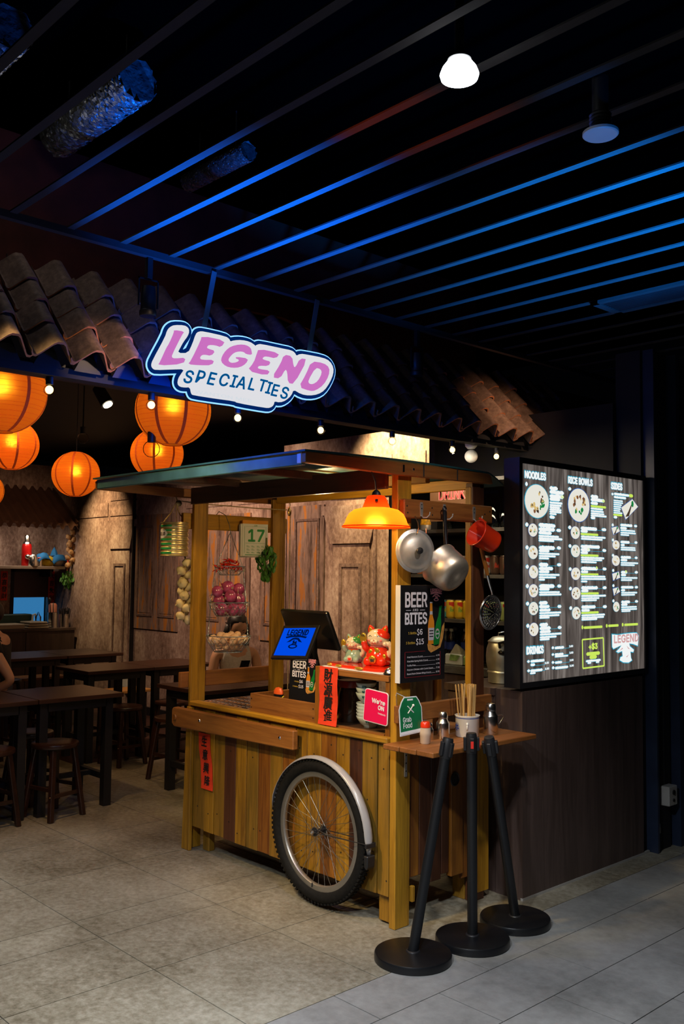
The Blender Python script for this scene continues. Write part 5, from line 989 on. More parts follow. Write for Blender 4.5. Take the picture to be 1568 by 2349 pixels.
pb = M().b(-2.918, -2.890, 3.056, 3.357, 1.081, 1.517).build('poster_board', PST, po); M().b(-2.918, -2.8895, 3.0535, 3.056, 1.081, 1.517).build('board_edge', mat('foam_white', (.72, .70, .68), .6, var=.05), po)
beer_poster(frame_S(-2.890) @ TR(3.056, 1.081, 0), .301, .436, pb)
po = thing('table_sign', 'small black BEER AND BITES sign standing in front of the cash register', 'sign', (-3.63, 3.11, .84))
TS = Matrix(((.985, -.03, -.17, -3.742), (-.17, -.10, -.98, 3.130), (0, .995, -.09, .905), (0, 0, 0, 1)))
TS = TR(-3.745, 3.125, .855) @ RX(PI/2-.04)
pb = M().b(0, .215, 0, .275, -.003, 0, TS).build('sign_board', PST, po)
beer_poster(TS @ TR(0, .03, 0), .215, .275*.92, pb, False)
# placemat menu under glass on the counter
pm = thing('counter_menu', 'laminated menu sheet with food pictures lying on the left end of the counter', 'menu', (-4.24, 3.3, .83))
PMD = mat('menu_sheet', (.035, .028, .022), .15, var=.3, vs_=30)
ms = M().b(-4.505, -4.005, 3.105, 3.62, .828, .8305).build('sheet', PMD, pm)
a, b_, c = M(), M(), M(); random.seed(11)
for i in range(12):
    for j in range(6):
        x = -4.48+.04*i+random.uniform(-.004, .004); y = 3.13+.083*j
        if random.random() < .8: shape(a, [disc(x, y, .011, .011, 8)], frame_T(.8307), .0003)
        shape(b_, [[(x-.016, y+.022), (x+random.uniform(.0, .016), y+.022), (x+.01, y+.027), (x-.016, y+.027)]], frame_T(.8307), .0002)
a.build('food_picture', mat('food_orange', (.55, .22, .06), .5, var=.5, vs_=120), ms); b_.build('small_print', LBL, ms)
M().b(-4.505, -4.005, 3.098, 3.105, .828, .832).build('sheet_edge', LBL, pm)
# calendar
cl = thing('tear_off_calendar', 'tear-off calendar showing a green 17, hanging on the left rail', 'calendar', (-4.505, 3.476, 1.87))
CP = mat('calendar_paper', (.72, .70, .56), .7, var=.04); CG = mat('calendar_green', (.03, .26, .05), .6, var=.1)
TC = Matrix(((.10, 0, .995, -4.505), (.995, 0, -.10, 3.386), (0, 1, 0, 1.664), (0, 0, 0, 1)))
m = M()
for k in range(9): m.b(-.004*k*.2-.0, .178, -.001*k, .195, -.0022*k-.002, -.0022*k, TC)
m.b(-.012, .0, 0, .19, -.024, -.004, TC)
sh_ = m.build('page_block', CP, cl)
M().b(.0, .180, .195, .216, -.012, .001, TC).build('orange_header', mat('header_orange', (.72, .28, .02), .5, var=.1), cl)
m = M(); m.ring((.09, .222, 0), .006, .0012, 14, T=TC @ TR(.09, .222, 0)); m.build('hang_ring', BRS, cl)
m = M(); txt(m, '17', TC @ TR(.030, .090, .0004), .098, bold=.003, ext=.0003, maxw=.110); 
for q in ([(.02, .078), (.16, .078), (.16, .0795), (.02, .0795)], [(.018, .006), (.16, .006), (.16, .010), (.018, .010)], [(.02, .178), (.16, .178), (.16, .179), (.02, .179)], [(.012, .02), (.0135, .02), (.0135, .18), (.012, .18)], [(.164, .02), (.1655, .02), (.1655, .18), (.164, .18)]): shape(m, [q], TC, .0004)
txt(m, 'JUN', TC @ TR(.09, .181, .0003), .012, 'CENTER', ext=.0003)
for x in (.028, .062, .100, .132):
    for z in (.055, .036, .018):
        shape(m, [[(x, z), (x+.022, z), (x+.022, z+.0022), (x, z+.0022)]], TC, .0004); shape(m, [[(x, z+.006), (x+.014, z+.006), (x+.014, z+.008), (x, z+.008)]], TC, .0004)
m.build('green_print', CG, sh_)
# herb bunch
LEAF = mat('herb_leaf', (.06, .20, .02), .55, var=.4, vs_=40)
def herb(c, R, H, n, label, lsz=.022, cat='herbs'):
    t = thing('herb_bunch', label, cat, (c[0], c[1], c[2]+H/2))
    random.seed(int(abs(c[0])*100)); m = M(); s_ = M()
    for k in range(n):
        a = random.uniform(0, 2*PI); zz = random.random(); r_ = R*math.sqrt(random.random())*(.40+.60*math.sin(PI*min(1, zz+.12)))
        p = Vector((c[0]+r_*math.cos(a), c[1]+r_*math.sin(a), c[2]-H/2+H*(1-zz)*.86)); T = TR(*p) @ RZ(random.uniform(0, 6)) @ RX(random.uniform(.8, 2.4))
        z = lsz*random.uniform(.7, 1.2)
        m.add([(0, -z, 0), (z*.45, -z*.3, z*.12), (z*.35, z*.5, 0), (0, z, -z*.1), (-z*.35, z*.5, 0), (-z*.45, -z*.3, z*.12)], [(0, 1, 2, 3), (0, 3, 4, 5)], T)
        if k % 6 == 0: s_.tube([(c[0], c[1], c[2]+H/2), (c[0]+r_*.4*math.cos(a), c[1]+r_*.4*math.sin(a), c[2]+H*.2), p], .0012, 4)
    stuff(m.build('leaves', LEAF, t)); s_.tube([(c[0], c[1], c[2]+H/2+.03), (c[0], c[1], c[2]+H*.42)], .006, 6); s_.build('stems', mat('herb_stem', (.12, .14, .03), .7, var=.2), t)
    return t
herb((-4.475, 3.545, 1.635), .062, .225, 190, 'bunch of fresh green herbs hanging behind the calendar')
# ---- hanging wire baskets
hbk = thing('hanging_basket', 'three-tier wire hanging basket on twisted wires from the left rail', 'hanging basket', (-4.43, 3.235, 1.82))
BX, BYc = -4.43, 3.240
tiers = [(1.600, .088, .050, 'chilli_basket'), (1.392, .118, .078, 'onion_basket'), (1.200, .130, .092, 'egg_basket')]
for k, (z, r, h, nm) in enumerate(tiers):
    m = M(); m.ring((BX, BYc, z), r, .0028, 30); m.ring((BX, BYc, z-h), r*.62, .0024, 24); m.ring((BX, BYc, z-h*.5), r*.90, .0008, 24, ts=4)
    nn = 22
    prf = lambda u: (r*(1-.38*u**1.6), z-h*u)
    for i in range(nn):
        for sgn in (1, -1):
            m.tube([(BX+prf(u)[0]*math.cos(2*PI*(i+sgn*u*1.6)/nn), BYc+prf(u)[0]*math.sin(2*PI*(i+sgn*u*1.6)/nn), prf(u)[1]) for u in (0, .25, .5, .75, 1)], .0009, 4)
    for i in range(8): a = PI*i/8; m.tube([(BX+r*.62*math.cos(a), BYc+r*.62*math.sin(a), z-h), (BX-r*.62*math.cos(a), BYc-r*.62*math.sin(a), z-h)], .0009, 4)
    m.build('wire_basket', STL, hbk)
for q in range(3):
    a = 2*PI*q/3+.35; lv = [(BX, BYc, 1.80)]+[(BX+r*math.cos(a), BYc+r*math.sin(a), z) for z, r, h, nm in tiers]
    m = M()
    for i in range(3):
        p0, p1 = Vector(lv[i]), Vector(lv[i+1]); L_ = (p1-p0).length; n = int(L_/.006); T = TR(*p0) @ basis_z(p1-p0)
        for ph in (0, PI): m.tube([T @ Vector((.0022*math.cos(j*1.1+ph), .0022*math.sin(j*1.1+ph), L_*j/n)) for j in range(n+1)], .0013, 4)
    m.build('twisted_wire', STL, hbk)
M().tube([(BX, BYc, 1.80), (BX-.01, BYc, 1.84), (BX-.05, BYc, 1.90), (-4.548, BYc, 1.925), (-4.565, BYc, 1.912), (-4.582, BYc, 1.90)], .0022).build('top_hook', STL, hbk)
# chillies
CHI = mat('chilli_red', (.62, .02, .008), .25, coat=.4, var=.2); STM = mat('chilli_stem', (.12, .20, .03), .6, var=.2)
random.seed(21); c0 = None
for k in range(46):
    a = random.uniform(0, 2*PI); r_ = .070*math.sqrt(random.random()); z = 1.560+.055*(1-(r_/.075)**2)*random.uniform(.3, 1.25)+.016
    if k > 39: r_ = .078; z = 1.598
    if c0 is None:
        c0 = thing('chilli', 'small red chilli in the top wire basket', 'chilli', (BX, BYc, 1.6), group='chillies in the top basket')
        M().tube([(-.028, 0, .004), (-.014, 0, .0), (.006, 0, 0), (.022, 0, .005), (.034, 0, .013)], [.0036, .0048, .0046, .0032, .0006], 6).build('pod', CHI, c0, 'all', local=True)
        M().tube([(-.028, 0, .004), (-.038, 0, .009)], [.002, .0012], 5).build('stem', STM, c0, True, local=True); o = c0
    else: o = dup(c0)
    o.location = (BX+r_*math.cos(a), BYc+r_*math.sin(a), z); o.rotation_euler = (random.uniform(0, 6), random.uniform(-.5, .5), random.uniform(0, 6))
# onions
ONI = mat('onion_skin', (.40, .06, .16), .22, coat=.5, var=.45, vs_=26)
OLB = ['red onion at the top centre of the pile', 'red onion at the top right of the pile', 'red onion at the upper left edge, over the rim', 'red onion in the middle of the pile', 'red onion at the right, just above the rim', 'red onion at the left, just above the rim', 'red onion inside the mesh, front centre', 'red onion at the back of the pile top', 'red onion inside the mesh, right', 'red onion inside the mesh, left']
OP = [(-.00, -.010, 1.478), (.012, .058, 1.468), (.0, -.085, 1.455), (.03, -.012, 1.428), (.02, .052, 1.408), (-.01, -.065, 1.404), (.045, -.004, 1.350), (-.045, .02, 1.47), (.03, .058, 1.350), (.01, -.058, 1.352), (-.045, .0, 1.40)]
o0 = None; random.seed(5)
for i, (dx, dy, z) in enumerate(OP):
    lab = (OLB+['red onion hidden at the rear of the middle basket'])[i]
    if o0 is None:
        o0 = thing('red_onion', lab, 'onion', (0, 0, 0), group='red onions in the middle basket')
        M().lathe([(0, -.030), (.008, -.031), (.020, -.027), (.031, -.014), (.034, 0), (.031, .013), (.021, .024), (.011, .029), (.006, .034), (.004, .042)], seg=22).build('bulb', ONI, o0, 'all', local=True)
        M().tube([(0, 0, .036), (.002, .001, .050), (.008, .004, .062)], [.0045, .003, .001], 6).build('neck', mat('onion_neck', (.45, .22, .16), .6, var=.2), o0, 'all', local=True)
        m = M()
        for q in range(7): a = q*.9; m.tube([(0, 0, -.029), (.008*math.cos(a), .008*math.sin(a), -.036)], [.0012, .0005], 4)
        m.build('roots', mat('onion_root', (.5, .4, .25), .8, var=.2), o0, local=True); o = o0
    else: o = dup(o0, label=lab)
    o.location = (BX+dx, BYc+dy, z); o.rotation_euler = (random.uniform(.4, 2.2), random.uniform(-1, 1), random.uniform(0, 6)); s_ = random.uniform(1.0, 1.16); o.scale = (s_,)*3
# eggs
EGG = mat('egg_shell', (.85, .52, .30), .5, var=.06)
random.seed(9); e0 = None; EP = []
for lay, (nn, rr_, z) in enumerate([(7, .058, 1.142), (1, 0, 1.140), (11, .094, 1.178), (6, .050, 1.196)]):
    for i in range(nn): a = 2*PI*i/nn+lay*.4; EP.append((rr_*math.cos(a), rr_*math.sin(a), z+random.uniform(-.003, .003)))
for i, (dx, dy, z) in enumerate(EP):
    if e0 is None:
        e0 = single(M().lathe([(max(0, .0215*math.sin(PI*j/12)*(1-.10*math.cos(PI*j/12))), -.0275*math.cos(PI*j/12)) for j in range(13)], seg=18, cap=False), 'egg', EGG, (0, 0, 0), 'brown hen egg in the bottom wire basket', 'egg', 'all', 'eggs in the bottom basket'); o = e0
    else: o = dup(e0)
    o.location = (BX+dx, BYc+dy, z); o.rotation_euler = (random.uniform(0, 6), random.uniform(0, 6), 0)
# garlic braid
GAR = mat('garlic_skin', (.66, .52, .28), .5, var=.12, vs_=20)
def garlic(c, n, label, s_, cat='garlic', mt=GAR, plain=False, spread=1.0):
    t = thing('garlic_braid' if not plain else 'onion_string', label, cat, c); random.seed(n)
    m = M(); H = n*.0135*s_*1.75
    m.tube([(c[0]+.004*math.sin(i*1.7), c[1]+.004*math.cos(i*1.3), c[2]-H*i/10) for i in range(11)], .007*s_, 6); m.tube([c, (c[0], c[1], c[2]+.10*s_)], .004*s_, 6); m.build('braided_stem', ROPE, t, True)
    g0 = None
    for i in range(n):
        a = i*2.3; z = c[2]-H*(i+.5)/n; x = c[0]+.026*s_*spread*math.cos(a); y = c[1]+.034*s_*spread*math.sin(a)
        if g0 is None:
            mm = M()
            mm.lathe([(0, -.017), (.012, -.018), (.024, -.011), (.028, 0), (.025, .010), (.015, .017), (.006, .021), (.0035, .028), (.0, .029)], seg=16)
            if not plain:
                for v in mm.v: 
                    aa = math.atan2(v.y, v.x); k = 1+.06*math.cos(aa*6)*(1 if abs(v.z) < .015 else .3); v.x *= k; v.y *= k
            g0 = mm.build('bulb', mt, t, 'all', local=True); o = g0
        else: o = g0.copy(); C.objects.link(o)
        o.location = (x-c[0], y-c[1], z-c[2]); o.rotation_euler = (random.uniform(1.2, 2.4), 0, a+PI/2+random.uniform(-.4, .4)); q = s_*random.uniform(.88, 1.1); o.scale = (q,)*3
    return t
garlic((-4.60, 3.045, 1.63), 15, 'braid of cream garlic bulbs hanging outside the left front post of the cart', 1.0, spread=.75)
# milk-powder tin on pulley
tn = thing('tin_can', 'green ribbed drink-powder tin hung by rope at the left end of the cart', 'tin', (-4.60, 2.97, 1.66))
TIN = mat('tin_gold', (.68, .55, .28), .35, .75, var=.3, vs_=18); TGR = mat('tin_green', (.03, .34, .10), .35, .2, var=.8, vs_=14)
r = .079; TT = TR(-4.60, 2.97, 1.655); pr = [(0, 0), (r, 0), (r+.002, .003)]
for k in range(7): z = .008+.0258*k; pr += [(r-.003, z), (r, z+.004), (r, z+.016), (r-.003, z+.020), (r-.007, z+.023)]
pr += [(r, .188), (r+.002, .190), (r+.002, .194), (r-.003, .194), (r-.004, .01)]
M().lathe(pr, (-4.60, 2.97, 1.655), 40).build('tin_body', TIN, tn, True)
for k in range(7): M().lathe([(r+.0005, .0125+.0258*k), (r+.0005, .0235+.0258*k)], seg=30, cap=False, arc=1.75, T=TT @ RZ(-2.55)).build('label_band', TGR, tn, 'all')
def on_tin(ang, zc): return TT @ RZ(ang) @ Matrix(((0, 0, 1, r+.0012), (1, 0, 0, 0), (0, 1, 0, zc), (0, 0, 0, 1)))
m = M(); vs = [tuple(TT @ RZ(-1.72) @ Vector(((r+.001)*math.cos(.62*math.cos(t)), (r+.001)*math.sin(.62*math.cos(t)), .128+.027*math.sin(t)))) for t in [2*PI*i/24 for i in range(24)]]
cv = []
for j in range(9):
    x = -1+2*j/8; h = .027*math.sqrt(max(0, 1-x*x)); cv += [tuple(TT @ RZ(-1.72+.62*x) @ Vector((r+.001, 0, .128-h))), tuple(TT @ RZ(-1.72+.62*x) @ Vector((r+.001, 0, .128+h)))]
m.add(cv, [(2*j, 2*j+2, 2*j+3, 2*j+1) for j in range(8)]); m.build('label_oval', LBL, tn, 'all')
m = M()
for ch, a in zip('MILO', (-.40, -.16, .06, .30)): txt(m, ch, on_tin(-1.74+a, .119), .022, 'CENTER', bold=.0012, ext=.0004, shear=.2)
stuff(m.build('brand_lettering', mat('milo_brown', (.03, .012, .01), .4, var=.1), tn))
hk = (-4.615, 2.985, 1.965)
M().tube([(-4.60-.075, 2.93, 1.84), (-4.62, 2.95, 1.90), hk], .0035).tube([(-4.60+.06, 3.02, 1.84), (-4.60, 3.0, 1.90), hk], .0035).build('rope_handle', ROPE, tn, True)
pu = thing('rope_pulley', 'small metal pulley with jute rope running to the rear left post', 'pulley', (-4.615, 2.99, 1.965))
M().lathe([(.010, -.007), (.018, -.006), (.018, -.004), (.013, -.002), (.013, .002), (.018, .004), (.018, .006), (.010, .007)], T=TR(-4.612, 3.0, 1.963) @ RY(PI/2), seg=20).build('wheel', mat('pulley_iron', (.10, .09, .07), .4, .8, var=.3), pu, True)
M().tube([(-4.612, 3.0, 1.963), (-4.615, 2.99, 1.985), (-4.62, 2.985, 2.002)], .003).build('hook', BRS, pu, True)
M().tube([(-4.605, 3.012, 1.976), (-4.58, 3.15, 1.966), (-4.52, 3.5, 1.957), (-4.49, 3.715, 1.957)], .0035).tube([(-4.61, 2.985, 1.955), (-4.60, 2.98, 1.80), (-4.60, 3.06, 1.60), (-4.605, 3.065, 1.52)], .0022).build('rope', ROPE, pu, True)
pu = thing('rope_pulley', 'brass-coloured pulley hooked on the rear left post beside the calendar', 'pulley', (-4.49, 3.74, 1.95))
M().lathe([(0, -.022), (.010, -.018), (.015, -.004), (.014, .008), (.006, .022), (0, .024)], T=TR(-4.49, 3.735, 1.945) @ SC(.6, 1, 1.2), seg=18).build('pulley_body', BRS, pu, True)
M().tube([(-4.49, 3.735, 1.97), (-4.49, 3.74, 1.99), (-4.50, 3.745, 2.005)], .0025).tube([(-4.488, 3.74, 1.93), (-4.488, 3.742, 1.5), (-4.49, 3.74, .84)], .0030).build('rope', ROPE, pu, True)
bt2 = thing('bottle_opener', 'tiny brass bell charm hung on a string outside the cart left of the garlic', 'ornament', (-4.80, 3.2, 1.55))
# small charm on the string below the tin
bt2.location = (-4.605, 3.065, 1.50)
M().ball((-4.605, 3.065, 1.505), (.014, .010, .014), 12, 8).build('brass_bell', BRS, bt2, 'all'); M().b(-4.616, -4.594, 3.05, 3.08, 1.455, 1.492).build('wood_tag', W_BRN, bt2)

# ================================================================ BICYCLE WHEEL
wh = thing('bicycle_wheel', 'spoked mountain-bike wheel with knobbly black tyre leaning on the cart front', 'wheel', (-3.365, 3.0, 0))
WC = (-3.365, 3.010, .350); FWm = frame_F(WC[1]) @ TR(WC[0], WC[2], 0); Rw = .302
TYR = mat('tyre_rubber', (.008, .0075, .007), .75, var=.3, bump=.2, vs_=60)
TYR.node_tree.nodes['Principled BSDF'].inputs['Specular IOR Level'].default_value = .15
m = M(); m.ring((0, 0, 0), Rw, .030, 64, T=FWm, ts=12); m.build('tyre', TYR, wh, 'all')
m = M()
for i in range(88):
    a = 2*PI*i/88
    for q, dz in ((0, .017), (1, -.017), (2, 0)):
        aa = a+(PI/88 if q == 2 else 0); T = FWm @ RZ(aa) @ TR(Rw+(.0275 if q == 2 else .0245), 0, dz); m.b(-.004, .005, -.006, .006, -.006, .006, T)
m.build('tread_knobs', TYR, wh)
m = M(); vs = []; ns = 64; prf = [(.276, -.012), (.276, .012), (.271, .013), (.252, .012), (.248, .006), (.248, -.006), (.252, -.012), (.271, -.013)]
for i in range(ns):
    a = 2*PI*i/ns
    for rr_, d in prf: vs.append((rr_*math.cos(a), rr_*math.sin(a), d))
k8 = len(prf); m.add(vs, [(i*k8+j, i*k8+(j+1) % k8, ((i+1) % ns)*k8+(j+1) % k8, ((i+1) % ns)*k8+j) for i in range(ns) for j in range(k8)], FWm)
m.build('rim', mat('rim_alloy', (.42, .40, .37), .4, .9, var=.15), wh, True)
m = M(); m.cyl(FWm @ Vector((0, 0, -.036)), FWm @ Vector((0, 0, .036)), .011, seg=16); 
for d in (-.028, .028): m.lathe([(.009, d-.0015), (.021, d-.0015), (.021, d+.0015), (.009, d+.0015)], T=FWm, seg=20)
m.cyl(FWm @ Vector((0, 0, -.046)), FWm @ Vector((0, 0, .050)), .005, seg=10); m.build('hub', mat('hub_steel', (.06, .06, .065), .35, .8, var=.2), wh, True)
m = M(); m.lathe([(0, .054), (.007, .053), (.010, .048), (.010, .042)], T=FWm, seg=6); m.build('axle_nut', CHR, wh, True)
SPK = mat('spoke_steel', (.30, .28, .25), .35, .9, var=.1); sp0 = None
for i in range(36):
    a = 2*PI*i/36; sd_ = .028 if i % 2 else -.028; tw = (1 if (i//2) % 2 else -1)*1.15
    p0 = FWm @ Vector((.019*math.cos(a+tw), .019*math.sin(a+tw), sd_)); p1 = FWm @ Vector((.250*math.cos(a), .250*math.sin(a), 0))
    M().cyl(p0, p1, .0012, seg=5).build('spoke', SPK, wh)
m = M(); m.tube([FWm @ Vector(v) for v in ((-.03, -.245, .014), (-.032, -.265, .014))], .003).build('valve', BLK, wh)
fd = thing('mudguard', 'grey-white mudguard arched over the bicycle wheel', 'mudguard', (WC[0], WC[1], .40))
m = M(); vs = []; n = 30
for i in range(n+1):
    a = math.radians(172-(172+6)*i/n); wz = .026*min(1, .45+i/3, .35+(n-i)/2.5)
    for k in range(7):
        b_ = -1+2*k/6; rr_ = .350-.012*b_*b_; vs.append((rr_*math.cos(a), rr_*math.sin(a), b_*wz+.004))
m.add(vs, [(i*7+k, i*7+k+1, (i+1)*7+k+1, (i+1)*7+k) for i in range(n) for k in range(6)], FWm)
g = m.build('guard_blade', mat('guard_grey', (.36, .35, .36), .32, .1, var=.10, coat=.3), fd, 'all'); s_ = g.modifiers.new('t', 'SOLIDIFY'); s_.thickness = .002
m = M(); a0 = math.radians(-8)
for dz in (-.022, .030): m.tube([FWm @ Vector((.0, 0, dz*1.4)), FWm @ Vector((.10, .005, dz*1.3)), FWm @ Vector((.352, .015, dz))], .0022)
m.build('stay', BLK, fd, True)
m = M(); T = FWm @ RZ(a0) @ TR(.345, 0, .004); m.prism([(-.012, .0), (.014, 0), (.012, -.05), (.004, -.062), (-.010, -.05)], FWm @ TR(.340, -.038, 0), -.022, .028); m.build('rubber_flap', BLK, fd, bevel=.004)
M().b(.345, .356, -.002, .016, -.02, .036, FWm).build('clip', BLK, fd)

# ================================================================ PENDANT LAMP over the counter
lp_ = thing('pendant_lamp', 'glowing orange enamel-style pendant lamp over the cart counter', 'lamp', (-2.873, 2.880, 1.87))
SHD = paper('lamp_shade_orange', (.84, .165, .010), .06, .10); SHT = paper('lamp_shade_top', (.95, .05, .004), .16)
LC = (-2.873, 2.880, 1.772); KL = 1.265; LT_ = TR(*LC) @ SC(KL, KL, 1.08)
M().lathe([(.118, -.004), (.116, .0), (.112, .008), (.108, .014), (.104, .030), (.094, .052), (.076, .068), (.048, .076)], T=LT_, seg=44, cap=False).build('shade', SHD, lp_, 'all')
M().ring(LC, .1165*KL, .0024, 44).build('shade_rim', SHT, lp_, 'all')
M().lathe([(.048, .076), (.044, .088), (.036, .112), (.030, .124), (.012, .128)], T=LT_, seg=30, cap=False).build('shade_neck', SHT, lp_, 'all')
for k in range(4): M().b(-.001, .0012, -.006, .006, -.011, .011, TR(*LC) @ RZ(-.75+k*PI/2) @ TR(.0392*KL, 0, .106)).build('vent_slot', INKB, lp_)
M().lathe([(.013, .122), (.016, .128), (.014, .138), (.008, .146), (.003, .150)], T=LT_, seg=18).build('lamp_cap', BLK, lp_, True)
M().tube([(LC[0], LC[1], LC[2]+.155), (LC[0]-.006, LC[1], 1.97), (-2.903, LC[1], 2.014)], .003).build('cord', BLK, lp_, True)
M().ball((LC[0], LC[1], LC[2]+.045), .024, 16, 10).build('lamp_bulb', glow('pendant_bulb_glow', (1.0, .66, .22), 7), lp_, 'all')
lamp('pendant_lamp_light', 'POINT', (LC[0], LC[1], LC[2]+.012), 5.0, (1.0, .66, .28), size=.03)

# ================================================================ HANGING PANS
def hook(y, label):
    t = thing('wall_hook', label, 'hook', (-2.885, y, 1.86))
    m = M(); m.prism([(y-.008, 1.832), (y+.008, 1.832), (y+.011, 1.88), (y+.007, 1.897), (y-.007, 1.897), (y-.011, 1.88)], frame_S(-2.885), 0, .003); m.build('hook_plate', ALU, t)
    M().tube([(-2.882, y, 1.836), (-2.872, y, 1.826), (-2.858, y+.008, 1.826), (-2.848, y+.016, 1.838), (-2.846, y+.018, 1.852)], .0032).build('hook_prong', ALU, t, True)
    m = M()
    for z in (1.868, 1.886): m.cyl((-2.8821, y, z), (-2.8812, y, z), .0032, seg=10)
    m.build('screw', INKB, t)
hook(3.185, 'empty silver coat hook on the left of the hook rail'); hook(3.565, 'silver coat hook on the right of the rail holding the red cup'); hook(3.345, 'silver hook in the middle of the rail behind the saucepan handle')
ld = thing('pot_lid', 'round dented aluminium pot lid hanging by its rim', 'pot lid', (-2.875, 3.13, 1.675))
dv = Vector((.95, -.30, .02)).normalized(); T = TR(-2.872, 3.13, 1.672) @ basis_z(dv)
M().lathe([(0, .026), (.030, .024), (.055, .017), (.075, .010), (.082, .012), (.088, .010), (.094, .004), (.099, .004), (.101, .001), (.099, -.002), (.09, 0), (.075, .006), (0, .02)], T=T, seg=44, cap=False).build('lid_disc', ALU, ld, 'all')
M().lathe([(.005, .024), (.006, .034), (.014, .036), (.016, .042), (.014, .050), (0, .052)], T=T, seg=20).build('knob', BLK, ld, True)
M().tube([(-2.856, 3.128, 1.752), (-2.852, 3.132, 1.775), (-2.862, 3.138, 1.800), (-2.882, 3.14, 1.83)], .0022).build('wire_loop', BRS, ld, True)
pt = thing('saucepan', 'worn aluminium saucepan hanging upside down by its black handle', 'saucepan', (-2.80, 3.31, 1.6))
dv = Vector((.83, .055, -.53)).normalized(); T = TR(-2.850, 3.300, 1.605) @ basis_z(dv)
M().lathe([(.098, -.030), (.101, -.031), (.101, -.026), (.097, -.022), (.094, .040), (.088, .072), (.078, .088), (.060, .094), (.048, .092), (.030, .0935), (0, .092), (0, .089), (.07, .086), (.09, .04), (.096, -.028)], T=T, seg=48, cap=False).build('pan_body', mat('old_aluminium', (.74, .64, .52), .42, .85, var=.30, vs_=12, bump=.12), pt, 'all')
M().tube([(-2.838, 3.305, 1.700), (-2.846, 3.310, 1.74), (-2.856, 3.318, 1.80), (-2.862, 3.322, 1.860)], [.011, .010, .0095, .011], 10).ring((0, 0, 0), .011, .004, 16, T=TR(-2.862, 3.322, 1.872) @ RY(PI/2)).build('handle', BLG, pt, True)
M().prism([(-.028, -.010), (.028, -.010), (.014, .022), (-.014, .022)], TR(-2.825, 3.302, 1.690) @ basis_z((.75, .1, .6)), 0, .004).build('handle_bracket', BLG, pt)
cu_ = thing('enamel_cup', 'bright red plastic dipper cup hanging from the right hook', 'cup', (-2.84, 3.58, 1.74))
dv = Vector((-.20, -.88, .38)).normalized(); T = TR(-2.835, 3.585, 1.748) @ basis_z(dv) @ SC(1.12, 1.12, 1.12)
CUR = mat('cup_red', (.75, .035, .006), .28, coat=.4, var=.10)
M().lathe([(0, -.060), (.040, -.060), (.047, -.055), (.049, -.045), (.056, .045), (.060, .048), (.060, .051), (.054, .050), (.046, -.05), (0, -.055)], T=T, seg=36, cap=False).build('cup_body', CUR, cu_, 'all')
M().tube([T @ Vector((.0, .054, .045)), Vector((-2.850, 3.572, 1.832)), Vector((-2.853, 3.570, 1.840)), T @ Vector((.03, .050, .040))], .006).build('cup_tab', CUR, cu_, True)
sk = thing('skimmer', 'round perforated steel skimmer ladle with a wooden handle, hanging below the red cup', 'skimmer', (-2.87, 3.64, 1.42))
M().tube([(-2.880, 3.615, 1.70), (-2.872, 3.632, 1.63), (-2.866, 3.648, 1.565)], [.010, .0105, .009], 10).build('wooden_handle', W_BRN, sk, True)
M().tube([(-2.866, 3.648, 1.565), (-2.862, 3.660, 1.52), (-2.858, 3.672, 1.485), (-2.856, 3.678, 1.455)], [.008, .007, .006, .005], 8).build('steel_neck', CHR, sk, True)
dv = Vector((-.98, -.02, .10)).normalized(); TK = TR(-2.845, 3.645, 1.385) @ basis_z(dv)
# bowl with holes: mesh of small quads, holes left open
m = M(); vs = []; fs = []; NR, NA = 17, 48
def kp(i, j): r_ = .083*i/NR; a = 2*PI*j/NA; return (r_*math.cos(a), r_*math.sin(a), -.024+.024*(r_/.083)**2)
for i in range(NR+1):
    for j in range(NA): vs.append(kp(i, j))
for i in range(NR):
    st_ = 2 if i > 8 else (4 if i > 4 else 8)
    for j in range(NA):
        if 1 < i < NR-2 and i % 2 == 0 and (j % st_ == 0): continue
        fs.append((i*NA+j, i*NA+(j+1) % NA, (i+1)*NA+(j+1) % NA, (i+1)*NA+j))
m.add(vs, fs, TK @ RZ(.3)); g = m.build('perforated_bowl', CHR, sk, 'all'); s_ = g.modifiers.new('t', 'SOLIDIFY'); s_.thickness = .0015
M().ring((0, 0, 0), .084, .0028, 44, T=TK).build('bowl_rim', CHR, sk, 'all')

# ================================================================ ON THE SIDE SHELF
SZ = .822
gt = thing('delivery_tag', 'green Grab Food tag hung over the lower side rail on a clear strap', 'sign', (-2.86, 3.0, .95))
GQ = [(0, 0), (.118, .004), (.124, .012), (.124, .118), (.110, .150), (.098, .168), (.030, .172), (.014, .152), (0, .120)]
TG = TR(-2.868, 3.005, .868) @ Matrix(((.35, 0, .936, 0), (.936, 0, -.35, 0), (0, 1, 0, 0), (0, 0, 0, 1))) @ RZ(.08)
TG = TR(-2.835, 3.005, .866) @ RZ(-.20) @ Matrix(((0, 0, 1, 0), (1, 0, 0, 0), (0, 1, 0, 0), (0, 0, 0, 1))) @ RZ(.07) @ SC(.92, .92, 1)
M().prism(offset(GQ, .005), TG, 0, .002).build('tag_edge', SW, gt); gb = M().prism(GQ, TG, .002, .003).build('tag_board', mat('tag_green', (.01, .16, .055), .3, var=.25, vs_=12), gt)
m = M(); txt(m, 'Grab', TG @ TR(.014, .058, .0032), .032, bold=.0005, ext=.0002, maxw=.048); txt(m, 'Food', TG @ TR(.014, .030, .0032), .032, bold=.0005, ext=.0002, maxw=.050)
shape(m, [[(.045, .158), (.078, .156), (.078, .164), (.045, .166)]], TG @ TR(0, 0, .003), .0002)
m.tube([TG @ Vector((.045, .098, .004)), TG @ Vector((.078, .132, .004))], .0022).tube([TG @ Vector((.078, .098, .004)), TG @ Vector((.045, .132, .004))], .0022); m.ball(tuple(TG @ Vector((.078, .132, .004))), .006)
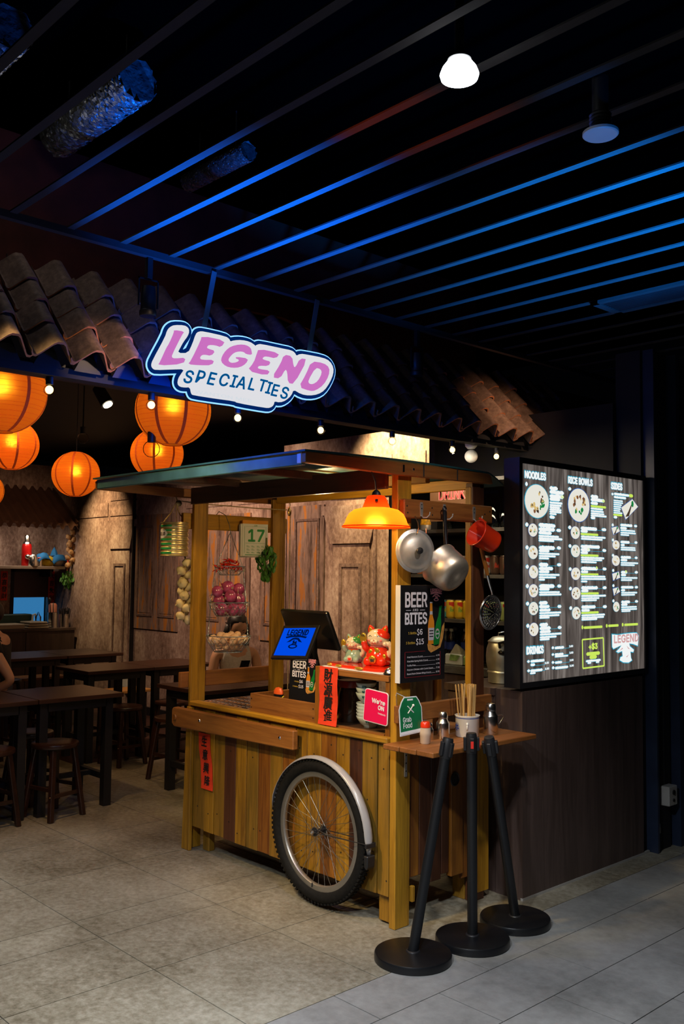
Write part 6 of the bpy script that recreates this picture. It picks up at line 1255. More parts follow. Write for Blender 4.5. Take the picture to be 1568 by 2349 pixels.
for q in ([(.0, .0), (.122, .004), (.122, .018), (0, .014)],): shape(m, [q], TG @ TR(0, 0, .003), .0002)
m.build('white_lettering', SW, gb)
M().tube([TG @ Vector((.060, .165, 0)), (-2.875, 3.02, 1.045), (-2.888, 3.03, 1.03), (-2.895, 3.04, .985)], .003).build('clear_strap', glass('strap_clear', (.85, .85, .85), .1, .4), gt)
t = thing('sauce_bottle', 'small clear plastic shaker with an orange-red cap beside the green tag', 'sauce bottle', (-2.80, 3.125, SZ))
M().lathe([(0, 0), (.020, 0), (.023, .004), (.024, .035), (.026, .04), (.025, .05), (.022, .070), (.0, .070)], (-2.80, 3.125, SZ), 20).build('bottle_body', mat('shaker_pale', (.55, .42, .32), .25, var=.15), t, True)
M().lathe([(.021, .070), (.023, .072), (.022, .090), (.018, .096), (0, .096)], (-2.80, 3.125, SZ), 20).build('cap', CUR, t, True)
def shaker(x, y, s_, label, cat='shaker', handle=False):
    t = thing('steel_shaker', label, cat, (x, y, SZ))
    M().lathe([(0, 0), (.030*s_, 0), (.032*s_, .003), (.032*s_, .072*s_), (.031*s_, .076*s_), (.022*s_, .090*s_), (.021*s_, .096*s_)], (x, y, SZ), 28).build('shaker_body', CHR, t, True)
    M().lathe([(.0225*s_, .096*s_), (.023*s_, .098*s_), (.023*s_, .116*s_), (.018*s_, .126*s_), (0, .129*s_)], (x, y, SZ), 24).build('shaker_cap', CHR, t, True)
    if handle: M().tube([(x+.02, y+.028, SZ+.085), (x+.03, y+.05, SZ+.088), (x+.032, y+.058, SZ+.075), (x+.022, y+.040, SZ+.045), (x+.015, y+.028, SZ+.035)], .0022).build('wire_handle', CHR, t, True)
shaker(-2.835, 3.285, .95, 'round-topped steel shaker left of the chopstick pot')
shaker(-2.775, 3.555, 1.12, 'taller steel shaker with a wire handle right of the chopstick pot', handle=True)
shaker(-2.86, 3.22, .60, 'tiny dark steel container half hidden beside the leftmost stanchion')
t = thing('chopstick_pot', 'white enamel pot with a blue rim holding chopsticks', 'pot', (-2.80, 3.415, SZ))
M().lathe([(0, 0), (.050, 0), (.054, .004), (.055, .092), (.058, .096), (.058, .099), (.053, .098), (.051, .092), (.050, .006), (0, .004)], (-2.80, 3.415, SZ), 36, cap=False).build('pot_body', CER, t, 'all')
M().lathe([(.0552, .086), (.0556, .0895)], (-2.80, 3.415, SZ), 36, cap=False).build('rim_stripe', mat('blue_glaze', (.03, .06, .28), .2, var=.1), t, 'all')
M().ball((-2.765, 3.372, SZ+.062), (.006, .006, .008)).tube([(-2.765, 3.372, SZ+.065), (-2.763, 3.369, SZ+.05), (-2.762, 3.366, SZ+.038)], .0035).build('knob', CER, t, 'all')
m = M(); T = TR(-2.80, 3.415, SZ) @ RZ(-1.9) @ TR(.0556, 0, .045) @ RY(PI/2)
for g in range(5): shape(m, [disc(.010*math.cos(g*1.25), .010*math.sin(g*1.25), .006, .003, 8, g*1.25)], T, .0005)
m.build('painted_flower', mat('blue_glaze', (.03, .06, .28)), t)
BAM = wood('bamboo', (.42, .22, .06), (.75, .48, .18), 'Z', fine=90); random.seed(31); k0 = None
for k in range(26):
    a = random.uniform(0, 2*PI); r_ = .036*math.sqrt(random.random()); x = -2.80+r_*math.cos(a); y = 3.415+r_*math.sin(a); h = .215+random.uniform(0, .018)
    if k0 is None:
        k0 = single(M().lathe([(.0020, 0), (.0026, .08), (.0036, .2), (.0036, .232)], seg=7), 'chopstick', BAM, (0, 0, 0), 'pale bamboo chopstick standing in the white enamel pot', 'chopstick', True, 'chopsticks in the enamel pot'); o = k0
    else: o = dup(k0)
    o.location = (x, y, SZ+.006); o.rotation_euler = (random.uniform(-.07, .07), random.uniform(-.07, .07), random.uniform(0, 6))

# ================================================================ QUEUE STANCHIONS
def stanchion(c, r, top, label, dz=0, belt=False, head=0):
    t = thing('queue_stanchion', label, 'stanchion', (c[0], c[1], 0), 0, 'black queue stanchions at the cart corner')
    M().lathe([(0, 0), (r-.004, 0), (r, .003), (r, .026), (r-.003, .032), (r-.012, .0345), (0, .036)], (c[0], c[1], dz), 56).build('base', mat('stanchion_base', (.006, .006, .007), .34, var=.3, vs_=6), t, True)
    p0 = Vector((c[0]+head, c[1], .034+dz)); p1 = Vector(top); d = (p1-p0)
    M().cyl(p0, p1, .0215, .0215, 24).build('tube', mat('stanchion_tube', (.005, .0055, .007), .42, var=.1), t, True)
    T = TR(*p0) @ basis_z(d); L_ = d.length
    hd = M(); hd.lathe([(.0225, L_-.085), (.0235, L_-.083), (.0235, L_-.010), (.021, L_), (0, L_+.001)], T=T, seg=24).build('head', BLK, t, True)
    cl_ = M()
    for a in (0, PI/2, PI, 3*PI/2): cl_.b(.022, .034, -.009, .009, L_-.075, L_-.018, T @ RZ(a+.35))
    cl_.build('belt_clip', BLK, t, bevel=.002)
    if belt: M().b(.0345, .0362, -.006, .006, L_-.060, L_-.030, T @ RZ(.35)).b(.0345, .0362, -.006, .006, L_-.060, L_-.030, T @ RZ(.35-PI/2)).build('belt_end', mat('belt_red', (.7, .02, .01), .6, var=.1), t)
    M().lathe([(.030, 0), (.028, .004), (.0225, .006)], (c[0]+head, c[1], .0345+dz), 24, cap=False).build('collar', BLK, t, True)
stanchion((-2.655, 2.895), .158, (-2.59, 3.035, .885), 'black queue stanchion leaning right, nearest the camera')
stanchion((-2.605, 3.214), .158, (-2.595, 3.192, .888), 'black upright queue stanchion, middle of the three', belt=True)
stanchion((-2.620, 3.535), .158, (-2.585, 3.30, .860), 'black queue stanchion leaning left, farthest and nearest the dark cabinet')

# ================================================================ DRINK SHELVES behind the cart
ds = thing('drink_shelf', 'dark open shelving with cans, glasses and bottles behind the cart', 'shelf', (-3.6, 4.7, 0))
SHW = concrete('shelf_laminate', [(0, (.05, .045, .038)), (.5, (.10, .09, .075)), (1, (.17, .155, .13))], scale=(.3, 1, 1), s1=9, s2=40, rough=.6, bump=.05)
for z in (1.00, 1.290, 1.568, 1.852, 2.16): M().b(-4.33, -2.955, 4.50, 4.90, z-.022 if z > 1.1 else z-.045, z).build('shelf_board', SHW, ds)
M().b(-4.35, -4.33, 4.48, 4.92, 0, 2.18).build('side_panel', DKW, ds); M().b(-2.955, -2.935, 4.50, 4.92, 0, 2.18).build('side_panel', DKW, ds)
M().b(-4.33, -2.94, 4.90, 4.92, 0, 2.18).build('back_panel', BLKM, ds)
for k in range(4): M().b(-4.325+.342*k, -4.325+.342*k+.336, 4.52, 4.54, .02, .95).build('cupboard_door', W_LAMz, ds)
def can(x, y, z, col, label, grp, rot=-.8):
    key = 'can_'+col
    t = thing('drink_can', label, 'can', (x, y, z), rot, grp)
    cc_ = {'yellow': (.80, .52, .03), 'blue': (.10, .50, .66), 'green': (.42, .52, .16), 'orange': (.85, .34, .16), 'dark': (.10, .05, .03), 'silver': (.55, .52, .50)}[col]
    M().lathe([(.024, 0), (.026, .003), (.0325, .011), (.033, .014), (.033, .103), (.0325, .106), (.0275, .114)], seg=20).build('can_body', mat(key, cc_, .32, .15, coat=.3, var=.06), t, True, local=True)
    M().lathe([(.0275, .114), (.0275, .117), (.026, .1165), (.025, .114), (0, .114)], seg=20, cap=False).build('can_lid', ALU, t, True, local=True)
    m = M(); T = Matrix(((0, 0, 1, .0331), (1, 0, 0, 0), (0, 1, 0, 0), (0, 0, 0, 1)))
    cyl_ = lambda pts: [(math.sin(a_/.033), z_) for a_, z_ in pts]
    vs = []; 
    for i in range(7):
        a = -.55+1.0*i/6; vs += [(.0333*math.cos(a), .0333*math.sin(a), .086-.004*i/6*3), (.0333*math.cos(a), .0333*math.sin(a), .103)]
    M().add(vs, [(2*i, 2*i+2, 2*i+3, 2*i+1) for i in range(6)]).build('brand_panel', mat('can_red', (.65, .04, .02), .4, var=.05), t, local=True) if col not in ('dark',) else None
    vs = []
    for i in range(6):
        a = -.35+.8*i/5; vs += [(.0333*math.cos(a), .0333*math.sin(a), .035+.012*abs(math.sin(i*1.9))), (.0333*math.cos(a), .0333*math.sin(a), .066+.010*math.sin(i*1.3))]
    M().add(vs, [(2*i, 2*i+2, 2*i+3, 2*i+1) for i in range(5)]).build('fruit_print', mat('fruit_'+col, {'yellow': (.30, .42, .04), 'blue': (.8, .7, .05), 'green': (.12, .25, .04), 'orange': (.65, .14, .03), 'dark': (.5, .05, .02), 'silver': (.5, .06, .03)}[col], .5, var=.3, vs_=80), t, local=True)
    return t
ROW = 'drink cans on the shelf behind the cart'
can(-3.935, 4.555, 1.290, 'blue', 'light blue drink can at the left end of the front row, beside the poster', ROW)
for x, s_ in ((-3.866, 'next to the blue can'), (-3.797, 'second from the blue can'), (-3.728, 'third from the blue can, half behind the rear post')): can(x, 4.555, 1.290, 'yellow', 'yellow can in the front row, '+s_, ROW)
can(-3.935, 4.63, 1.290, 'blue', 'light blue drink can in the second row, only its lid showing', ROW)
for x, s_ in ((-3.866, 'left'), (-3.797, 'middle'), (-3.728, 'right')): can(x, 4.63, 1.290, 'yellow', 'yellow drink can in the second row, %s one' % s_, ROW)
can(-3.80, 4.74, 1.408, 'yellow', 'yellow drink can stacked on top of others, below the saucepan', ROW); can(-3.80, 4.74, 1.290, 'yellow', 'yellow drink can in the rear row under the stacked one', ROW)
can(-3.44, 4.74, 1.408, 'yellow', 'yellow drink can stacked at the rear, beside the skimmer', ROW); can(-3.44, 4.74, 1.290, 'green', 'green drink can at the rear beneath the stacked yellow can', ROW)
for x, s_ in ((-3.585, 'mostly behind the skimmer'), (-3.515, 'right of the skimmer'), (-3.445, 'last one, by the menu board frame')): can(x, 4.555, 1.290, 'green', 'pale green can in front, '+s_, ROW)
for x, s_ in ((-4.13, 'left'), (-4.06, 'middle'), (-3.99, 'right')): can(x, 4.56, 1.568, 'orange', 'orange can on the middle shelf between lid and saucepan, %s one' % s_, ROW)
can(-3.80, 4.60, 1.568, 'silver', 'pale can with red print on the middle shelf, just right of the saucepan', ROW)
can(-3.62, 4.60, 1.568, 'silver', 'silver can on the middle shelf below the red cup, leftmost of three', ROW)
for x, s_ in ((-3.55, 'centre of three below the red cup'), (-3.48, 'rightmost of three below the red cup')): can(x, 4.60, 1.568, 'dark', 'dark tall can on the middle shelf, '+s_, ROW)
GL = glass('tumbler_glass', (.92, .95, .93), .03, .35)
def tumbler(x, y, z, r, h, label):
    M_ = M().lathe([(0, 0), (r*.8, 0), (r*.82, .01), (r, h), (r*.93, h), (r*.76, .014), (0, .014)], seg=22, cap=False)
    return single(M_, 'glass_tumbler', GL, (x, y, z), label, 'glass', 'all', 'glasses on the top shelf')
tumbler(-3.62, 4.60, 1.852, .034, .095, 'short clear tumbler on the top shelf, left of the stacked glasses'); tumbler(-3.545, 4.58, 1.852, .036, .10, 'clear glass at the bottom of the stack on the top shelf'); tumbler(-3.545, 4.58, 1.90, .036, .10, 'clear glass stacked on top, with a red mark')
tumbler(-3.465, 4.58, 1.852, .036, .11, 'clear tumbler on the top shelf at the menu board frame'); tumbler(-3.62, 4.70, 1.852, .034, .095, 'short clear tumbler behind the front left one'); tumbler(-3.95, 4.62, 1.852, .036, .08, 'clear glass on the top shelf behind the hook rail')
t = thing('snack_jar', 'round yellow and red snack tub on the top shelf behind the hook rail', 'jar', (-4.12, 4.60, 1.852))
M().lathe([(0, 0), (.05, 0), (.055, .01), (.055, .035)], (-4.10, 4.60, 1.852), 24).build('tub_body', ALU, t, True); M().lathe([(.055, .035), (.057, .04), (.05, .075), (.03, .09), (0, .092)], (-4.10, 4.60, 1.852), 24).build('tub_top', mat('tub_yellow', (.75, .35, .02), .4, var=.4, vs_=60), t, True)
t = thing('party_garland', 'red tassel hanging behind the left end of the hook rail', 'tassel', (-4.0, 4.49, 1.80))
M().tube([(-4.02, 4.485, 1.86), (-4.02, 4.485, 1.82)], .004).lathe([(.004, 0), (.010, -.03), (.006, -.06), (0, -.062)], (-4.02, 4.485, 1.82), 10).build('tassel', CUR, t, True)
t = thing('plush_toy', 'small red and green plush ornament peeping above the hook rail', 'ornament', (-4.1, 4.6, 1.95))
random.seed(2); m = M(); m.ball((-4.03, 4.6, 2.02), (.03, .03, .045), 12, 8); m.build('red_body', mat('plush_red', (.45, .02, .03), .9, var=.3, vs_=40), t, 'all'); M().ball((-4.13, 4.6, 1.99), (.06, .04, .025), 12, 8).build('green_body', mat('plush_green', (.01, .20, .07), .9, var=.3, vs_=40), t, 'all'); M().ball((-4.03, 4.585, 1.965), (.03, .025, .02), 12, 8).build('yellow_trim', mat('plush_yellow', (.6, .35, .03), .9, var=.3), t, 'all'); M().b(-4.17, -4.0, 4.57, 4.63, 1.852, 1.965).build('plush_base', DKW, t)
dk = thing('drink_sign', 'brown board reading DRINK STALL in pink letters behind the hook rail', 'sign', (-3.79, 4.46, 2.0))
db = M().b(-3.96, -3.635, 4.455, 4.465, 1.90, 2.13).build('sign_board', mat('sign_brown', (.17, .07, .02), .7, var=.12), dk)
m = M(); txt(m, 'DRINK', frame_F(4.455) @ TR(-3.890, 2.035, 0), .088, bold=.0035, ext=.0004, maxw=.21); txt(m, 'STALL', frame_F(4.455) @ TR(-3.890, 1.938, 0), .088, bold=.0035, ext=.0004, maxw=.21); m.build('lettering_outline', mat('letter_pale', (.75, .30, .24), .6, var=.1), db)
m = M(); txt(m, 'DRINK', frame_F(4.454) @ TR(-3.888, 2.037, 0), .084, ext=.0004, maxw=.206); txt(m, 'STALL', frame_F(4.454) @ TR(-3.888, 1.940, 0), .084, ext=.0004, maxw=.206); m.build('lettering', mat('letter_red', (.60, .05, .05), .6, var=.1), db)
m = M()
for a, b_, z in ((-3.95, -3.86, 2.12), (-3.80, -3.74, 2.125)): m.tube([(a+(b_-a)*i/8, 4.448, z-.02*math.sin(PI*i/8)) for i in range(9)], .003)
m.build('fairy_wire', mat('wire_yellow', (.55, .42, .12), .5, var=.1), dk)
M().b(-3.95, -3.93, 4.457, 4.5, 2.13, 2.16).b(-3.66, -3.64, 4.457, 4.5, 2.13, 2.16).build('sign_hanger', BLK, dk)
PET = glass('pet_plastic', (.80, .88, .92), .08, .4)
bt0 = None
for (x, y), s_ in zip(((-3.965, 4.62), (-3.90, 4.60), (-3.835, 4.66), (-3.97, 4.72), (-3.88, 4.72)), ('left front one', 'centre front one', 'right one', 'left rear one', 'right rear one')):
    lab = 'clear water bottle with a blue label behind the beer poster, '+s_
    if bt0 is None:
        bt0 = thing('water_bottle', lab, 'bottle', (x, y, 1.0), -.8, 'water bottles on the lower shelf')
        M().lathe([(0, 0), (.030, 0), (.032, .006), (.030, .03), (.032, .05), (.030, .07), (.032, .09), (.032, .14), (.028, .165), (.013, .195), (.012, .205)], seg=20).build('bottle_body', PET, bt0, True, local=True)
        M().lathe([(.0325, .092), (.0325, .138)], seg=20, cap=False).build('label', mat('label_blue', (.02, .05, .30), .4, var=.3, vs_=50), bt0, 'all', local=True)
        M().lathe([(.014, .205), (.015, .207), (.015, .222), (0, .224)], seg=16).build('cap', mat('cap_pale', (.35, .40, .45), .4, var=.1), bt0, True, local=True)
    else: dup(bt0, (x, y, 1.0), label=lab)
t = thing('tissue_pack', 'crumpled white and green plastic pack on the lower shelf', 'packet', (-3.78, 4.58, 1.0))
random.seed(8)
m = M(); m.b(-3.90, -3.76, 4.53, 4.62, 1.001, 1.07); m.add([(-3.88, 4.55, 1.07), (-3.78, 4.54, 1.07), (-3.77, 4.61, 1.07), (-3.86, 4.61, 1.07), (-3.84, 4.57, 1.145), (-3.79, 4.58, 1.10)], [(0, 1, 4), (1, 5, 4), (1, 2, 5), (2, 3, 4), (2, 4, 5), (3, 0, 4)]); m.build('pack_body', mat('pack_white', (.55, .58, .52), .6, var=.1), t, bevel=.01)
m = M(); m.b(-3.755, -3.66, 4.53, 4.60, 1.001, 1.065); m.add([(-3.86, 4.528, 1.03), (-3.80, 4.527, 1.03), (-3.77, 4.527, 1.065), (-3.85, 4.527, 1.068)], [(0, 1, 2, 3)]); m.build('pack_green', mat('pack_green', (.22, .35, .10), .5, var=.4, vs_=40), t, bevel=.01)
# tea barrel on the counter
tb = thing('tea_urn', 'dented aluminium barrel-shaped urn with a lid and side handle on the counter', 'urn', (-3.055, 4.02, 1.0))
M().lathe([(0, 0), (.072, 0), (.078, .004), (.078, .050), (.083, .056), (.083, .060), (.079, .066), (.088, .105), (.090, .14), (.086, .18), (.077, .208), (.074, .212)], (-3.055, 4.02, 1.0), 36).build('urn_body', mat('urn_alu', (.56, .55, .46), .38, .85, var=.22, vs_=16, bump=.1), tb, True)
M().lathe([(.076, .210), (.080, .213), (.080, .219), (.074, .224), (.055, .240), (.03, .245), (0, .246)], (-3.055, 4.02, 1.0), 36).build('lid', mat('urn_alu', (.5, .5, .4)), tb, True)
M().tube([(-3.075, 4.005, 1.243), (-3.072, 4.002, 1.262), (-3.05, 4.02, 1.268), (-3.02, 4.04, 1.262), (-3.015, 4.045, 1.243)], .003).build('lid_handle', CHR, tb, True)
m = M(); m.tube([(-3.02, 3.946, 1.19), (-3.01, 3.928, 1.215), (-2.985, 3.935, 1.222), (-2.975, 3.95, 1.19)], .008).ball((-3.005, 3.94, 1.165), (.022, .012, .012)); m.build('side_handle', BLG, tb, 'all')
t = thing('steel_tray', 'small steel tray on the lower shelf beside the rear post', 'tray', (-3.70, 4.56, 1.0)); M().b(-3.74, -3.60, 4.62, 4.72, 1.001, 1.02).build('tray_body', CHR, t, bevel=.004)

# ================================================================ DINING TABLES, STOOLS, BENCHES
BL2 = mat('table_leg_black', (.010, .009, .009), .5, var=.2)
def table(x0, x1, y0, y1, label, t_=.04):
    t = thing('dining_table', label, 'table', ((x0+x1)/2, (y0+y1)/2, 0))
    M().b(x0, x1, y0, y1, .75-.028, .75).build('tabletop', W_TBLy, t, bevel=.003)
    for x in (x0+.07, x1-.07-.055):
        for y in (y0+.04, y1-.04-.055): M().b(x, x+.055, y, y+.055, 0, .722).build('leg', BL2, t)
    for y in (y0+.05, y1-.085): M().b(x0+.12, x1-.12, y, y+.035, .17, .21).build('crossbar', BL2, t)
    M().b((x0+x1)/2-.02, (x0+x1)/2+.02, y0+.085, y1-.085, .175, .205).build('stretcher', BL2, t)
    for q in ((x0+.12, x1-.12, y0+.04, y0+.07), (x0+.12, x1-.12, y1-.07, y1-.04), (x0+.07, x0+.10, y0+.09, y1-.09), (x1-.10, x1-.07, y0+.09, y1-.09)): M().b(*q, .66, .722).build('apron', BL2, t)
    return t
table(-6.225, -5.64, 2.672, 3.270, 'dark square-topped table nearest the camera on the left, with stools under it')
table(-6.225, -5.64, 2.05, 2.665, 'dark table pushed against the nearest one, cut by the left edge')
table(-7.54, -6.96, 3.705, 4.32, 'dark table in the middle row on the brown floor, left half')
table(-7.54, -6.96, 4.325, 4.94, 'dark table in the middle row, right half towards the mural')
table(-9.06, -8.36, 3.60, 4.23, 'dark table in the far row by the kitchen counter, left half'); table(-9.06, -8.36, 4.235, 4.83, 'dark table in the far row by the kitchen counter, right half')
table(-5.935, -5.36, 3.705, 4.31, 'dark table just behind the left end of the cart'); table(-5.935, -5.36, 4.315, 4.92, 'dark table behind the cart in front of the seated woman')
def bench(x0, x1, y0, y1, label, m_=None):
    t = thing('bench', label, 'bench', ((x0+x1)/2, (y0+y1)/2, 0))
    M().b(x0, x1, y0, y1, .43, .455).build('seat', m_ or wood('bench_pine', (.30, .13, .03), (.55, .28, .07), 'Y', rough=.4), t, bevel=.003)
    for x in (x0+.015, x1-.055):
        for y in (y0+.05, y1-.09): M().b(x, x+.04, y, y+.04, 0, .43).build('leg', BL2, t)
    M().b(x0+.055, x1-.055, y0+.055, y0+.085, .39, .43).build('crossbar', BL2, t); M().b(x0+.055, x1-.055, y1-.085, y1-.055, .39, .43).build('crossbar', BL2, t)
    return t
bench(-8.04, -7.76, 3.80, 4.80, 'light wood bench with black legs between the middle and far tables')
bench(-9.55, -9.25, 3.3, 4.7, 'light wood bench behind the far row of tables, mostly hidden')
bench(-6.56, -6.28, 4.20, 5.3, 'light wood bench the woman sits on, behind the cart', W_TBLy).scale = (1, 1, .87)
STW = wood('stool_wood', (.018, .007, .004), (.055, .020, .010), 'X', rough=.3); s0 = None
def stool(x, y, label, rz=0):
    global s0
    if s0 is not None: return dup(s0, (x, y, 0), rz, label)
    t = thing('round_stool', label, 'stool', (x, y, 0), rz, 'dark round wooden stools')
    M().lathe([(0, .435), (.135, .435), (.148, .442), (.150, .455), (.146, .466), (.132, .470), (0, .466)], seg=36).build('seat', STW, t, True, local=True)
    for sx in (-1, 1):
        for sy in (-1, 1):
            T = Matrix(((1, 0, -sx*.11, sx*.130), (0, 1, -sy*.11, sy*.130), (0, 0, 1, 0), (0, 0, 0, 1)))
            M().b(-.016, .016, -.016, .016, 0, .437, T).build('leg', STW, t, bevel=.004, local=True)
    for a, z in ((0, .15), (PI/2, .19), (PI, .15), (3*PI/2, .19)): M().b(.100, .116, -.108, .108, z-.010, z+.012, RZ(a)).build('rung', STW, t, local=True)
    m = M().ball((.128, -.138, .155), .004, 6, 4); m.build('brass_screw', BRS, t, local=True)
    s0 = t; return t
stool(-5.70, 2.815, 'dark round wooden stool, the right one of the two standing nearest the camera', .25)
stool(-5.72, 2.40, 'dark round wooden stool cut by the left edge of the picture', .1)
stool(-6.17, 2.87, 'dark round wooden stool under the far side of the nearest table', .4)
stool(-6.86, 3.98, 'dark wooden stool in front of the middle row, left one', .1); stool(-6.87, 4.45, 'dark wooden stool in front of the middle row, right one', .3)
stool(-8.26, 4.0, 'dark wooden stool in front of the far row of tables', .2)
stool(-6.12, 3.98, 'dark wooden stool left of the table behind the cart', .15)
stool(-7.62, 4.2, 'dark wooden stool behind the middle row', .15); stool(-9.2, 4.0, 'dark wooden stool hidden behind the far row', .1)
t = thing('table_tray', 'small dark tray with a pale edge on the bench beyond the nearest table', 'tray', (-7.9, 4.0, .456)); M().b(-7.98, -7.82, 3.86, 4.06, .456, .468).build('tray_body', BLK, t); M().b(-7.99, -7.98, 3.86, 4.06, .456, .474).build('tray_edge', WHT, t)

# ================================================================ KITCHEN at the far left
kc = thing('kitchen_counter', 'dark brown kitchen counter at the far left under the pass-through', 'counter', (-10.9, 4.4, 0))
M().b(-11.29, -10.62, 2.2, 5.455, 0, .84).build('counter_body', W_LAMz, kc); M().b(-11.29, -10.60, 2.2, 5.46, .84, .868).build('counter_top', W_LAMz, kc)
for k in range(4): M().b(-10.62, -10.612, 5.45-.62*(k+1)+.01, 5.45-.62*k, .06, .83).build('front_panel', W_LAMz, kc)
ks = thing('wall_shelf', 'pale wooden wall shelf with thermos and pots at the far left', 'shelf', (-11.1, 4.8, 1.6))
M().b(-11.3, -10.88, 3.8, 5.44, 1.575, 1.612).build('shelf_board', mat('shelf_pale', (.30, .22, .16), .6, var=.1), ks, bevel=.004); M().b(-11.3, -11.0, 5.30, 5.32, 1.48, 1.575).b(-11.3, -11.0, 4.5, 4.52, 1.48, 1.575).build('bracket', BLK, ks)
aw = thing('awning', 'brown corrugated awning over the kitchen pass-through', 'awning', (-10.9, 4.6, 2.2))
COR = mat('corrugated_brown', (.10, .045, .028), .5, var=.2)
m = M(); vs = []; n = 74
for i in range(n+1):
    y = 3.4+2.03*i/n; o = .024*(1 if i % 4 in (0, 1) else -1)
    for (x, z) in ((-11.3, 2.60), (-10.55, 2.09)): vs += [(x, y, z+o), (x, y, z+o-.006)]
m.add(vs, [(4*i, 4*i+2, 4*i+6, 4*i+4) for i in range(n)]+[(4*i+1, 4*i+5, 4*i+7, 4*i+3) for i in range(n)]+[(4*i+2, 4*i+3, 4*i+7, 4*i+6) for i in range(n)])
m.build('corrugated_sheet', COR, aw)
M().prism([(-11.3, 2.13), (-10.66, 2.13), (-10.60, 2.16), (-11.3, 2.62)], frame_F(5.46), 0, .02).b(-11.3, -10.62, 3.4, 5.46, 2.11, 2.135).build('awning_frame', COR, aw)
# pass-through window beyond
pw = struct(M().b(-11.32, -11.29, 4.93, 4.97, .87, 1.58).b(-11.32, -11.29, 5.44, 5.48, .87, 1.58).b(-11.32, -11.29, 4.93, 5.48, 1.54, 1.58).build('window_1', DKW))
M().b(-11.315, -11.305, 4.97, 5.44, 1.22, 1.54).build('roller_blind', mat('blind_brown', (.09, .05, .04), .7, var=.1), pw)
M().b(-11.45, -11.44, 4.97, 5.44, .88, 1.54).build('lit_back_panel', glow('kitchen_blue', (.03, .17, .38), 1.0), pw)
# things on the shelf
t = thing('thermos_flask', 'red thermos flask with a steel top on the wall shelf', 'thermos', (-11.0, 4.99, 1.612))
M().lathe([(0, 0), (.055, 0), (.06, .01), (.06, .24), (.05, .27)], (-11.0, 4.985, 1.612), 24).build('flask_body', mat('thermos_red', (.55, .01, .01), .2, .3, var=.2), t, True); M().lathe([(.05, .27), (.045, .29), (.03, .30), (.032, .36), (.026, .38), (0, .38)], (-11.0, 4.985, 1.612), 24).build('flask_top', CHR, t, True)
t = thing('steel_kettle', 'steel kettle with a bright round spout end on the wall shelf', 'kettle', (-10.95, 5.02, 1.612))
M().lathe([(0, 0), (.062, 0), (.066, .02), (.058, .10), (.04, .14), (0, .155)], (-10.93, 5.04, 1.612), 24).build('kettle_body', CHR, t, True); M().ball((-10.93, 4.97, 1.725), .034, 14, 10).tube([(-10.93, 4.99, 1.72), (-10.93, 5.03, 1.68)], .014).build('spout', CHR, t, 'all')
t = thing('steel_mug', 'steel mug with a red rim between the kettle and the yellow pot', 'mug', (-10.93, 5.10, 1.612)); M().lathe([(0, 0), (.042, 0), (.042, .10), (.038, .10), (.038, .01)], (-10.93, 5.115, 1.612), 20, cap=False).build('mug_body', CHR, t, True); M().ring((-10.93, 5.115, 1.713), .042, .006, 20).build('red_rim', CUR, t)
t = thing('enamel_tin', 'pale enamel mug half hidden behind the yellow pot', 'mug', (-10.98, 5.17, 1.612)); M().lathe([(0, 0), (.045, 0), (.045, .125), (.04, .125), (.04, .01)], (-10.99, 5.17, 1.612), 20, cap=False).build('mug_body', CER, t, True)
t = thing('yellow_pot', 'round yellow enamel pot under a blue cloth on the wall shelf', 'pot', (-10.98, 5.24, 1.612)); M().lathe([(0, 0), (.062, 0), (.092, .035), (.098, .065), (.088, .10), (.070, .115), (.03, .13), (.012, .135), (.014, .155), (0, .16)], (-10.98, 5.24, 1.612), 28).build('pot_body', mat('enamel_yellow', (.62, .42, .01), .3, coat=.4, var=.08), t, 'all')
t = thing('white_bowl', 'white bowl draped with a blue cloth at the right end of the wall shelf', 'bowl', (-10.98, 5.385, 1.612)); M().lathe([(0, 0), (.045, 0), (.075, .05), (.085, .10), (.08, .10), (.07, .05), (0, .01)], (-10.98, 5.38, 1.612), 28, cap=False).build('bowl_body', CER, t, 'all')
BCL = mat('blue_cloth', (.015, .16, .42), .85, var=.15)
def cloth(pts, nm_label, seed):
    n = 9; m = M(); random.seed(seed); vs = []; (x, y, z, w_, d_, h_) = pts
    for i in range(n):
        for j in range(n):
            u, v_ = i/(n-1)*2-1, j/(n-1)*2-1; q = max(0, abs(u)**2+abs(v_)**2-.35)
            vs.append((x+d_*u, y+w_*v_, z+.012*math.sin(5*u+3*v_)-h_*q+random.uniform(-.004, .004)))
    m.add(vs, [(i*n+j, i*n+j+1, (i+1)*n+j+1, (i+1)*n+j) for i in range(n-1) for j in range(n-1)]); t = thing('blue_cloth', nm_label, 'cloth', (x, y, z)); o = m.build('cloth_sheet', BCL, t, 'all'); s_ = o.modifiers.new('t', 'SOLIDIFY'); s_.thickness = .004
cloth((-10.96, 5.175, 1.765, .085, .09, .075), 'blue cloth hanging over the yellow pot', 1); cloth((-10.95, 5.375, 1.745, .105, .10, .075), 'blue cloth draped over the white bowl', 2)
m = M(); m.lathe([(.05, 0), (.03, .06), (.0, .11)], (-10.97, 5.33, 1.745), 7); single(m, 'folded_cloth', BCL, (0, 0, 0), 'peaked fold of dark blue cloth standing behind the white bowl', 'cloth', True)
garlic((-10.80, 5.47, 2.06), 14, 'string of pale brown onions hanging beside the wall shelf', 1.35, mt=mat('onion_brown', (.60, .33, .14), .5, var=.2), plain=True, spread=.9)
herb((-10.82, 5.44, 1.46), .085, .22, 110, 'green herb bunch on a red ribbon at the end of the wall shelf', .03)
t = thing('red_ribbon', 'red ribbon tying the herb bunch below the wall shelf', 'ribbon', (-10.82, 5.44, 1.62)); M().tube([(-10.82, 5.44, 1.71), (-10.82, 5.445, 1.62), (-10.83, 5.44, 1.56)], [.012, .014, .008]).build('ribbon', REDP, t, True)
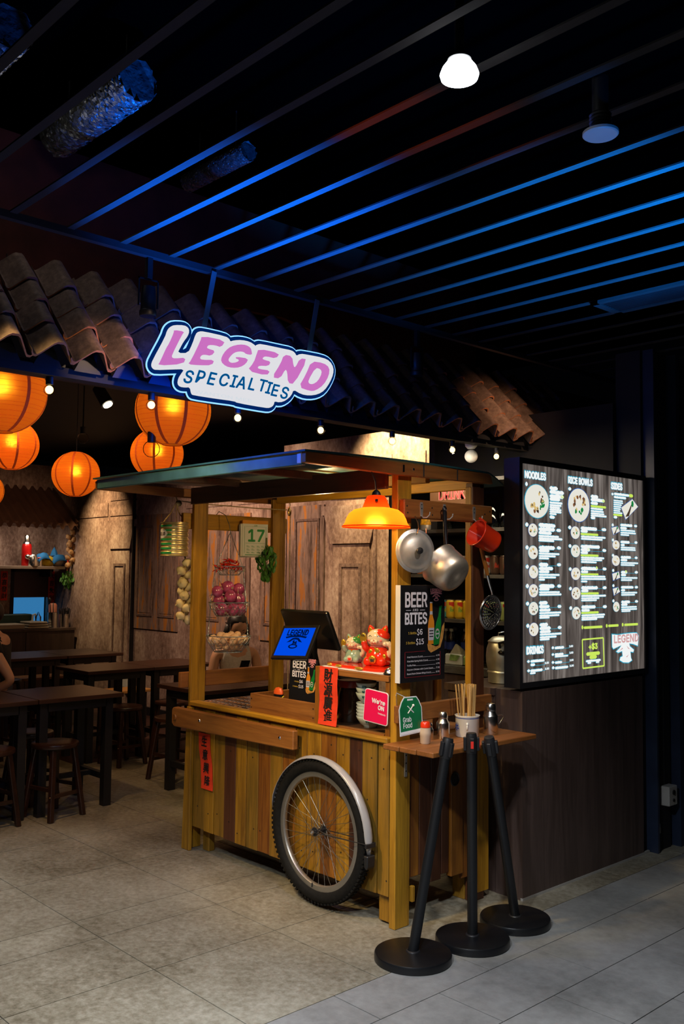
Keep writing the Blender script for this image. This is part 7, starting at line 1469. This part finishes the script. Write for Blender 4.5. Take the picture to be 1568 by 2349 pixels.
MX = Matrix(((0, 0, 1, -11.29), (1, 0, 0, 0), (0, 1, 0, 0), (0, 0, 0, 1)))
redstrip('red_couplet', MX @ TR(4.84, 1.185, 0), .085, .36, '恭喜發財', 'dim red paper strip on the wall left of the pass-through', .075)
redstrip('red_couplet', MX @ TR(5.46, 1.15, 0), .085, .40, '大吉大利', 'dim red paper strip on the wall behind the herb bunch', .075)
def cylthing(nm, x, y, r, h, mt, label, cat, z=.868, seg=24):
    t = thing(nm, label, cat, (x, y, z)); M().lathe([(0, 0), (r, 0), (r, h), (r*.93, h), (r*.93, .01), (0, .01)], (x, y, z), seg, cap=False).build('container_body', mt, t, True); return t
t = cylthing('utensil_holder', -10.72, 5.215, .058, .185, CHR, 'tall steel cylinder on the kitchen counter, left of the one with chopsticks', 'container')
M().tube([(-10.72, 5.20, .90), (-10.72, 5.17, 1.19)], .006).ball((-10.72, 5.168, 1.20), (.02, .02, .035)).tube([(-10.73, 5.23, .90), (-10.73, 5.22, 1.17)], .006).build('ladle', BLK, t, 'all')
t = cylthing('utensil_holder', -10.72, 5.36, .060, .165, CHR, 'steel cylinder full of black chopsticks at the end of the kitchen counter', 'container')
random.seed(14); m = M()
for k in range(40): a = random.uniform(0, 6.3); r_ = .05*math.sqrt(random.random()); m.tube([(-10.72+r_*math.cos(a), 5.36+r_*math.sin(a), .885), (-10.72+r_*1.5*math.cos(a), 5.36+r_*1.6*math.sin(a), 1.09+random.uniform(-.02, .03))], .0035, 5)
stuff(m.build('black_chopsticks', BLK, t))
cylthing('utensil_holder', -10.82, 5.43, .04, .13, CHR, 'small steel cup behind the chopstick holder on the kitchen counter', 'container')
t = thing('sauce_bottle', 'clear squeeze bottle on the kitchen counter in front of the blue window', 'bottle', (-10.85, 5.10, .868)); M().lathe([(0, 0), (.035, 0), (.036, .13), (.02, .15), (.006, .19), (0, .19)], (-10.85, 5.09, .868), 18).build('bottle_body', PET, t, True)
t = thing('pink_tub', 'pink topped tub among the kitchen containers', 'tub', (-10.85, 5.28, .868)); M().lathe([(0, 0), (.05, 0), (.05, .27), (.035, .29), (0, .29)], (-10.86, 5.28, .868), 18).build('tub_body', mat('tub_pink', (.6, .22, .15), .5, var=.2), t, True)
t = thing('serving_tray', 'stack of pale rectangular trays on the kitchen counter', 'tray', (-10.75, 4.98, .868))
for k in range(3): M().b(-10.9, -10.63, 4.86+.01*k, 5.13-.01*k, .869+.028*k, .893+.028*k).build('tray', mat('tray_cream', (.42, .36, .27), .5, var=.08), t, bevel=.008)
t = thing('serving_tray', 'pale tray cut by the left edge on the kitchen counter', 'tray', (-10.75, 4.7, .868)); M().b(-10.9, -10.64, 4.50, 4.83, .869, .93).build('tray', mat('tray_cream', (.42, .36, .27)), t, bevel=.008)
t = thing('green_crate', 'dark green plastic crate behind the trays on the kitchen counter', 'crate', (-11.0, 4.9, .868)); M().b(-11.12, -10.93, 4.3, 5.05, .869, 1.03).build('crate_body', mat('crate_green', (.008, .035, .025), .5, var=.2), t, bevel=.01)
t = thing('white_tap', 'small white tap-like dispenser at the end of the green crate', 'dispenser', (-10.92, 5.06, .93)); M().tube([(-10.9, 5.04, .95), (-10.9, 5.045, 1.02), (-10.9, 5.075, 1.03), (-10.9, 5.085, .98)], .014).b(-10.92, -10.88, 5.02, 5.06, .868, .95).build('tap_body', WHT, t, True)

# ================================================================ PEOPLE
SKN = mat('skin', (.50, .27, .16), .5, var=.05, vs_=12); HAIR = mat('hair_black', (.012, .009, .008), .45, var=.2); TOPW = mat('top_pale', (.48, .44, .40), .85, var=.12, vs_=70); SHB = mat('shirt_black', (.004, .004, .005), .85, var=.2); TRS = mat('trousers_dark', (.03, .03, .04), .85, var=.2)
def skin(name, verts, edges, mt, parent, sub=2, root=0):
    me = bpy.data.meshes.new(name); me.from_pydata([v[:3] for v in verts], edges, []); me.update(); me.materials.append(mt)
    o = bpy.data.objects.new(name, me); C.objects.link(o); o.parent = parent
    s_ = o.modifiers.new('skin', 'SKIN'); s_.use_smooth_shade = True
    if not me.skin_vertices: me.attributes.new('skin', 'FLOAT', 'POINT')
    sv = me.skin_vertices[0].data
    for i, v in enumerate(verts): r = v[3]; sv[i].radius = (r, v[4] if len(v) > 4 else r); sv[i].use_root = (i == root)
    u = o.modifiers.new('sub', 'SUBSURF'); u.levels = sub; u.render_levels = sub
    return o
def hand(par, wrist, dirv, palm_n, mt, s_=1.0, side=1, curl=.9):
    d = Vector(dirv).normalized(); n = Vector(palm_n); n = (n-d*n.dot(d)).normalized(); sdv = d.cross(n)*side; w_ = Vector(wrist)
    V = [(*w_, .022*s_), (*(w_+d*.04*s_), .027*s_, .015*s_), (*(w_+d*.075*s_), .031*s_, .013*s_)]; E = [(0, 1), (1, 2)]
    for k, (off, ln) in enumerate(((-.027, .066), (-.009, .076), (.009, .070), (.026, .056))):
        b0 = w_+d*.085*s_+sdv*off*s_; c1 = d*math.cos(curl*.5)+n*math.sin(curl*.5); c2 = d*math.cos(curl*1.3)+n*math.sin(curl*1.3); c3 = d*math.cos(curl*2)+n*math.sin(curl*2)
        p1 = b0+c1*ln*.45*s_; p2 = p1+c2*ln*.32*s_; p3 = p2+c3*ln*.23*s_; i = len(V); V += [(*b0, .0095*s_), (*p1, .0088*s_), (*p2, .0080*s_), (*p3, .0068*s_)]; E += [(2, i), (i, i+1), (i+1, i+2), (i+2, i+3)]
    t0 = w_+d*.03*s_-sdv*.026*s_; t1 = t0-sdv*.022*s_+d*.028*s_+n*.012*s_; t2 = t1+d*.026*s_+n*.016*s_; i = len(V); V += [(*t0, .012*s_), (*t1, .0105*s_), (*t2, .0085*s_)]; E += [(1, i), (i, i+1), (i+1, i+2)]
    return skin('hand', V, E, mt, par, 2)
# seated woman behind the hanging baskets (local frame: facing +y', placed by rotation)
def person_seated(loc, rz, label, top_mt, sleeve, hair_len, phone=True, back_elbow=False):
    t = thing('person', label, 'person', loc, rz)
    # torso, neck, arms, legs as one body; facing +Y, seat height .455
    ph = .47
    B = [(0, 0, ph+.065, .135, .11), (0, .005, ph+.20, .115, .09), (0, .02, ph+.34, .130, .095), (0, .03, ph+.44, .125, .085), (0, .045, ph+.505, .055), (0, .06, ph+.56, .048),      # 0-5
         (-.165, .03, ph+.455, .052), (-.21, .06, ph+.20, .038), (-.09, .25, ph+.30, .027),                # 6-8 left arm up to wrist
         (.165, .03, ph+.455, .052), (.215, .06, ph+.20, .038), (.12, .27, ph+.29, .027),                  # 9-11
         (-.095, .05, ph+.02, .088), (-.12, .42, ph+.02, .060), (-.12, .42, .12, .042), (-.12, .43, .06, .036), (-.12, .56, .035, .028),
         (.095, .05, ph+.02, .088), (.12, .42, ph+.02, .060), (.12, .42, .12, .042), (.12, .43, .06, .036), (.12, .56, .035, .028)]
    E = [(0, 1), (1, 2), (2, 3), (3, 4), (4, 5), (3, 6), (6, 7), (7, 8), (3, 9), (9, 10), (10, 11), (0, 12), (12, 13), (13, 14), (14, 15), (15, 16), (0, 17), (17, 18), (18, 19), (19, 20), (20, 21)]
    if back_elbow: B[6] = (-.165, .02, ph+.44, .052); B[7] = (-.20, -.17, ph+.17, .042); B[8] = (-.17, .03, ph+.05, .030)
    skin('body', B, E, SKN, t)
    # clothes
    T_ = [(0, 0, ph+.05, .142, .118), (0, .005, ph+.20, .124, .098), (0, .02, ph+.34, .138, .103), (0, .03, ph+.44, .134, .100), (-.115, .03, ph+.462, .066), (.115, .03, ph+.462, .066)]; TE = [(0, 1), (1, 2), (2, 3), (3, 4), (3, 5)]
    if sleeve: T_ += [(-.185, -.055 if back_elbow else .045, ph+.35, .058), (.190, .045, ph+.33, .055)]; TE += [(4, 6), (5, 7)]
    skin('top', T_, TE, top_mt, t)
    skin('trousers', [(0, .0, ph+.03, .135, .112), (-.095, .06, ph+.02, .094), (-.12, .42, ph+.02, .066), (-.12, .42, .14, .052), (.095, .06, ph+.02, .094), (.12, .42, ph+.02, .066), (.12, .42, .14, .052)], [(0, 1), (1, 2), (2, 3), (0, 4), (4, 5), (5, 6)], TRS, t)
    # head, tilted down
    hc = (0, .085, ph+.655); TH = TR(*hc) @ RX(-.42)
    m = M(); m.ball((0, 0, .018), (.076, .094, .100), 28, 18, TH)
    for i, v in enumerate(m.v):
        l = TH.inverted() @ v
        if l.z < -.01: k = 1-.34*min(1, (-.01-l.z)/.09); l.x *= k; l.y = l.y*(1-.10*min(1, (-.01-l.z)/.09))+.012*min(1, (-.01-l.z)/.09)
        m.v[i] = TH @ l
    hd = m.build('head', SKN, t, 'all', local=True)
    m = M(); m.lathe([(.012, 0), (.010, .012), (.006, .030), (.002, .042), (0, .043)], T=TH @ TR(0, .088, -.028) @ RX(.28) @ SC(.9, 1.15, 1), seg=12); m.ball((0, .098, -.022), (.011, .010, .009), 10, 6, TH); m.build('nose', SKN, hd, 'all', local=True)
    m = M(); m.ball((0, .083, -.050), (.021, .008, .0055), 12, 6, TH); m.build('lips', mat('lips', (.42, .10, .08), .4, var=.05), hd, 'all', local=True)
    m = M(); m.ball((-.030, .080, .008), (.012, .007, .0045), 10, 6, TH).ball((.030, .080, .008), (.012, .007, .0045), 10, 6, TH); m.build('eye', mat('eye_dark', (.05, .035, .03), .3, var=.1), hd, 'all', local=True)
    m = M()
    for sx in (-1, 1): m.tube([TH @ Vector((sx*.014, .090, .024)), TH @ Vector((sx*.030, .088, .030)), TH @ Vector((sx*.046, .076, .025))], [.0022, .0028, .0012], 5)
    m.build('eyebrow', HAIR, hd, local=True)
    m = M()
    for sx in (-1, 1): m.ball((sx*.075, -.004, .0), (.008, .017, .028), 10, 8, TH)
    m.build('ear', SKN, hd, 'all', local=True)
    m = M(); m.ball((0, -.018, .034), (.088, .100, .100), 28, 18, TH)
    for i, v in enumerate(m.v):
        l = TH.inverted() @ v
        if l.y > .045 and l.z < .07: l.y = .045
        m.v[i] = TH @ l
    if hair_len:
        m.tube([TH @ Vector((-.070, -.01, .03)), TH @ Vector((-.085, -.01, -.06)), Vector((-.085, .02, ph+.46)), Vector((-.095, .06, ph+.34))], [.030, .032, .030, .012], 10)
        m.tube([TH @ Vector((.070, -.01, .03)), TH @ Vector((.085, -.015, -.06)), Vector((.085, .01, ph+.46)), Vector((.09, .05, ph+.34))], [.030, .032, .028, .010], 10)
        m.tube([TH @ Vector((0, -.06, .03)), TH @ Vector((0, -.085, -.06)), Vector((0, -.07, ph+.46)), Vector((0, -.09, ph+.32))], [.06, .065, .06, .03], 12)
    m.build('hair', HAIR, hd, 'all', local=True)
    if back_elbow: hand(t, (-.17, .03, ph+.05), (.3, .9, -.2), (.5, -.2, -.8), SKN, 1, 1)
    else: hand(t, (-.09, .25, ph+.30), (.45, .60, .25), (.5, -.2, -.8), SKN, 1, 1)
    hand(t, (.12, .27, ph+.29), (-.45, .60, .30), (-.5, -.2, -.8), SKN, 1, -1)
    for sx in (-1, 1): M().b(sx*.12-.04, sx*.12+.04, .39, .63, .0, .05).build('shoe', BLK, t, bevel=.015, local=True)
    return t
wp = person_seated((-6.42, 4.76, -.03), -1.95, 'seated woman with long black hair and a pale sleeveless top, seen behind the hanging baskets', TOPW, False, True)
ph_ = thing('mobile_phone', 'dark phone held in the seated woman\'s hands', 'phone', (-6.20, 4.53, .86)); Wp = TR(-6.42, 4.76, -.03) @ RZ(-1.95)
M(T=Wp @ TR(.012, .355, .835) @ RX(.8)).b(-.037, .037, -.075, .075, -.004, .004).build('phone_body', BLG, ph_, bevel=.002)
person_seated((-7.41, 3.165, .06), 2.39, 'person in a black T-shirt at the left edge, only bare arm and sleeve showing', SHB, True, False, back_elbow=True)
stool(-7.41, 3.165, 'dark wooden stool under the person in black at the left edge', .2)
